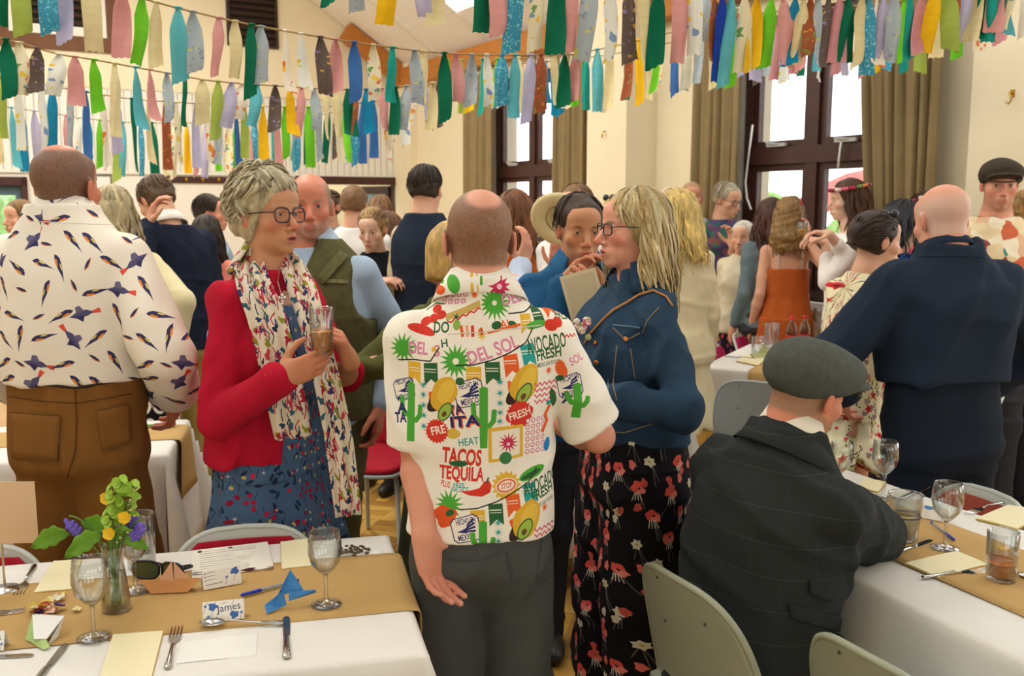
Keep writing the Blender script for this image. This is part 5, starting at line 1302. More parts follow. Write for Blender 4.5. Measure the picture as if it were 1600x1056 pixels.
a = p.hl; link('sunglasses', MB().tube([a((x*.085, .03+.0*x, .105-.055*abs(x)**2)) for x in np.linspace(-1, 1, 13)], .004, 6).ball(a((.035, .05, .118)), .018, 10, 6).ball(a((-.035, .05, .118)), .018, 10, 6).mesh('sunglasses', True), gl_dark, p.root)
p.shoes(shoe_dark)
# ------------------------------------------------------------------ guests further back
cloth = {}
def cl_(c): return fabric('cloth '+c, c, var=.08)
def quick(px, Y, top, heading, label, female=False, hair=('short', '#4a3626'), shirt='#dddddd', sleeve='long', legs='#3a3a3e', skin='fair', turn=(0, 0, 0), lean=0, R=None, L=None, wide=1.0, fat=0.0, lod=2, dress=False, hem=.84, neck=1.47, vest=None, beard=None, shirt_m=None, legs_m=None, skirt_z=.3, armd=None, hs=1, ease=.014, collar=None, headpx=None, vneck=None, nose=1.0, bodykw={}):
    k = math.cos(math.radians(lean)); H = (zof(top, Y)-.012+.0)/(1 if lean < 6 else (.53+.47*k))
    f = Person(px, Y, heading, H, label, female, skin, lean, 0, turn, lod, wide, fat, hs)
    for sd, T_ in (('R', R), ('L', L)):
        if T_ is None: f.arm(sd)
        else:
            w = f.L(*T_[0]); d = f.R.T @ np.array(T_[1], float) if len(T_) > 1 and T_[1] is not None else None; n = f.R.T @ np.array(T_[2], float) if len(T_) > 2 else None
            f.arm(sd, w, pole=T_[3] if len(T_) > 3 else ((1 if sd == 'R' else -1)*.5, -.7, -.8), d=d, n=n, curl=.6)
    st, hc = hair
    f.body(hair=hc if st in ('buzz', 'bald') else None, **({'bald': ((0, -.0, .13), (.07, .1, .07))} if st == 'bald' else {}), beard=beard, brow=hc if not female else '#8a6a50', nose=nose, **bodykw)
    sm = shirt_m or cl_(shirt)
    f.shirt = f.top('dress_bodice' if dress else 'shirt', sm, sleeve, hem=hem, ease=ease, neck=neck, seed=int(px), vneck=vneck, fold=.002 if vest else .006, uv=(0, 0) if shirt_m in PR else None)
    if collar: f.collar(cl_(collar), gap=38)
    if vest: f.vest = f.top('waistcoat', vest, 'none', hem=hem+.02, ease=ease+.016, neck=1.5, vneck=.22, fold=.003, mod=lambda a: [a.ell(f.tp((x*.228*f.k, 0, 1.34*f.k)), (.05, .13, .13), k=.02, sub=True) for x in (-1, 1)])
    lm = legs_m or cl_(legs)
    if dress: f.skirt('dress_skirt', sm if legs_m is None else lm, skirt_z, 1.0, r1=.25, nf=8, uv=(0, 0) if (legs_m or shirt_m) in PR else None)
    else: f.trousers('trousers', lm, uv=(0, 0) if legs_m in PR else None)
    f.shoes(shoe_dark)
    B = dict(bump=.004, f=70)
    shades = lambda q: ['#%02x%02x%02x' % tuple(min(255, int(int(hc[i:i+2], 16)*g)) for i in (1, 3, 5)) for g in q]
    if st == 'short':
        f.hairshell(hc, grow=.009, **B)
        if lod < 2: f.locks(f.fall(170, .115, R=(.087, .106, .095), part=.025, az=(-2.05, 2.05), wave=.003, steps=7, jit=.012), .0058, shades((.85, 1, 1.2)), flat=.4, n=4)
    elif st == 'bob': f.hairshell(hc, grow=.014, nape=-.1, earcut=False, extra=lambda a: a.ell((0, -.05, -.06), (.085, .062, .075), k=.03), w=(1, 1, .3), **B)
    elif st == 'bun':
        f.hairshell(hc, grow=.01, extra=lambda a: a.ell((0, -.115, -.0), (.036, .034, .036), k=.02), **B); f.locks(f.swept(90), .006, shades((.85, 1, 1.25)), flat=.4, n=4)
    elif st == 'curly': f.hairshell(hc, grow=.022, nape=-.3, earcut=False, extra=lambda a: a.chain([(0, -.06, 0), (0, -.075, -.14), (0, -.07, -.27)], [.095, .11, .085], .03), bump=.012, f=75)
    elif st == 'long':
        f.hairshell(hc, grow=.014, nape=-.3, earcut=False, extra=lambda a: a.chain([(0, -.075, 0), (0, -.09, -.13), (0, -.10, -.27)], [.07, .07, .05], .03).ell((0, -.04, -.05), (.086, .055, .08), k=.03), w=(1, 1, .25), **B)
    if st in ('long', 'curly'):
        f.locks(f.fall(70, .42, wave=.016, wf=2.6, steps=12, out=.1, jit=.02), .011, [hc, hc, '#%02x%02x%02x' % tuple(min(255, int(int(hc[i:i+2], 16)*1.25)) for i in (1, 3, 5))], n=4)
    return f
PR = {dress_m, cream_m, darkfl_m, swirl_m, poppy_m, bird_m, cream_m}
F_ = []
# man in the tweed waistcoat behind the red cardigan
f = quick(490, 3.5, 266, 166, 'bald man in olive tweed waistcoat over pale blue shirt behind red cardigan', hair=('buzz', '#8a7a68'), shirt='#a9bfd6', legs='#5c5638', skin='ruddy', turn=(24, 0, 0), lod=1, wide=1.12, fat=.02, R=((410, 520, 3.4), None, (0, -1, 0), (1, -.5, -.1)), L=((592, 632, 3.45), (0, -.1, -1), (-1, 0, 0), (-.6, -1, 0)), vest=fabric('olive tweed', '#5a5636', var=.2, vscale=50, bump=.4), beard=('#8c8478', .45), collar='#b3c6da', bodykw=dict(bald=((0, .02, .13), (.08, .11, .085))))
tw2 = fabric('olive tweed edge', '#77724e', var=.2, vscale=50)
patch(f, f.vest, [(530, 392), (544, 402), (506, 446), (496, 436)], fabric('olive tweed lapel', '#625e3c', var=.2, vscale=50), 'lapel', .004); patch(f, f.vest, [(500, 436), (544, 438), (544, 444), (500, 442)], tw2, 'welt_pocket', .002)
# grey blonde behind the bird shirt
f = quick(188, 4.3, 290, 12, 'woman with straight ash blonde hair and cream linen jacket behind bird shirt', True, ('long', '#b3a27c'), '#d9cfa6', legs='#d8d0b0', lod=1, R=((268, 560, 4.15), None, (-1, 0, 0)), hem=.92, ease=.03, dress=True, legs_m=swirl_m, skirt_z=.6)
# navy blazer
f = quick(276, 5.0, 268, 48, 'man in navy blazer and khaki trousers, head bowed and hand to mouth', hair=('short', '#5a4632'), shirt='#1c2436', legs='#a39458', lean=6, turn=(10, -26, 0), lod=1, wide=1.12, fat=.01, L=((234, 352, 4.78), (.25, .0, 1), (1, .2, 0)), hem=.84, ease=.024, collar='#e8e4dc')
# olive dress, half hidden
f = quick(712, 3.1, 345, -30, 'woman in an olive green dress standing behind the fiesta shirt man', True, ('bob', '#c2a05c'), '#5b5f33', legs='#3c4227', lod=1, dress=True, skirt_z=.14, fat=.015, L=((650, 565, 2.95), None, (0, 1, 0), (-1, -.5, -.5)), legs_m=cl_('#3f452c'))
# denim shirt man eating
f = quick(903, 3.4, 301, 190, 'dark haired man in blue denim shirt lifting food to mouth', hair=('short', '#3f2f22'), shirt='#23567f', legs='#2a2c34', skin='tan', turn=(0, -6, 0), lod=1, R=((884, 442, 3.2), (.6, .05, .75), (.6, -.5, -.3)), L=((938, 478, 3.18), (-.4, -.4, .6), (-.5, .6, .4)), collar='#2a608a')
c_ = at(912, 462, 3.12); cdo = empty('invitation_card', c_, -.3, 'cream card held by the man in the blue denim shirt', 'card')
M_ = Matrix.Rotation(-.28, 4, 'Y'); MB().box((-.062, -.001, -.08), (.062, .001, .08), M_).build('card', mat('cream card', '#e4d6b0', .7), cdo); MB().box((-.052, -.002, -.07), (.052, -.0012, .07), M_).build('card_face', mat('card inner', '#d8c8a2', .7, var=.05, vscale=20), cdo)
# cream coat, hairband
f = quick(1056, 4.85, 295, 25, 'woman with wavy blonde hair, pale hairband and long cream coat', True, ('long', '#c3a763'), '#d6c9a4', legs='#d6c9a4', lod=1, turn=(20, -6, 0), fat=.0, hem=.85, ease=.028, dress=True, skirt_z=.5, legs_m=cl_('#d6c9a4'))
link('hairband', MB().tube([f.hl((.093*math.sin(a), .03, .042+.1*math.cos(a))) for a in np.linspace(-1.5, 1.5, 15)], .007, 6).mesh('hairband', True), mat('pale hairband', '#e3cfae', .5), f.root)
# glasses man beyond the fiesta man
f = quick(760, 3.95, 318, -62, 'man with thin silver glasses and pale blue shirt hidden behind fiesta shirt', hair=('short', '#9a8a74'), shirt='#b8c6da', turn=(0, -4, 0), lod=1, R=((814, 416, 3.75), (.3, .1, .9), (-.6, .5, .1)))
f.glasses(silver, w=.025, hgt=.018)
# orange top, brown hair
f = quick(802, 5.6, 296, 60, 'woman with straight brown hair and rust orange top by smaller window', True, ('long', '#6e4526'), '#c9682c', legs='#444048')
f = quick(852, 6.3, 303, 6, 'man in brown camouflage print shirt near smaller window, back turned', hair=('short', '#2e2620'), shirt_m=spotmat('camouflage cotton', ['#6b5a40', '#8f7d5a', '#4a3d2c', '#b5a47c'], 14, stretch=(1, 1, 2.2)), legs='#4a463a')
# straw hat person
f = quick(898, 5.15, 287, 150, 'brown haired person in white shirt holding a straw hat behind denim shirt', hair=('short', '#7a5a38'), shirt='#e9e6e2', lod=1, skin='pink', turn=(-6, 0, 0), R=((868, 420, 5.0), None, (0, 1, 0)))
h_ = at(878, 345, 4.85); ho = empty('straw_hat', h_, 0, 'cream straw hat tilted beside the white shirted person', 'hat'); ho.rotation_euler = (-.9, .5, 0)
MB().lathe([(.0, .10), (.05, .10), (.075, .085), (.082, .02), (.09, .0), (.15, -.008), (.165, .0), (.165, .004), (.09, .006)], 24).build('brim_and_crown', mat('straw', '#e0cf9c', .8, bump=.4, bscale=200), ho, True); MB().lathe([(.0855, .004), (.084, .028), (.0835, .028), (.086, .004)], 24).build('hat_band', mat('hat ribbon', '#8f7a52', .8), ho, True)
f = quick(962, 5.6, 306, 120, 'blonde woman with sunglasses on her head behind denim jacket woman', True, ('bob', '#b89c62'), '#8fa8a0', lod=1)
link('sunglasses', MB().tube([f.hl((x*.088, .035, .11-.06*x*x)) for x in np.linspace(-1, 1, 11)], .004, 6).ball(f.hl((.033, .055, .12)), .02, 10, 6).ball(f.hl((-.033, .055, .12)), .02, 10, 6).mesh('sunglasses', True), gl_dark, f.root)
f = quick(1075, 7.2, 281, 178, 'man with receding fair hair standing against the cream wall', hair=('buzz', '#a88a66'), shirt='#c9cdd6', legs='#444444', skin='pink')
# man with the glasses in the dark floral shirt
f = quick(1124, 7.1, 283, 205, 'grey haired man in dark floral shirt, hand raised to his glasses', hair=('short', '#b0a48c'), shirt_m=spotmat('dark floral cotton', ['#2d5a56', '#6a3d5c', '#33406a', '#2f6a4c', '#7d4a44', '#4a3560'], 26), legs='#3b3a44', turn=(15, -14, 0), lod=1, L=((1146, 385, 6.8), (-.15, -.1, 1), (-.7, -.5, 0), (-.3, -.6, -1)), sleeve='half')
f.glasses(gl_dark, w=.026, hgt=.02)
f = quick(1156, 6.75, 345, 150, 'woman in black floral dress with pale shawl beside the orange dress', True, ('bob', '#d8cfc0'), '#d9cdb0', legs_m=darkfl_m, dress=True, skirt_z=.25, lod=2)
f = quick(1196, 6.5, 309, 10, 'woman with long dark brown hair and hidden face near window frame', True, ('long', '#4a2c22'), '#6a7a80')
# orange dress
f = quick(1226, 6.35, 308, -6, 'woman in strappy burnt orange dress seen from behind, flower in hair', True, ('curly', '#8a6a3e'), '#b75a26', sleeve='none', dress=True, neck=1.26, hem=.86, lod=1, legs_m=cl_('#b75a26'), skirt_z=.2, turn=(-20, 0, 0), R=((1262, 375, 6.2), (.1, .3, .9), (-1, 0, 0)), ease=.006, hs=.98)
for x in (-1, 1): link('strap', MB().tube([f.tp((x*.075*f.k, -.108*f.k, 1.26*f.k)), f.tp((x*.08*f.k, -.098*f.k, 1.36*f.k)), f.tp((x*.075*f.k, -.05*f.k, 1.435*f.k)), f.tp((x*.07*f.k, .03*f.k, 1.42*f.k))], .005, 6).mesh('strap', True), cl_('#d8d0c4'), f.root)
q_ = f.hl((.07, -.05, .08)); m_ = MB()
for i in range(5): m_.ball(q_+.014*np.array([math.cos(i*1.256), .3, math.sin(i*1.256)]), .012, 7, 5)
link('hair_flower', m_.mesh('flower', True), mat('red silk flower', '#c4202e', .7), f.root)
g_ = at(1254, 362, 6.08); tumbler((g_[0], g_[1], g_[2]-.04), .033, .10, 'glass of orange juice held by the woman in orange', mat('orange juice', '#f2a81c', .2), .55)
# bride
f = quick(1318, 5.9, 279, 82, 'bride in white dress with flower crown, in profile facing left', True, ('long', '#4f3424'), '#efe9e2', lod=1, skin='pale', turn=(0, -4, 0), dress=True, sleeve='half', skirt_z=.03, neck=1.42, legs_m=cl_('#efe9e2'), R=((1296, 366, 5.65), (-1, 0, .15), (0, 0, -1)), L=((1290, 378, 5.8), (-1, -.2, .2), (0, .2, -1)), hs=1.02)
fl_cols = ['#b0304a', '#d9607a', '#e8c8c0', '#8a2848', '#d98a4a', '#6f8a4a']
def crown(f, n=16, cols=fl_cols):
    cr = empty('x', (0, 0, 0)); bpy.data.objects.remove(cr)
    for i in range(n):
        a = 2*PI*i/n; c = f.hl((.092*math.sin(a), -.012+.108*math.cos(a), .075-.01*math.cos(a)))
        m = MB(); nn = 5
        for q in range(nn): m.ball(c+.012*np.array([math.cos(q*1.256+i), math.sin(q*1.256+i), .25*math.sin(i*7+q)]), .0105, 6, 5)
        link('crown_flower', m.mesh('flower', True), mat('petal '+cols[i % len(cols)], cols[i % len(cols)], .7), f.root)
crown(f)
# right group
f = quick(1392, 4.7, 310, -60, 'woman with glossy black hair and bright blue top', True, ('long', '#15151a'), '#2a5a9c', lod=2, turn=(0, -20, 0))
f = quick(1440, 5.1, 297, 25, 'short haired woman wearing a flower crown behind bald man', True, ('bun', '#4a3424'), '#b04a5a', lod=1, turn=(0, -12, 0)); crown(f, 12)
f = quick(1545, 4.8, 246, 178, 'man in dark tweed flat cap and bright patterned shirt facing us', hair=('buzz', '#6a5240'), skin='pink', lod=1, shirt_m=spotmat('bright tropical cotton', ['#c8603a', '#e0c9a0', '#1f8a70', '#d9b08a', '#8a3a3a', '#e8dcc0'], 13), legs='#33343a', turn=(-14, -4, 0), beard=('#8a6a54', .4), vneck=.14)
flatcap(f, '#3f382e')
f = quick(1588, 5.0, 300, 20, 'woman with long curly light brown hair at the right edge', True, ('curly', '#9c7a48'), shirt_m=darkfl_m, legs='#2a2a30', lod=1, turn=(30, 0, 0))
# left background
f = quick(336, 6.4, 303, -85, 'dark haired man in profile facing right by the white wall', hair=('short', '#2f241c'), shirt='#9fb0c0', skin='pink', lod=1)
f = quick(330, 6.0, 335, -10, 'woman with long dark hair in a coral pink top', True, ('long', '#2a1c16'), '#e2897a', lod=2, turn=(30, 0, 0))
f = quick(520, 7.0, 296, 160, 'young woman with brown hair pulled back in the doorway, facing us', True, ('bun', '#5e432c'), '#8f949a', lod=1)
f = quick(558, 6.3, 289, 8, 'man in white shirt with short brown hair going through the doorway', hair=('short', '#7a5a3c'), shirt='#eeece8', turn=(-25, 0, 0))
f = quick(598, 7.2, 305, 4, 'woman with long light brown hair seen from behind in the doorway', True, ('long', '#7d5a3a'), '#6a7484')
f = quick(606, 6.6, 330, 100, 'small woman with brown hair and white top beside the door frame', True, ('long', '#6a4a34'), '#e6e6ec')
f = quick(588, 5.4, 322, 158, 'young woman in black t-shirt with fair hair tied back, looking down', True, ('bun', '#9a7a4c'), '#17181c', 'short', skin='pale', lod=1, turn=(10, -14, 0), R=((596, 440, 5.15), (.6, -.3, .1), (0, .3, -1)), L=((615, 442, 5.2), (-.9, -.2, .1), (0, .3, -1)), legs='#1a1b20')
f = quick(668, 5.2, 257, -42, 'tall dark haired man in navy waistcoat with cream sleeves, back turned', hair=('short', '#33261c'), shirt='#d8cba4', legs='#34384a', lod=1, vest=cl_('#1e2838'), turn=(24, 0, 0), wide=1.0)
f = quick(45, 6.5, 312, 150, 'person with brown hair glimpsed left of the bird shirt man', True, ('bob', '#7a5a30'), '#5f6a50')
# ------------------------------------------------------------------ tables, cloths, paper runners, chairs
TZ = .745
linen = mat('white table linen', '#e2ded6', .85, bump=.12, bscale=500, var=.03, vscale=4, spec=.2)
kraft = mat('kraft paper', '#bb9860', .75, var=.06, vscale=5, bump=.1, bscale=90, spec=.2)
table_wood = mat('table board', '#9a8a70', .6)
def frame2(A, u): u = nrm((u[0], u[1], 0)); v = np.array([u[1], -u[0], 0]); return np.array([A[0], A[1], 0]), u, v
def table(A, u, L, W, drop, label, runner=(.16, .54), seed=1, flip=1, ends=True, rdrop=.25):
    A, u, v = frame2(A, u); v = v*flip; tl, cl2, rl = label
    t = empty('folding_table', A+u*L/2+v*W/2, math.atan2(u[1], u[0]), tl, 'table')
    MB().box((-L/2+.01, -W/2+.01, TZ-.03), (L/2-.01, W/2-.01, TZ-.004), bev=.006).build('table_top', table_wood, t)
    lg = MB().tube([(0, 0, 0), (0, 0, TZ-.03)], .014, 8).mesh('leg'); lg.materials.append(grey_m)
    for x in (-1, 1):
        for y in (-1, 1): link('leg', lg, None, t, (x*(L/2-.12), y*(W/2-.1), 0))
    rnd = random.Random(seed); ph = [rnd.uniform(0, 6) for _ in range(8)]; r = .018
    def hangs(e):
        if e <= 0: return 0, 0
        a = min(e/r, PI/2); return r*math.sin(a), r*(1-math.cos(a))+max(0, e-r*PI/2)
    def steps(Lm, D):
        s_ = [-D+D*i/9 for i in range(9)]+[-.02, -.01, 0]; n = max(8, int(Lm/.05)); m = [Lm*i/n for i in range(1, n)]
        return s_+m+[Lm]+[Lm-q for q in s_[::-1] if q < 0]
    Xs, Ys = steps(L, drop), steps(W, drop); V = []
    for b in Ys:
        for a in Xs:
            ca, cb_ = min(max(a, 0), L), min(max(b, 0), W); ea, eb = a-ca, b-cb_; x, y, z = ca, cb_, 0
            if ea and eb:
                m = max(abs(ea), abs(eb)); q = min(abs(ea), abs(eb)); o, d = hangs(m); th = math.atan2(abs(eb), abs(ea)); rr = o+.42*q*(1-.25*q/drop)
                x += math.copysign(rr*math.cos(th), ea); y += math.copysign(rr*math.sin(th), eb); z = -d
            elif ea or eb:
                o, d = hangs(abs(ea)+abs(eb)); s_ = cb_ if ea else ca; w = .022*min(1, d/.3)*(math.sin(s_*9+ph[0]+(ea > 0))+.6*math.sin(s_*21+ph[1]))
                o += w+.03*d; x += math.copysign(o, ea) if ea else 0; y += math.copysign(o, eb) if eb else 0; z = -d
            p = A+u*x+v*y; V.append((p[0], p[1], TZ+z))
    w = len(Xs); F = [(j*w+i, j*w+i+1, (j+1)*w+i+1, (j+1)*w+i) for j in range(len(Ys)-1) for i in range(w-1)]
    c = link('tablecloth', quickmesh('tablecloth', V, F), linen); solid(c, .002, 1); setp(c, cl2, 'tablecloth')
    if runner:
        a0, a1 = runner; V = []; Xs = ([-rdrop+rdrop*i/6 for i in range(6)]+[-.02, -.01, 0] if ends else [0])+[L*i/24 for i in range(1, 24)]+[L, L+.01, L+.02]+[L+rdrop*(i+1)/6 for i in range(6)]
        nb = 10
        for i, a in enumerate(Xs):
            for j in range(nb+1):
                b = a0+(a1-a0)*j/nb; ca = min(max(a, 0), L); ea = a-ca; o, d = hangs(abs(ea)); o += .03*d+(.004 if ea else 0); x = ca+(math.copysign(o+.022*min(1, d/.3)*math.sin(b*9+ph[0]+(ea > 0))+.012, ea) if ea else 0)
                p = A+u*x+v*b; V.append((p[0], p[1], TZ+.0035-d+.0012*math.sin(a*7+b*5)*(ea == 0)))
        w = nb+1; F = [(i*w+j, i*w+j+1, (i+1)*w+j+1, (i+1)*w+j) for i in range(len(Xs)-1) for j in range(nb)]
        k = link('paper_runner', quickmesh('paper_runner', V, F), kraft); solid(k, .0008, 0); setp(k, rl, 'table runner')
    return A, u, v
# near left: far right corner A, running left; second from left, the others
A1 = onz(598, 838, TZ); TL = table(A1, (-.97, -.235), 1.9, .69, .42, ('long folding table at front left under white cloth', 'white cloth on the front left table', 'brown paper runner along the front left table'), (.14, .50), 1, -1)
A2 = onz(1322, 742, TZ); TR = table(onz(1325, 735, TZ), (.41, -.91), 1.75, .66, .36, ('long folding table at right under white cloth beside the seated man', 'white cloth on the right table by the seated man', 'brown paper runner along the right table'), (.14, .50), 5, 1)
A3 = onz(288, 656, TZ); table(A3, (-.97, -.2), 1.5, .56, .5, ('folding table behind the bird shirt man under white cloth', 'white cloth with a long pointed corner behind bird shirt man', 'brown paper runner hanging off the table behind bird shirt man'), (.1, .36), 3, -1)
A4 = onz(872, 656, TZ); table((.13, 3.93), (0, 1), .8, .6, .6, ('folding table standing behind the denim jacket woman', 'white cloth hanging behind the denim jacket woman', 'brown paper runner hanging off the table behind denim jacket'), (.08, .5), 4, 1, rdrop=.14)
A5 = onz(1099, 572, TZ); table(A5, (.48, .87), .98, .7, .2, ('folding table with bottles in the middle distance', 'white cloth on the middle table with the bottles', 'brown paper runner on the middle table with the bottles'), (.26, .58), 6, 1, rdrop=.12)
# chairs
shell_m = {'sage': mat('sage grey plastic', '#969a84', .45, var=.04), 'grey': mat('grey plastic', '#8f9696', .45, var=.04), 'pale': mat('pale grey plastic', '#b9beb4', .4)}
pads = {'red': fabric('deep red upholstery', '#a31a2c'), 'magenta': fabric('magenta upholstery', '#ac1a52'), 'rust': fabric('rust red upholstery', '#9c4a38'), None: None}
def chair(x, y, head, label, sh='sage', pad=None, top=.80, group=None):
    e = empty('stacking_chair', (x, y, 0), math.radians(head), label, 'chair', group); m = shell_m[sh]
    def bw_(v, W=.21): q = max(0, (v-.4)/.6); return W*(.95+.05*min(1, v*3))*(1-q**3.4)**(1/3.4)*(1-.12*q) if q < 1 else .0
    z0 = .43
    def back(off, sc=1, v0=0, v1=1):
        def fn(u, v):
            vv = v0+(v1-v0)*(1-(1-v)**1.6); uu = 2*u-1; w = bw_(vv)*sc
            return (uu*w, -.19-.085*vv**1.3+.035*uu*uu*(w/.21)**2+off-.02*(1-vv)**3*0, z0+(top-z0)*vv)
        return fn
    b = MB().grid(back(0), 18, 20).build('backrest', m, e, True); solid(b, .012)
    rim = [back(.0)(0, i/20) for i in range(21)]+[back(.0)(1, 1-i/20) for i in range(1, 21)]
    MB().tube(rim, .0085, 6).build('back_rim', m, e, True)
    def seat(off, sc=1):
        def fn(u, v):
            uu = 2*u-1; q = 2*v-1; sx = .21*sc*(1-abs(q)**5*.12); y_ = .01+.215*q*sc
            return (uu*sx, y_, z0+off+.02*uu*uu-.03*max(0, v-.75)*4*.5+.02*(1-v)**3)
        return fn
    solid(MB().grid(seat(0), 12, 12).build('seat', m, e, True), .012)
    if pad:
        solid(MB().grid(back(.016, .86, .10, .93), 14, 16).build('back_pad', pads[pad], e, True), .022); solid(MB().grid(seat(.016, .9), 10, 10).build('seat_pad', pads[pad], e, True), .02)
    for sx in (-1, 1):
        for sy, f in ((-.17, -.24), (.17, .21)):
            MB().tube([(sx*.12, sy*.6, z0-.012), (sx*.17, sy, z0-.03), (sx*.205, f, .012), (sx*.205, f, 0)], .011, 8).build('leg', grey_m, e, True)
    sc = mat('dark screw', '#3a342c', .5)
    if pad is None:
        for ux, vz in ((.25, .82), (.75, .62), (.3, .45), (.72, .3)):
            c = back(-.007)(ux, vz); MB().ball(c, .004, 6, 5).build('screw', sc, e, True)
    return e
vL = TL[2]; hL = math.degrees(math.atan2(-vL[0], vL[1]))
def chair_back_at(px, py, head, top, *a, **k):
    p_ = onz(px, py, top); f = np.array([-math.sin(math.radians(head)), math.cos(math.radians(head)), 0]); c = p_+f*.265; return chair(c[0], c[1], head, *a, top=top, **k)
b_ = A1-np.array([.97, .235, 0])*.42-vL*.02
for s_, lab in ((.36, 'grey framed chair with red pad tucked at front left table, in front of cardigan woman'), (1.03, 'grey framed chair with red pad at the left edge of the front table')):
    q = A1+TL[1]*s_-vL*.075+vL*.27; chair(q[0], q[1], hL, lab, 'pale', 'red', .775)
chair(.61, 2.185, -64, 'sage plastic chair the seated man in the flat cap sits on', 'sage', None, .80)
chair_back_at(1358, 1022, -64, .80, 'empty sage plastic chair at the bottom edge, front right', 'sage')
chair_back_at(1545, 768, 110, .76, 'chair with rust red pad on the far side of the right table', 'pale', 'rust')
chair_back_at(1178, 596, -28, .80, 'plain grey chair behind the flat cap at the end of the middle table', 'grey')
for i, (px, py, lab) in enumerate(((1113, 538, 'nearer of two magenta padded chairs beside the middle table'), (1150, 522, 'further of two magenta padded chairs beside the middle table'))): chair_back_at(px, py, -112, .80, lab, 'pale', 'magenta')
chair_back_at(1562, 610, 70, .82, 'pale grey chair with magenta pad right of the navy jacket man', 'pale', 'magenta')
chair(-.2, 4.35, -90, 'chair mostly hidden behind the fiesta shirt man, steel legs showing', 'grey', 'magenta')
chair(-.62, 4.4, 160, 'chair behind the tweed waistcoat man with a red seat', 'grey', 'red')

# ------------------------------------------------------------------ things on the tables
ZT, ZR = TZ+.0025, TZ+.0052
gp = [(0, 0), (.034, 0), (.0345, .0018), (.022, .0045), (.008, .009), (.0048, .016), (.0042, .055), (.0055, .068), (.018, .08), (.032, .098), (.0378, .122), (.0365, .148), (.0335, .168), (.0326, .1685), (.0322, .168), (.0352, .148), (.0364, .122), (.0306, .099), (.017, .0825), (0, .0775)]
wg_me = MB().lathe(gp, 32).mesh('wine_glass', True); wg_me.materials.append(glassm)
gp2 = [(r*1.02, z) for r, z in gp]
def wineglass(px, py, z, label, s=1):
    p_ = onz(px, py, z); e = empty('wine_glass', p_, 0, label, 'glass', 'stemmed glasses on the tables')
    cut_ = 8
    MB().lathe(gp[:cut_]+[(0, .068)], 28).build('stem_and_foot', glassm, e, True); o = MB().lathe([(0, .0685)]+[(.005, .0685)]+gp[8:], 32).build('bowl', glassm, e, True)
    e.scale = (s, s, s); return e
wineglass(147, 996, ZR, 'wine glass at the front, left of the vase of flowers')
wineglass(510, 944, ZR, 'wine glass standing near the blue folded paper')
wineglass(212, 922, ZR, 'wine glass half hidden right behind the vase of flowers')
wineglass(1380, 778, ZR, 'tallest wine glass at the far end of the right table', 1.05)
wineglass(1476, 856, ZR, 'wine glass beside the pint of beer on the right table', 1.03)
wineglass(1312, 770, ZT, 'wine glass peeking past the seated man at his shoulder', .95)
tumbler(onz(222, 886, ZT), .036, .135, 'tall clear tumbler behind the vase at front left')
tumbler(onz(1563, 905, ZR), .036, .118, 'tumbler with amber drink and cucumber on the right table', thin('fruit punch', '#e88a2a', .9, '#e07a22', .25), .42)
# plastic pint with lettering
e = empty('plastic_cup', onz(1412, 842, ZR), 0, 'plastic cup of pale beer with printed lettering on right table', 'cup')
plast = thin('clear plastic', '#f2f4f2', .10, '#f4f4f0')
MB().lathe([(0, 0), (.032, 0), (.034, .004), (.044, .118), (.0465, .121), (.046, .124), (.0432, .122), (.043, .118), (.0328, .007), (0, .006)], 32).build('cup_body', plast, e, True)
MB().lathe([(0, .0065), (.0322, .0065), (.0377, .062), (0, .062)], 32).build('beer', thin('pale beer', '#f2d070', .9, '#f4cc58', .25), e, True)
dk = mat('grey print', '#55565a', .7)
def wraptext(t, z, h, R0, parent, m, width, a0=-PI/2):
    me = textmesh(t, .01); V = np.array([v.co for v in me.vertices]); sc = width/np.ptp(V[:, 0]); hh = h/np.ptp(V[:, 1])
    for v in me.vertices:
        rr = R0(z+v.co.y*hh)+.0006; a = a0+v.co.x*sc/rr; v.co = (rr*math.cos(a), rr*math.sin(a), z+v.co.y*hh)
    return link('lettering', me, m, parent)
R0 = lambda z: .034+.01*(z/.118)
wraptext('THIS IS NOT A', .088, .007, R0, e, dk, .05); wraptext('PRIMARY CUP', .077, .008, R0, e, dk, .055)
MB().lathe([(R0(.066)+.0004, .064), (R0(.068)+.0006, .068)], 24).build('fill_line', dk, e)
steel = mat('cutlery steel', '#b5b3ac', .2, metal=1, var=.05)
def lay(name, mb, a, b, z, label, m=steel, cat=None, group='cutlery on the tables', smooth=True, flip=False):
    pa, pb = onz(*a, z), onz(*b, z); d = pb-pa; o = empty(name, pa, math.atan2(d[1], d[0]), label, cat or name, group)
    for n_, b_, mm, sm in mb: b_.build(n_, mm or m, o, sm)
    return o
def knife(): return [('blade', MB().prism([(.0, .001), (.006, .008), (.03, .0095), (.095, .008), (.1, .005), (.1, -.006), (.02, -.0065), (.006, -.004)], .001, .0026), None, False), ('handle', MB().tube([(.098, .001, .003), (.11, 0, .0045), (.16, 0, .005), (.2, 0, .005), (.203, 0, .004)], [.005, .0065, .0075, .0085, .007], 8, flat=.55), None, True)]
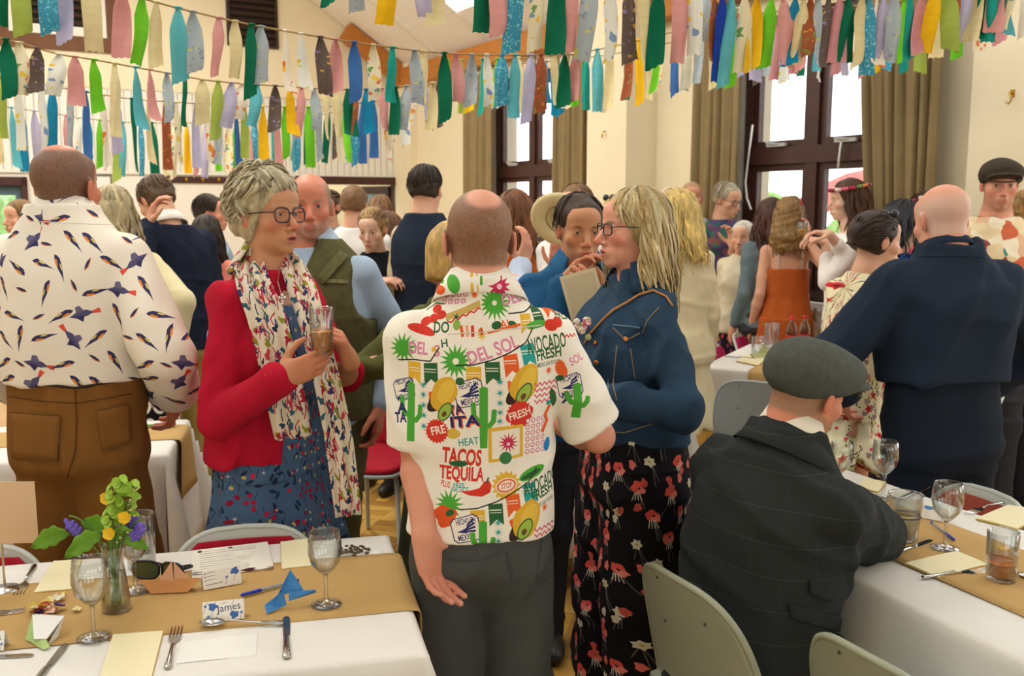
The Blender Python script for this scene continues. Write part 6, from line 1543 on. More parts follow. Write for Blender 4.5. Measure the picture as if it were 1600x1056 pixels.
def fork():
    m = MB()
    for i in range(4): m.tube([(0, -.0105+i*.007, .004), (.03, -.0105+i*.007, .001), (.05, -.0105+i*.007, .003)], [.0012, .0016, .0018], 5)
    m.add(*(lambda P: (P, [tuple(range(len(P)//2-1, -1, -1)), tuple(range(len(P)//2, len(P)))]+[(i, (i+1) % (len(P)//2), len(P)//2+(i+1) % (len(P)//2), len(P)//2+i) for i in range(len(P)//2)]))([(x, y, z) for z in (.002, .004) for x, y in ((.046, -.0125), (.062, -.0115), (.075, -.004), (.085, -.003), (.085, .003), (.075, .004), (.062, .0115), (.046, .0125))]))
    return [('tines', m, None, False), ('handle', MB().tube([(.082, 0, .004), (.1, 0, .010), (.14, 0, .006), (.185, 0, .004), (.19, 0, .0035)], [.0032, .003, .0045, .0075, .005], 8, flat=.5), None, True)]
def spoon(): return [('spoon_bowl', MB().lathe([(0, .0005), (.008, .0012), (.015, .004), (.0185, .008), (.0178, .0085), (.014, .005), (0, .002)], 18, Matrix.Translation((.026, 0, .001)) @ Matrix.Scale(1.45, 4, (1, 0, 0))), None, True), ('handle', MB().tube([(.05, 0, .0085), (.07, 0, .012), (.12, 0, .006), (.175, 0, .004)], [.0028, .0028, .004, .0075], 8, flat=.5), None, True)]
lay('table_knife', knife(), (446, 964), (448, 1024), ZT, 'table knife lying alone right of the lower menu, front left table', cat='knife')
lay('table_knife', knife(), (103, 1006), (60, 1062), ZT, 'table knife slanting towards the bottom left edge', cat='knife')
lay('table_knife', knife(), (54, 1024), (-30, 1028), ZT, 'knife at the left edge of the photo, blade to the right', cat='knife')
lay('table_fork', fork(), (277, 981), (260, 1054), ZT, 'table fork right of the folded cream napkin, front', cat='fork')
lay('table_fork', fork(), (28, 931), (52, 888), ZT, 'fork beside napkin at the far left of the front table', cat='fork')
lay('table_fork', fork(), (38, 955), (-30, 962), ZR, 'fork by the petals at the left edge', cat='fork')
lay('table_fork', fork(), (428, 889), (380, 893), ZT, 'fork tucked under the printed menu sheet', cat='fork')
lay('table_spoon', spoon(), (312, 978), (405, 976), ZR, 'spoon in front of the name card, front left table', cat='spoon')
lay('table_knife', knife(), (1455, 844), (1375, 876), ZT, 'table knife by the seated man\'s elbow', cat='knife')
lay('table_knife', knife(), (1450, 760), (1420, 775), ZT, 'knife beyond the beer cup on the right table', cat='knife')
lay('table_fork', fork(), (1510, 803), (1562, 788), ZT, 'fork on the far side of the right table', cat='fork')
lay('table_fork', fork(), (1545, 892), (1460, 902), ZT, 'fork lying in front of the cream napkin, right table', cat='fork')
lay('table_spoon', spoon(), (1590, 900), (1650, 915), ZT, 'spoon at the right edge behind the tumbler', cat='spoon')
# napkins, sheets
cream_n = mat('cream paper napkin', '#e8deb6', .85, bump=.1, bscale=200); cream_e = mat('napkin fold edge', '#d9b85c', .85); paper = mat('white paper', '#e6e4de', .7, var=.015)
def sheet(name, quad, z, th, m, label, cat, group=None, layers=1, bend=0, dz=None):
    P = [onz(x, y, z) for x, y in quad]; c = sum(P)/4; e = empty(name, c, 0, label, cat, group)
    for k in range(layers):
        n = 6; V = []; s_ = 1-.012*k
        for zz in (0, th):
            for j in range(n+1):
                for i in range(n+1):
                    u, v = i/n, j/n; q = (P[0]*(1-u)+P[1]*u)*(1-v)+(P[3]*(1-u)+P[2]*u)*v-c; V.append((q[0]*s_, q[1]*s_, zz+k*(th+.0006)+bend*((2*u-1)**2)+.0006*math.sin(u*5+v*4)))
        w = n+1; o = w*w; F = [(o+j*w+i, o+j*w+i+1, o+(j+1)*w+i+1, o+(j+1)*w+i) for j in range(n) for i in range(n)]+[(j*w+i+w, j*w+i+w+1, j*w+i+1, j*w+i) for j in range(n) for i in range(n)]
        for i in range(n): F += [(i, i+1, o+i+1, o+i), (n*w+i+1, n*w+i, o+n*w+i, o+n*w+i+1), ((i+1)*w, i*w, o+i*w, o+(i+1)*w), (i*w+n, (i+1)*w+n, o+(i+1)*w+n, o+i*w+n)]
        link('fold' if layers > 1 else 'leaf', quickmesh(name, V, F, False), (m if k == layers-1 else cream_e) if layers > 1 else m, e)
    return e
NG = 'folded cream napkins'
sheet('paper_napkin', [(155, 1062), (238, 1060), (256, 988), (176, 993)], ZT, .0012, cream_n, 'cream napkin between the front wine glass and the fork', 'napkin', NG, 3)
sheet('paper_napkin', [(52, 929), (112, 923), (128, 876), (84, 878)], ZT, .0012, cream_n, 'cream napkin left of the front wine glass, beside a fork', 'napkin', NG, 3)
sheet('paper_napkin', [(440, 892), (490, 886), (486, 843), (438, 848)], ZT, .0012, cream_n, 'cream napkin behind the wine glass by the far edge, front left table', 'napkin', NG, 3)
sheet('paper_napkin', [(1412, 882), (1465, 904), (1545, 884), (1495, 862)], ZT, .0012, cream_n, 'cream napkin near the front edge of the right table', 'napkin', NG, 3)
sheet('paper_napkin', [(1524, 812), (1590, 828), (1640, 800), (1575, 790)], ZT, .0012, cream_n, 'cream napkin at the far right edge of the right table', 'napkin', NG, 3)
sheet('paper_napkin', [(1337, 762), (1372, 770), (1385, 755), (1352, 748)], ZT, .0012, cream_n, 'cream napkin at the far end of the right table', 'napkin', NG, 3)
cvm = Canvas(.2, .12, 1500, '#e6e0d2'); r_ = random.Random(2)
for i in range(11): cvm.line([(.02, .108-i*.009), (.02+r_.uniform(.08, .15), .108-i*.009)], .0016, '#8a8478')
cvm.ell(.02, .11, .006, .005, '#3a3a3c'); cvm.ell(.1, .113, .006, .004, '#5a5a58')
def flatprint(e, quad, z, cv, name):
    P = [onz(x, y, z) for x, y in quad]; c = np.array(e.location); me = quickmesh(name, [q-c+(0, 0, .0035) for q in P], [(0, 1, 2, 3)], False)
    u = me.uv_layers.new(name='UVMap'); 
    for i, (a, b) in enumerate(((0, 0), (cv.w, 0), (cv.w, cv.h), (0, cv.h))): u.data[i].uv = (a, b)
    return link(name, me, printmat(name+str(len(MATS)), cv, .7), e)
Q = [(300, 908), (428, 888), (418, 848), (300, 862)]
e = sheet('menu_sheet', Q, ZT, .0008, paper, 'printed menu sheet in front of the red chair', 'paper'); flatprint(e, Q, ZT, cvm, 'menu_print')
sheet('menu_sheet', [(275, 1037), (400, 1024), (402, 990), (285, 1003)], ZT, .0008, paper, 'blank white sheet left of the lone knife', 'paper')
sheet('menu_sheet', [(1545, 932), (1660, 962), (1690, 935), (1590, 912)], ZT, .0008, paper, 'white sheet in front of the tumbler, right table', 'paper')
sheet('menu_sheet', [(0, 930), (30, 926), (48, 890), (8, 892)], ZT, .0008, paper, 'white sheet at the far left of the front table', 'paper')
e = sheet('paper_plate', [(500, 882), (590, 873), (598, 862), (520, 848)], ZT, .001, paper, 'white paper with a pile of seed shells by the wine glass', 'plate')
c = onz(552, 864, ZT)-np.array(e.location); m = MB()
for i in range(40):
    a, r = RNG.uniform(0, 6.28), .033*math.sqrt(RNG.uniform(0, 1)); m.ball((c[0]+r*1.3*math.cos(a), c[1]+r*math.sin(a), .004+RNG.uniform(0, .008)), (.006, .004, .003), 5, 4)
setp(m.build('seed_shells', mat('seed shells', '#5a4c38', .8, var=.5, vscale=60), e, True), kind='stuff')
# name cards
def namecard(a, b, hpx, label, cv, w2=.03):
    pa, pb = onz(*a, ZR), onz(*b, ZR); d = pb-pa; L = np.linalg.norm(d); h = L*cv.h/cv.w
    e = empty('name_card', (pa+pb)/2, math.atan2(d[1], d[0]), label, 'name card', 'name cards')
    f = .012
    me = quickmesh('card_front', [(-L/2, 0, 0), (L/2, 0, 0), (L/2, f, h), (-L/2, f, h)], [(0, 1, 2, 3)], False); u = me.uv_layers.new(name='UVMap')
    for i, q in enumerate(((0, 0), (cv.w, 0), (cv.w, cv.h), (0, cv.h))): u.data[i].uv = q
    solid(link('card_front', me, printmat('card print %d' % len(MATS), cv, .7), e), .0006, 1)
    solid(link('card_back', quickmesh('card_back', [(-L/2, w2, 0), (L/2, w2, 0), (L/2, f, h), (-L/2, f, h)], [(3, 2, 1, 0)], False), paper, e), .0006, 1)
    return e
def florets(c, pts, cols=('#4a6fae', '#6a8ac6', '#3d5c98')):
    for i, (x, y, r) in enumerate(pts): c.ell(x, y, r, r*.85, cols[i % len(cols)], i, j=.14); c.line([(x, y-r), (x-.004, y-r-.012)], .0008, '#59606c')
c1 = Canvas(.09, .042, 3000, '#f0ece2'); florets(c1, [(.022, .031, .0095), (.012, .009, .005), (.006, .033, .003), (.068, .011, .0095), (.084, .014, .0035), (.03, .006, .003)]); c1.text('James', .057, .027, .016, '#3a3f5c', .08)
c1.line([(.04, .036), (.052, .038)], .0008, '#3a3f5c')
namecard((317, 973), (382, 966), 30, 'name card with blue flowers reading James, front left table', c1)
c2 = Canvas(.09, .042, 3000, '#f0ece2'); florets(c2, [(.076, .031, .0095), (.056, .02, .0035)])
for i in range(3): c2.line([(.008, .036-i*.008), (.03, .037-i*.008)], .001, '#77777c'); c2.ell(.006, .035-i*.008, .0016, .0016, '#66666c')
c2.line([(.008, .009), (.045, .011)], .0014, '#55555c')
namecard((318, 922), (378, 911), 26, 'card with printed list and blue flowers, behind the name card', c2)
namecard((-58, 1020), (6, 1016), 26, 'name card cut off by the left edge', c1)
c3 = Canvas(.09, .045, 2500, '#efeae0'); florets(c3, [(.02, .03, .009), (.06, .012, .008)]); c3.line([(.03, .02), (.06, .022)], .001, '#6a6a6e')
c4 = Canvas(.09, .045, 2500, '#efeae0'); c4.ell(.03, .037, .02, .006, '#5a8fc4', j=.1); florets(c4, [(.075, .012, .004)])
for i in range(4): c4.line([(.01, .026-i*.006), (.035, .026-i*.006)], .001, '#99999c')
namecard((1350, 800), (1373, 822), 26, 'name card between seated man and the tallest wine glass', c3)
namecard((1388, 838), (1350, 824), 26, 'name card with blue flowers at the seated man\'s elbow', c3)
namecard((1436, 808), (1478, 816), 26, 'name card between the beer cup and wine glass', c4)
# pens
def pen(a, b, label):
    pa, pb = onz(*a, ZR), onz(*b, ZR); d = pb-pa; e = empty('ballpoint_pen', pa, math.atan2(d[1], d[0]), label, 'pen', 'blue ballpoint pens'); bl = mat('blue plastic', '#1c2fa8', .35)
    MB().tube([(0, 0, .0045), (.004, 0, .0045), (.045, 0, .0045), (.05, 0, .0045)], [.002, .0042, .0045, .004], 8).build('cap', bl, e, True)
    MB().tube([(.048, 0, .0045), (.135, 0, .0045)], .0036, 6).build('barrel', mat('clear pen barrel', '#c8ccd6', .15, trans=.5), e, True); MB().tube([(.05, 0, .0045), (.12, 0, .0045)], .0015, 5).build('ink_tube', mat('ink', '#22244a', .4), e, True); MB().tube([(.134, 0, .0045), (.142, 0, .0045)], .004, 8).build('end_plug', bl, e, True)
pen((376, 933), (468, 909), 'blue ballpoint pen lying above the name card, front left'); pen((1491, 846), (1460, 822), 'blue ballpoint pen behind the wine glass, right table')
# folded paper things
def folded(name, px, py, z, rz, tris, m, label, s=1, cat='paper boat', group=None, m2=None):
    e = empty(name, onz(px, py, z), rz, label, cat, group)
    for i, T_ in enumerate(tris):
        V = [tuple(s*q for q in v) for v in T_]; F = [tuple(range(len(V)))]; solid(link('facet', quickmesh('facet', V, F, False), (m2 if m2 and i in (2, 3) else m), e), .0008, 0)
    return e
boat = [[(-.05, 0, .02), (.05, 0, .02), (.03, -.012, 0), (-.03, -.012, 0)], [(-.05, 0, .02), (.05, 0, .02), (.03, .012, 0), (-.03, .012, 0)], [(-.022, 0, .014), (.004, 0, .052), (.006, -.002, .014)], [(.006, 0, .014), (.007, 0, .05), (.034, 0, .016)]]
org = mat('orange craft paper', '#c98c54', .8, var=.08, vscale=30); folded('paper_boat', 267, 922, ZR, .12, boat, org, 'small orange folded paper boat by the sunglasses', 1.35, m2=mat('pale orange paper', '#dca988', .8))
blu = mat('blue dotted paper', '#3f80bd', .8, var=.12, vscale=120)
folded('paper_crane', 452, 945, ZR, .2, [[(-.0, -.01, .012), (.052, .008, .018), (.05, -.008, .03), (.0, -.006, .03)], [(-.005, -.008, .004), (-.04, -.035, 0), (-.045, -.02, .012), (-.01, .0, .03)], [(-.02, .0, .02), (.004, .008, .068), (.028, -.004, .03)], [(-.02, .0, .02), (.004, .008, .068), (-.03, -.02, .01)]], blu, 'blue patterned folded paper bird beside the wine glass', 1.15, 'paper bird')
grn = mat('green dotted paper', '#a9c27a', .8, var=.15, vscale=110)
folded('paper_cone', 62, 1002, ZR, -.1, [[(-.03, .03, .035), (-.025, -.002, .004), (.025, -.03, 0), (.035, -.025, .004)], [(-.03, .03, .035), (.03, .03, .035), (.022, -.012, .012), (-.0, -.016, .012)], [(-.028, .034, .035), (.028, .034, .035), (.022, .02, 0), (-.02, .02, 0)], [(.03, .03, .035), (.022, .02, 0), (.022, -.012, .0)]], paper, 'white and green folded paper cone with petals, front left', 1.15, 'paper cone', m2=paper).children[0].data.materials[0] = grn
folded('paper_boat', 1190, 560, TZ+.004, .3, boat, mat('sage paper', '#b9c08a', .8), 'pale green folded paper boat on the middle table', 1.6)
pc = ['#d9c04a', '#e2d6a0', '#e0b8a0', '#d8742c', '#5a3a8a', '#e8cf6a', '#b04a34']
def petal(px, py, z, c, s=1, rz=0, label='', group='scattered petals on the tables'):
    m = MB().grid(lambda u, v: ((u-.5)*.022*s*(1-.5*(2*v-1)**2), (v-.5)*.026*s, .002+.006*s*((2*u-1)**2+.5*(2*v-1)**2)), 4, 4)
    o = m.build('petal', mat('petal '+c, c, .8), None, True, onz(px, py, z), rz); solid(o, .0006); return setp(o, label, 'petal', group)
for i, (x, y, c, s, rz, l) in enumerate([(92, 938, '#e8ddc8', 1.2, .3, 'pale pink petal left of the front wine glass'), (120, 955, '#e2d6a0', .8, 1, 'small cream petal beside the front wine glass stem'), (98, 930, '#d9b43a', .6, .5, 'tiny yellow petal near the napkin'), (1553, 868, '#c8a08a', .8, .4, 'pinkish petal left of the tumbler on the right table'), (1568, 862, '#e8b02a', 1.1, 1, 'bright yellow petal beside the tumbler'), (1545, 880, '#d8c06a', .8, 2, 'olive yellow petal under the tumbler edge'), (1387, 800, '#e0b030', .9, 1, 'yellow petal by the beer cup')]): petal(x, y, ZR, c, s, rz, l)
e = empty('petal_heap', onz(66, 960, ZR), 0, 'small heap of dried yellow, orange and purple petals by the paper cone', 'petals')
for i in range(26):
    m = MB().grid(lambda u, v: ((u-.5)*.02*(1-.5*(2*v-1)**2), (v-.5)*.024, .004*((2*u-1)**2+.5*(2*v-1)**2)), 3, 3); c = pc[i % 7]
    o = m.build('petal', mat('petal '+c, c, .8), e, True, (RNG.normal(0, .017), RNG.normal(0, .017), .003+RNG.uniform(0, .014))); o.rotation_euler = (RNG.uniform(-.5, .5), RNG.uniform(-.5, .5), RNG.uniform(0, 3))
# sunglasses on the table
e = empty('sunglasses', onz(252, 905, ZT), .25, 'black wraparound sunglasses with green lenses behind the paper boat', 'sunglasses'); bf = mat('black plastic frame', '#17181a', .25)
for q in (-1, 1):
    R8 = [(q*.035+.031*math.copysign(abs(math.cos(a))**.6, math.cos(a)), -.012*abs(q*.035+.031*math.cos(a))/.066, .024+.021*math.copysign(abs(math.sin(a))**.7, math.sin(a))) for a in np.linspace(0, 2*PI, 24, endpoint=False)]
    MB().tube(R8+[R8[0]], .0032, 6, cap=False).build('rim', bf, e, True); MB().add(R8, [tuple(range(24))]).build('lens', mat('green mirror lens', '#3c4a28', .1, spec=.8), e)
    MB().tube([(q*.066, -.004, .034), (q*.07, .02, .03), (q*.05, .05, .02), (q*.0, .06, .006)], [.004, .0035, .003, .003], 6).build('temple', bf, e, True)
MB().tube([(-.006, 0, .03), (0, .002, .032), (.006, 0, .03)], .003, 6).build('bridge', bf, e, True)
e.rotation_euler = (.0, 0, -.2)
# table sign at the left edge
q = at(18, 800, 2.12); e = empty('table_sign', (q[0]-.03, 2.12, TZ), .05, 'blank beige back of a table sign at the left edge', 'sign')
MB().box((-.085, -.001, .115), (.085, .001, .26)).build('card', mat('beige card', '#d9b894', .8), e); MB().tube([(0, .004, .006), (0, .004, .14)], .003, 6).build('wire', chrome, e); MB().lathe([(0, 0), (.035, 0), (.035, .006), (0, .009)], 20).build('foot', chrome, e, True)
# vase and flowers
vb = onz(182, 952, ZR); e = empty('flower_vase', vb, 0, 'small clear glass vase of water in the middle of front left table', 'vase')
MB().lathe([(0, 0), (.029, 0), (.031, .005), (.03, .03), (.025, .07), (.0205, .105), (.024, .14), (.026, .148), (.0245, .148), (.0225, .14), (.0185, .105), (.023, .07), (.028, .03), (.0285, .008), (0, .008)], 28).build('glass_body', glassm, e, True)
MB().lathe([(0, .0085), (.0275, .0085), (.0275, .03), (.0225, .07), (.0205, .085), (0, .085)], 24).build('water', thin('water', '#eef4ea'), e, True)
stem_m = mat('green stem', '#5f8a2e', .5, var=.15); leaf_m = mat('fresh leaf', '#6fa32e', .5, var=.2, vscale=30); lime = mat('lime bract', '#93b832', .5, var=.15, vscale=40); blue_p = mat('bluebell purple', '#6a55b5', .6, var=.1, vscale=60); yel = mat('buttercup yellow', '#efc31c', .5); brn = mat('brown stem', '#6a5030', .7)
def bez(a, b, c, n=10): a, b, c = map(np.array, (a, b, c)); return [a*(1-t)**2+2*b*t*(1-t)+c*t*t for t in np.linspace(0, 1, n)]
def disc(c, r, nv, cup=.3, n=7):
    q = Vector(nv).to_track_quat('Z', 'Y').to_matrix().to_4x4(); M = Matrix.Translation(tuple(c)) @ q
    V = [(0, 0, 0)]+[(r*math.cos(2*PI*k/n)*(1+.12*(k % 2)), r*math.sin(2*PI*k/n)*(1+.12*(k % 2)), r*cup) for k in range(n)]
    return V, [(0, k+1, (k+1) % n+1) for k in range(n)], M
def P3(px, py, dy=0): return at(px, py, vb[1]+dy)-vb
def flower(name, tip, label, kind, bend=(0, 0, .12), dy=0, base=(0, 0)):
    f = empty(name, vb, 0, label, 'flower', None); t = P3(tip[0], tip[1], dy); b = np.array([base[0], base[1], .012]); m = np.array([t[0]*.15+bend[0], t[1]*.15+bend[1], .13+bend[2]*.6])
    S_ = bez(b, m, t, 12); MB().tube(S_, .0017 if kind != 'twig' else .0013, 5).build('stem', brn if kind == 'twig' else stem_m, f, True)
    if kind == 'spurge':
        for i in range(9):
            a = S_[-1]*(1-i*.055)+S_[6]*(i*.055); m_ = MB(); ang = i*2.4
            for q in range(3): c_ = a+np.array([math.cos(ang+q*2.1), math.sin(ang+q*2.1), 0])*(.008+.0018*i)+(0, 0, -.002*q); m_.add(*disc(c_, .0095, (math.cos(ang+q*2.1)*.6, math.sin(ang+q*2.1)*.6-.4, .7), .35))
            m_.build('bract', lime, f, True)
    elif kind == 'bluebell':
        for i in range(7):
            a = S_[-1]*(1-i*.06)+S_[5]*(i*.06); s_ = 1 if i % 2 else -1; c_ = a+np.array([s_*.008, -.004, -.004]); M = Matrix.Translation(tuple(c_)) @ Matrix.Rotation(s_*.45, 4, 'Y')
            MB().lathe([(.001, 0), (.005, -.003), (.006, -.012), (.0075, -.017), (.011, -.021)], 6, M).build('bell', blue_p, f, True)
    elif kind == 'buttercup':
        for i in range(5):
            a = i*1.257; m_ = MB().add(*disc(S_[-1]+np.array([math.cos(a)*.008, -.002, math.sin(a)*.008]), .0085, (math.cos(a)*-.5, -.8, math.sin(a)*-.5+.3), .3)); m_.build('petal', yel, f, True)
    elif kind == 'leaf':
        L = .075; d = nrm(S_[-1]-S_[-3]); s_ = nrm(np.cross(d, (0, 1, .3)))
        m_ = MB().grid(lambda u, v: tuple(S_[-1]+d*L*(v-.35)+s_*(2*u-1)*.026*math.sin(PI*min(1, v*.97+.03))**.8*(1+.15*math.sin(v*22))+np.array([0, -.008, .004])*abs(2*u-1)+np.array([0, 0, -.03])*v*v), 6, 12); solid(m_.build('leaf_blade', leaf_m, f, True), .0006)
    elif kind == 'twig':
        for i in range(10):
            a = S_[-1]*(1-i*.07)+S_[4]*(i*.07); MB().ball(a+RNG.normal(0, .006, 3), .0028, 6, 4).build('bud', mat('cream bud', '#c9c08a', .7), f, True)
    return f
flower('spurge', (186, 748), 'tallest lime green spurge sprig in the vase', 'spurge', (0, 0, .2), 0, (.004, .0)); flower('spurge', (205, 755), 'lime green spurge sprig leaning right in the vase', 'spurge', (0, 0, .2), .01, (-.006, .004)); flower('spurge', (178, 790), 'shorter spurge sprig in the centre of the vase', 'spurge', (0, 0, .1), -.01, (.008, -.004)); flower('spurge', (200, 785), 'bushy low spurge sprig at the back of the vase', 'spurge', (0, 0, .1), .02, (.0, .01))
flower('bluebell', (108, 806), 'purple bluebell drooping far to the left of the vase', 'bluebell', (-.01, -.01, .14), -.01, (.01, 0)); flower('bluebell', (222, 812), 'purple bluebell at the right of the vase', 'bluebell', (.01, 0, .12), -.01, (-.01, 0)); flower('bluebell', (212, 800), 'purple bluebell just right of the spurge', 'bluebell', (.005, 0, .12), .01, (-.008, .006)); flower('bluebell', (150, 806), 'small purple bluebell left of the spurge', 'bluebell', (0, 0, .12), .02, (.006, .008))
flower('buttercup', (172, 833), 'yellow buttercup low at the front of the vase', 'buttercup', (0, -.01, .08), -.03); flower('buttercup', (168, 778), 'yellow buttercup beside the spurge', 'buttercup', (0, 0, .1), -.01, (.008, .006)); flower('buttercup', (196, 808), 'orange yellow buttercup in the middle right', 'buttercup', (0, 0, .1), -.02, (-.006, -.004))
for x, y, l in ((88, 835, 'broad green leaf hanging over the left side'), (140, 842, 'broad green leaf low at front of the vase'), (155, 818, 'green leaf behind the low buttercup'), (198, 835, 'green leaf at right by the glass rim')): flower('leaf_stalk', (x, y), l, 'leaf', (0, 0, .1), -.02 if x < 150 else .0)
flower('twig', (205, 790), 'thin brown twig with buds on the right', 'twig', (.01, 0, .06), -.015); flower('twig', (214, 760), 'arching pale twig at the top right of the bunch', 'twig', (.0, 0, .16), 0)
# posy on the table behind
e = empty('flower_posy', onz(248, 668, TZ+.004), .1, 'small pink and yellow posy lying on the table behind bird shirt man', 'flowers')
for i in range(8): MB().tube([(-.08, RNG.uniform(-.015, .015), .008), (.02, RNG.uniform(-.02, .02), .014)], .003, 5).build('stem', stem_m, e, True)
for i, c in enumerate(['#d98aa6', '#e0b840', '#c9607a', '#e8d0c8', '#d9c04a']): MB().ball((.03+.012*(i % 3), -.02+.011*i, .018), .014, 7, 5).build('bloom', mat('petal '+c, c, .7), e, True)
# middle table: bottles, glasses, sign, leaves
def cola(px, py, label):
    e = empty('cola_bottle', onz(px, py, TZ+.003), 0, label, 'bottle', 'dark drink bottles with red caps'); g = thin('bottle glass', '#dfe6df')
    MB().lathe([(0, 0), (.03, 0), (.033, .01), (.033, .12), (.028, .15), (.013, .18), (.013, .205), (0, .205)], 18).build('bottle_body', g, e, True); MB().lathe([(0, .003), (.031, .01), (.031, .085 if px < 1245 else .05), (0, .085 if px < 1245 else .05)], 18).build('dark_drink', mat('dark drink', '#2a120c', .2), e, True)
    MB().lathe([(.0336, .05), (.0338, .052), (.0338, .098), (.0336, .1)], 18).build('paper_label', mat('red label', '#b8353a', .6, var=.2, vscale=60), e, True); MB().lathe([(.0145, .19), (.015, .192), (.015, .212), (0, .213)], 14).build('bottle_cap', mat('red cap', '#c8222a', .5), e, True)
cola(1236, 548, 'full dark drink bottle with red cap on the middle table'); cola(1256, 546, 'nearly empty drink bottle with red cap on the middle table')
tumbler(onz(1185, 552, TZ+.003), .045, .10, 'short glass at the front corner of the middle table'); tumbler(onz(1205, 545, TZ+.003), .045, .16, 'glass jug on the middle table left of the bottles')
for x, y, l in ((1280, 530, 'wine glass right of the bottles on the middle table'), (1282, 512, 'furthest wine glass on the middle table by the sign')): wineglass(x, y, TZ+.003, l, 1.25)
q = onz(1268, 512, TZ+.003); e = empty('table_sign', q, .9, 'upright white table sign behind the bottles', 'sign'); MB().box((-.06, -.002, .02), (.06, .002, .25), Matrix.Rotation(-.06, 4, 'Y')).build('card', paper, e); MB().box((-.03, -.03, 0), (.03, .03, .025)).build('foot', table_wood, e)
e = empty('dried_posy', onz(1248, 528, TZ+.003), 0, 'brown dried posy behind the two bottles', 'flowers'); m = MB()
MB().lathe([(0, 0), (.035, 0), (.04, .08), (0, .08)], 14).build('pot', mat('rustic pot', '#8a7250', .8), e, True)
for i in range(24): m.ball(np.array([0, 0, .12])+RNG.normal(0, .035, 3), .018, 6, 4)
setp(m.build('dried_heads', mat('dried flower', '#7a5f3c', .9, var=.3, vscale=40), e, True), kind='stuff')
e = empty('potted_sprig', onz(1290, 505, TZ+.003), 0, 'bright green sprig beside the cream floral dress', 'flowers'); MB().lathe([(0, 0), (.03, 0), (.035, .08), (0, .08)], 14).build('jar', glassm, e, True)
for i in range(7):
    a = i*.9; MB().grid(lambda u, v: (.06*v*math.cos(a)+(u-.5)*.05*math.sin(PI*v), .06*v*math.sin(a), .06+.16*v), 3, 6).build('leaf_blade', lime, e, True)
sheet('paper_napkin', [(1150, 565), (1185, 572), (1200, 560), (1168, 554)], TZ+.004, .0015, cream_n, 'cream napkin on the middle table near its left corner', 'napkin', NG, 3)
lay('table_knife', knife(), (1130, 556), (1165, 560), TZ+.004, 'knife on the middle table near its left edge', cat='knife')
# ------------------------------------------------------------------ rag bunting: cords with knotted fabric strips
FC = {'pink': '#d99a96', 'rose': '#cf8f94', 'cream': '#e3d3a0', 'pale': '#ded9c4', 'green': '#0f6b4c', 'teal': '#1f9a8c', 'aqua': '#5fb4bd', 'lime': '#6fc42a', 'olive': '#a3b552', 'yellow': '#f0bd1c', 'lilac': '#b9b3cf', 'blue': '#3f6fae', 'royal': '#1f3fa0', 'cyan': '#1f87b0'}
SM = {k: fabric('rag '+k, c, var=.07, bump=.3, bscale=300) for k, c in FC.items()}
ZS = (1, 1, .28)
SM['floral'] = spotmat('rag floral', ['#d9744a', '#6f9a5a', '#e8c04a', '#7a9ab0'], 28, stretch=ZS, base='#e3d8b4', thr=.34)
SM['lemon'] = spotmat('rag lemon', ['#e8c42a', '#d9cf4a', '#7a96b8'], 24, stretch=ZS, base='#e2e2d6', thr=.3)
SM['greyprint'] = spotmat('rag grey print', ['#d0c95a', '#b5bcc0', '#8a98a8'], 40, stretch=ZS, base='#a6b2b8', thr=.33)
SM['brownprint'] = spotmat('rag brown print', ['#c9a04a', '#8a7aa0', '#5a4a44'], 42, stretch=ZS, base='#5f5048', thr=.36)
SM['rust'] = spotmat('rag rust', ['#d98a3a', '#c9543a', '#7a8a3a'], 45, stretch=ZS, base='#9a5028', thr=.36)
SM['orange'] = spotmat('rag orange', ['#e8742a', '#f0bd1c', '#e8933a'], 22, stretch=ZS, base='#ece2cc', thr=.38)
SM['bluedot'] = spotmat('rag blue dot', ['#3a94b4', '#8fd0d8'], 90, stretch=ZS, base='#2f8fae', thr=.4)
KEYS = ['pink', 'cream', 'floral', 'green', 'teal', 'aqua', 'greyprint', 'lemon', 'brownprint', 'lilac', 'rust', 'orange', 'yellow', 'olive', 'pale', 'blue', 'rose', 'lime', 'cyan', 'bluedot']
cord_m = mat('jute cord', '#a8895a', .9, bump=.5, bscale=300)
def strip_mesh(seed, W=.056):
    r = random.Random(seed); a, b, c = r.uniform(-.3, .3), r.uniform(0, 6), r.uniform(.5, 1.1); tw = r.uniform(-.45, .45); slant = r.uniform(-.09, .09); lean = r.uniform(-.12, .12)
    nu, nv = 8, 14
    def fn(u, v):
        q = 2*u-1; w = W*(.2+.7*min(1, (v/.3))**.8+.14*v)*.5*(1-.06*math.sin(v*5+b)); th = tw*v+a
        y = .010*math.sin(q*2.6+b+v*2)*c+.016*math.sin(v*4+b)*v
        x = q*w; z = -v-(slant*q*.6+.012*math.sin(q*9+b))*(v > .97)
        return (x*math.cos(th)-y*math.sin(th)+lean*v*.25, x*math.sin(th)+y*math.cos(th), z)
    m = MB().grid(fn, nu, nv)
    k = MB().ball((0, 0, .004), (.016, .016, .02), 8, 6); m.add(k.V, k.F)
    me = m.mesh('fabric_strip', True); me.materials.append(SM['cream']); return me
STR = [strip_mesh(i) for i in range(14)]
rs = random.Random(12)
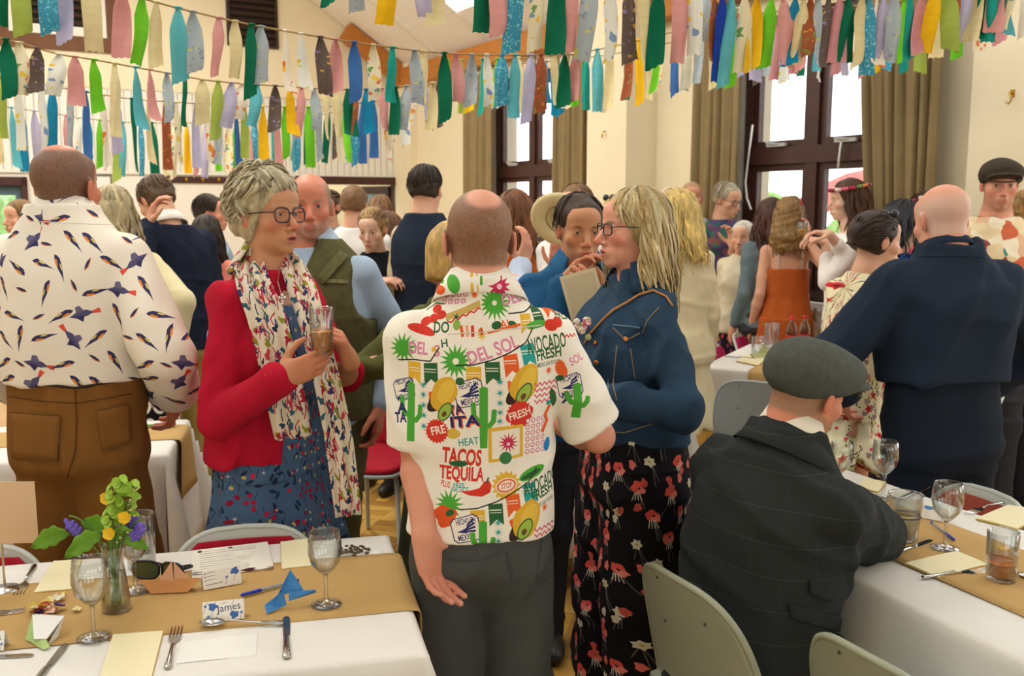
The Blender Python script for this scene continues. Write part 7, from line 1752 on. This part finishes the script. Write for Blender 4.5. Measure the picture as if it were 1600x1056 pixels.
def bunting(pts, n, lens, label, seed, cols=None, jit=.25, wid=1.0, strips=None):
    """pts: photo points with their depth along the cord; cords sag between them"""
    W_ = [at(*p) for p in pts]; e = empty('bunting', W_[0], 0, label, 'bunting', None); Q = []
    for i in range(len(W_)-1):
        p0, p1, p2, p3 = W_[max(i-1, 0)], W_[i], W_[i+1], W_[min(i+2, len(W_)-1)]
        for t in np.linspace(0, 1, 12, endpoint=False): Q.append(.5*((2*p1)+(-p0+p2)*t+(2*p0-5*p1+4*p2-p3)*t*t+(-p0+3*p1-3*p2+p3)*t**3))
    Q.append(W_[-1]); Q = np.array(Q); s_ = np.concatenate([[0], np.cumsum(np.linalg.norm(np.diff(Q, axis=0), axis=1))])
    MB().tube(list(Q-W_[0]), .0035, 6).build('cord', cord_m, e, True); r = random.Random(seed); ck = list(cols) if cols else None
    if strips:
        vx = Q[:, 1]*math.cos(PITCH)-(Q[:, 2]-CAMZ)*math.sin(PITCH); px = 800+FPX*Q[:, 0]/vx
        for x, yb, k in strips:
            d = np.interp(x, px, s_); c = np.array([np.interp(d, s_, Q[:, q]) for q in range(3)]); L_ = c[2]-at(x, yb, c[1])[2]
            t = np.array([np.interp(d+.02, s_, Q[:, q])-np.interp(d-.02, s_, Q[:, q]) for q in range(3)])
            o = link('fabric_strip', STR[r.randrange(14)], None, e, c-W_[0], math.atan2(t[1], t[0])+r.uniform(-.35, .35)); o.scale = (r.uniform(.85, 1.1)*wid, 1, max(.05, L_)); o.material_slots[0].link = 'OBJECT'; o.material_slots[0].material = SM[k]
        return e
    for i in range(n):
        d = (i+.5+r.uniform(-jit, jit))/n*s_[-1]; c = np.array([np.interp(d, s_, Q[:, k]) for k in range(3)])-W_[0]; t = np.array([np.interp(d+.02, s_, Q[:, k])-np.interp(d-.02, s_, Q[:, k]) for k in range(3)])
        o = link('fabric_strip', STR[r.randrange(14)], None, e, c, math.atan2(t[1], t[0])+r.uniform(-.5, .5)); o.scale = (r.uniform(.8, 1.2)*wid, 1, r.uniform(*lens))
        k = ck[i % len(ck)] if ck else KEYS[r.randrange(len(KEYS))]
        o.material_slots[0].link = 'OBJECT'; o.material_slots[0].material = SM[k]
    return e
G, P_, L_, B_, F_, C_, Y_ = 'greyprint', 'pink', 'lemon', 'brownprint', 'floral', 'cream', 'yellow'
bunting([(-60, -78, 2.9), (40, -62, 2.95), (120, -45, 3.0), (210, -10, 3.1), (225, -2, 3.15), (300, 18, 3.25), (400, 40, 3.4), (540, 64, 3.6), (680, 82, 3.8), (790, 86, 3.95), (905, 85, 4.1)], 0, None, 'nearest left rag bunting swooping from the top left towards the centre', 3, wid=.95, strips=[(3, 40, 'green'), (28, 55, 'olive'), (72, 52, 'bluedot'), (100, 68, 'lilac'), (139, 80, C_), (190, 92, P_), (222, 103, 'lime'), (244, 106, C_), (278, 128, 'aqua'), (301, 112, G), (343, 120, P_), (367, 122, C_), (393, 152, 'green'), (408, 130, G), (446, 143, 'orange'), (470, 138, L_), (500, 148, B_), (524, 146, P_), (553, 159, 'blue'), (583, 155, F_), (614, 160, 'teal'), (647, 162, G), (662, 160, C_), (694, 190, 'green'), (712, 160, P_), (737, 166, G), (760, 168, L_), (785, 165, 'bluedot'), (806, 184, 'aqua'), (830, 192, 'lilac'), (846, 175, 'rust'), (866, 166, C_), (882, 168, 'green'), (898, 160, P_)])
bunting([(-40, 52, 3.6), (20, 64, 3.7), (90, 84, 3.8), (145, 93, 3.9), (250, 112, 4.1), (330, 126, 4.3), (430, 134, 4.5), (560, 140, 4.8), (690, 128, 5.1)], 0, None, 'second rag bunting on the left, just below the nearest one', 5, wid=1.1, strips=[(9, 153, 'green'), (30, 148, F_), (58, 145, B_), (93, 150, L_), (117, 165, P_), (147, 175, 'lime'), (180, 214, C_), (212, 200, 'aqua'), (234, 187, P_), (260, 190, G), (289, 198, 'green'), (317, 194, C_), (341, 218, 'olive'), (362, 200, 'lilac'), (380, 186, 'orange'), (402, 198, 'aqua'), (430, 205, B_), (452, 210, Y_), (472, 215, P_), (490, 205, G), (508, 216, C_), (524, 214, C_), (543, 212, 'green'), (557, 212, 'rust'), (573, 208, 'cyan'), (597, 203, P_), (618, 211, 'green'), (636, 203, G), (651, 195, 'orange'), (664, 190, 'lilac'), (676, 203, C_), (686, 200, B_)])
bunting([(-40, 112, 5.0), (45, 128, 5.1), (160, 148, 5.4), (235, 157, 5.6), (400, 166, 6.0), (520, 166, 6.4), (640, 150, 6.8)], 32, (.3, .4), 'third rag bunting, deeper in the hall at left', 7)
bunting([(-40, 160, 6.4), (60, 174, 6.6), (180, 190, 6.9), (300, 192, 7.2), (420, 188, 7.6), (560, 170, 8.0)], 34, (.32, .42), 'lowest and furthest rag bunting in front of the white boarding', 9)
bunting([(470, -50, 2.9), (560, -42, 2.9), (690, -40, 2.9), (800, -42, 2.9), (900, -36, 2.95), (1000, -26, 3.0), (1110, -30, 3.0)], 0, None, 'rag bunting hanging into the top centre of the photo', 13, wid=.95, strips=[(520, 10, 'green'), (558, 17, G), (612, 38, Y_), (655, 27, 'lilac'), (686, 40, C_), (756, 50, 'green'), (777, 56, P_), (807, 82, 'bluedot'), (841, 78, F_), (871, 87, 'green'), (894, 83, P_), (925, 95, G), (953, 95, L_), (983, 97, B_), (1006, 100, C_), (1029, 107, 'green'), (1063, 98, P_), (1086, 85, L_)])
bunting([(1080, -14, 3.2), (1200, -3, 3.2), (1300, -2, 3.2), (1400, -8, 3.2), (1480, -22, 3.2), (1560, -46, 3.2), (1640, -80, 3.2)], 0, None, 'front right rag bunting across the top of the large window', 15, wid=.95, strips=[(1104, 62, G), (1117, 100, 'rust'), (1131, 128, 'royal'), (1144, 135, 'aqua'), (1164, 113, F_), (1183, 110, Y_), (1205, 105, 'lime'), (1225, 104, P_), (1243, 102, 'cyan'), (1256, 100, C_), (1266, 86, 'rust'), (1279, 102, G), (1296, 102, B_), (1313, 98, 'rose'), (1327, 97, 'green'), (1346, 100, C_), (1357, 117, 'bluedot'), (1371, 102, 'orange'), (1381, 90, 'lilac'), (1398, 97, G), (1424, 93, 'teal'), (1442, 86, 'rose'), (1463, 82, Y_), (1481, 78, 'olive'), (1495, 77, 'rust'), (1512, 67, 'lilac'), (1528, 65, C_), (1541, 58, 'green'), (1549, 65, 'teal'), (1559, 52, P_), (1573, 53, 'aqua'), (1591, 45, F_)])
bunting([(690, 95, 6.6), (780, 92, 6.4), (880, 86, 5.8), (960, 72, 5.6), (1060, 48, 5.4), (1180, 22, 5.2), (1300, 12, 5.0), (1420, 0, 4.8), (1520, -20, 4.6), (1620, -50, 4.5)], 40, (.28, .36), 'middle rag bunting running behind the front right one', 17)
bunting([(770, 100, 7.0), (860, 96, 6.8), (960, 84, 6.6), (1070, 62, 6.3), (1180, 40, 6.0), (1300, 26, 5.8), (1430, 14, 5.5)], 30, (.28, .36), 'furthest right rag bunting close to the windows', 19)
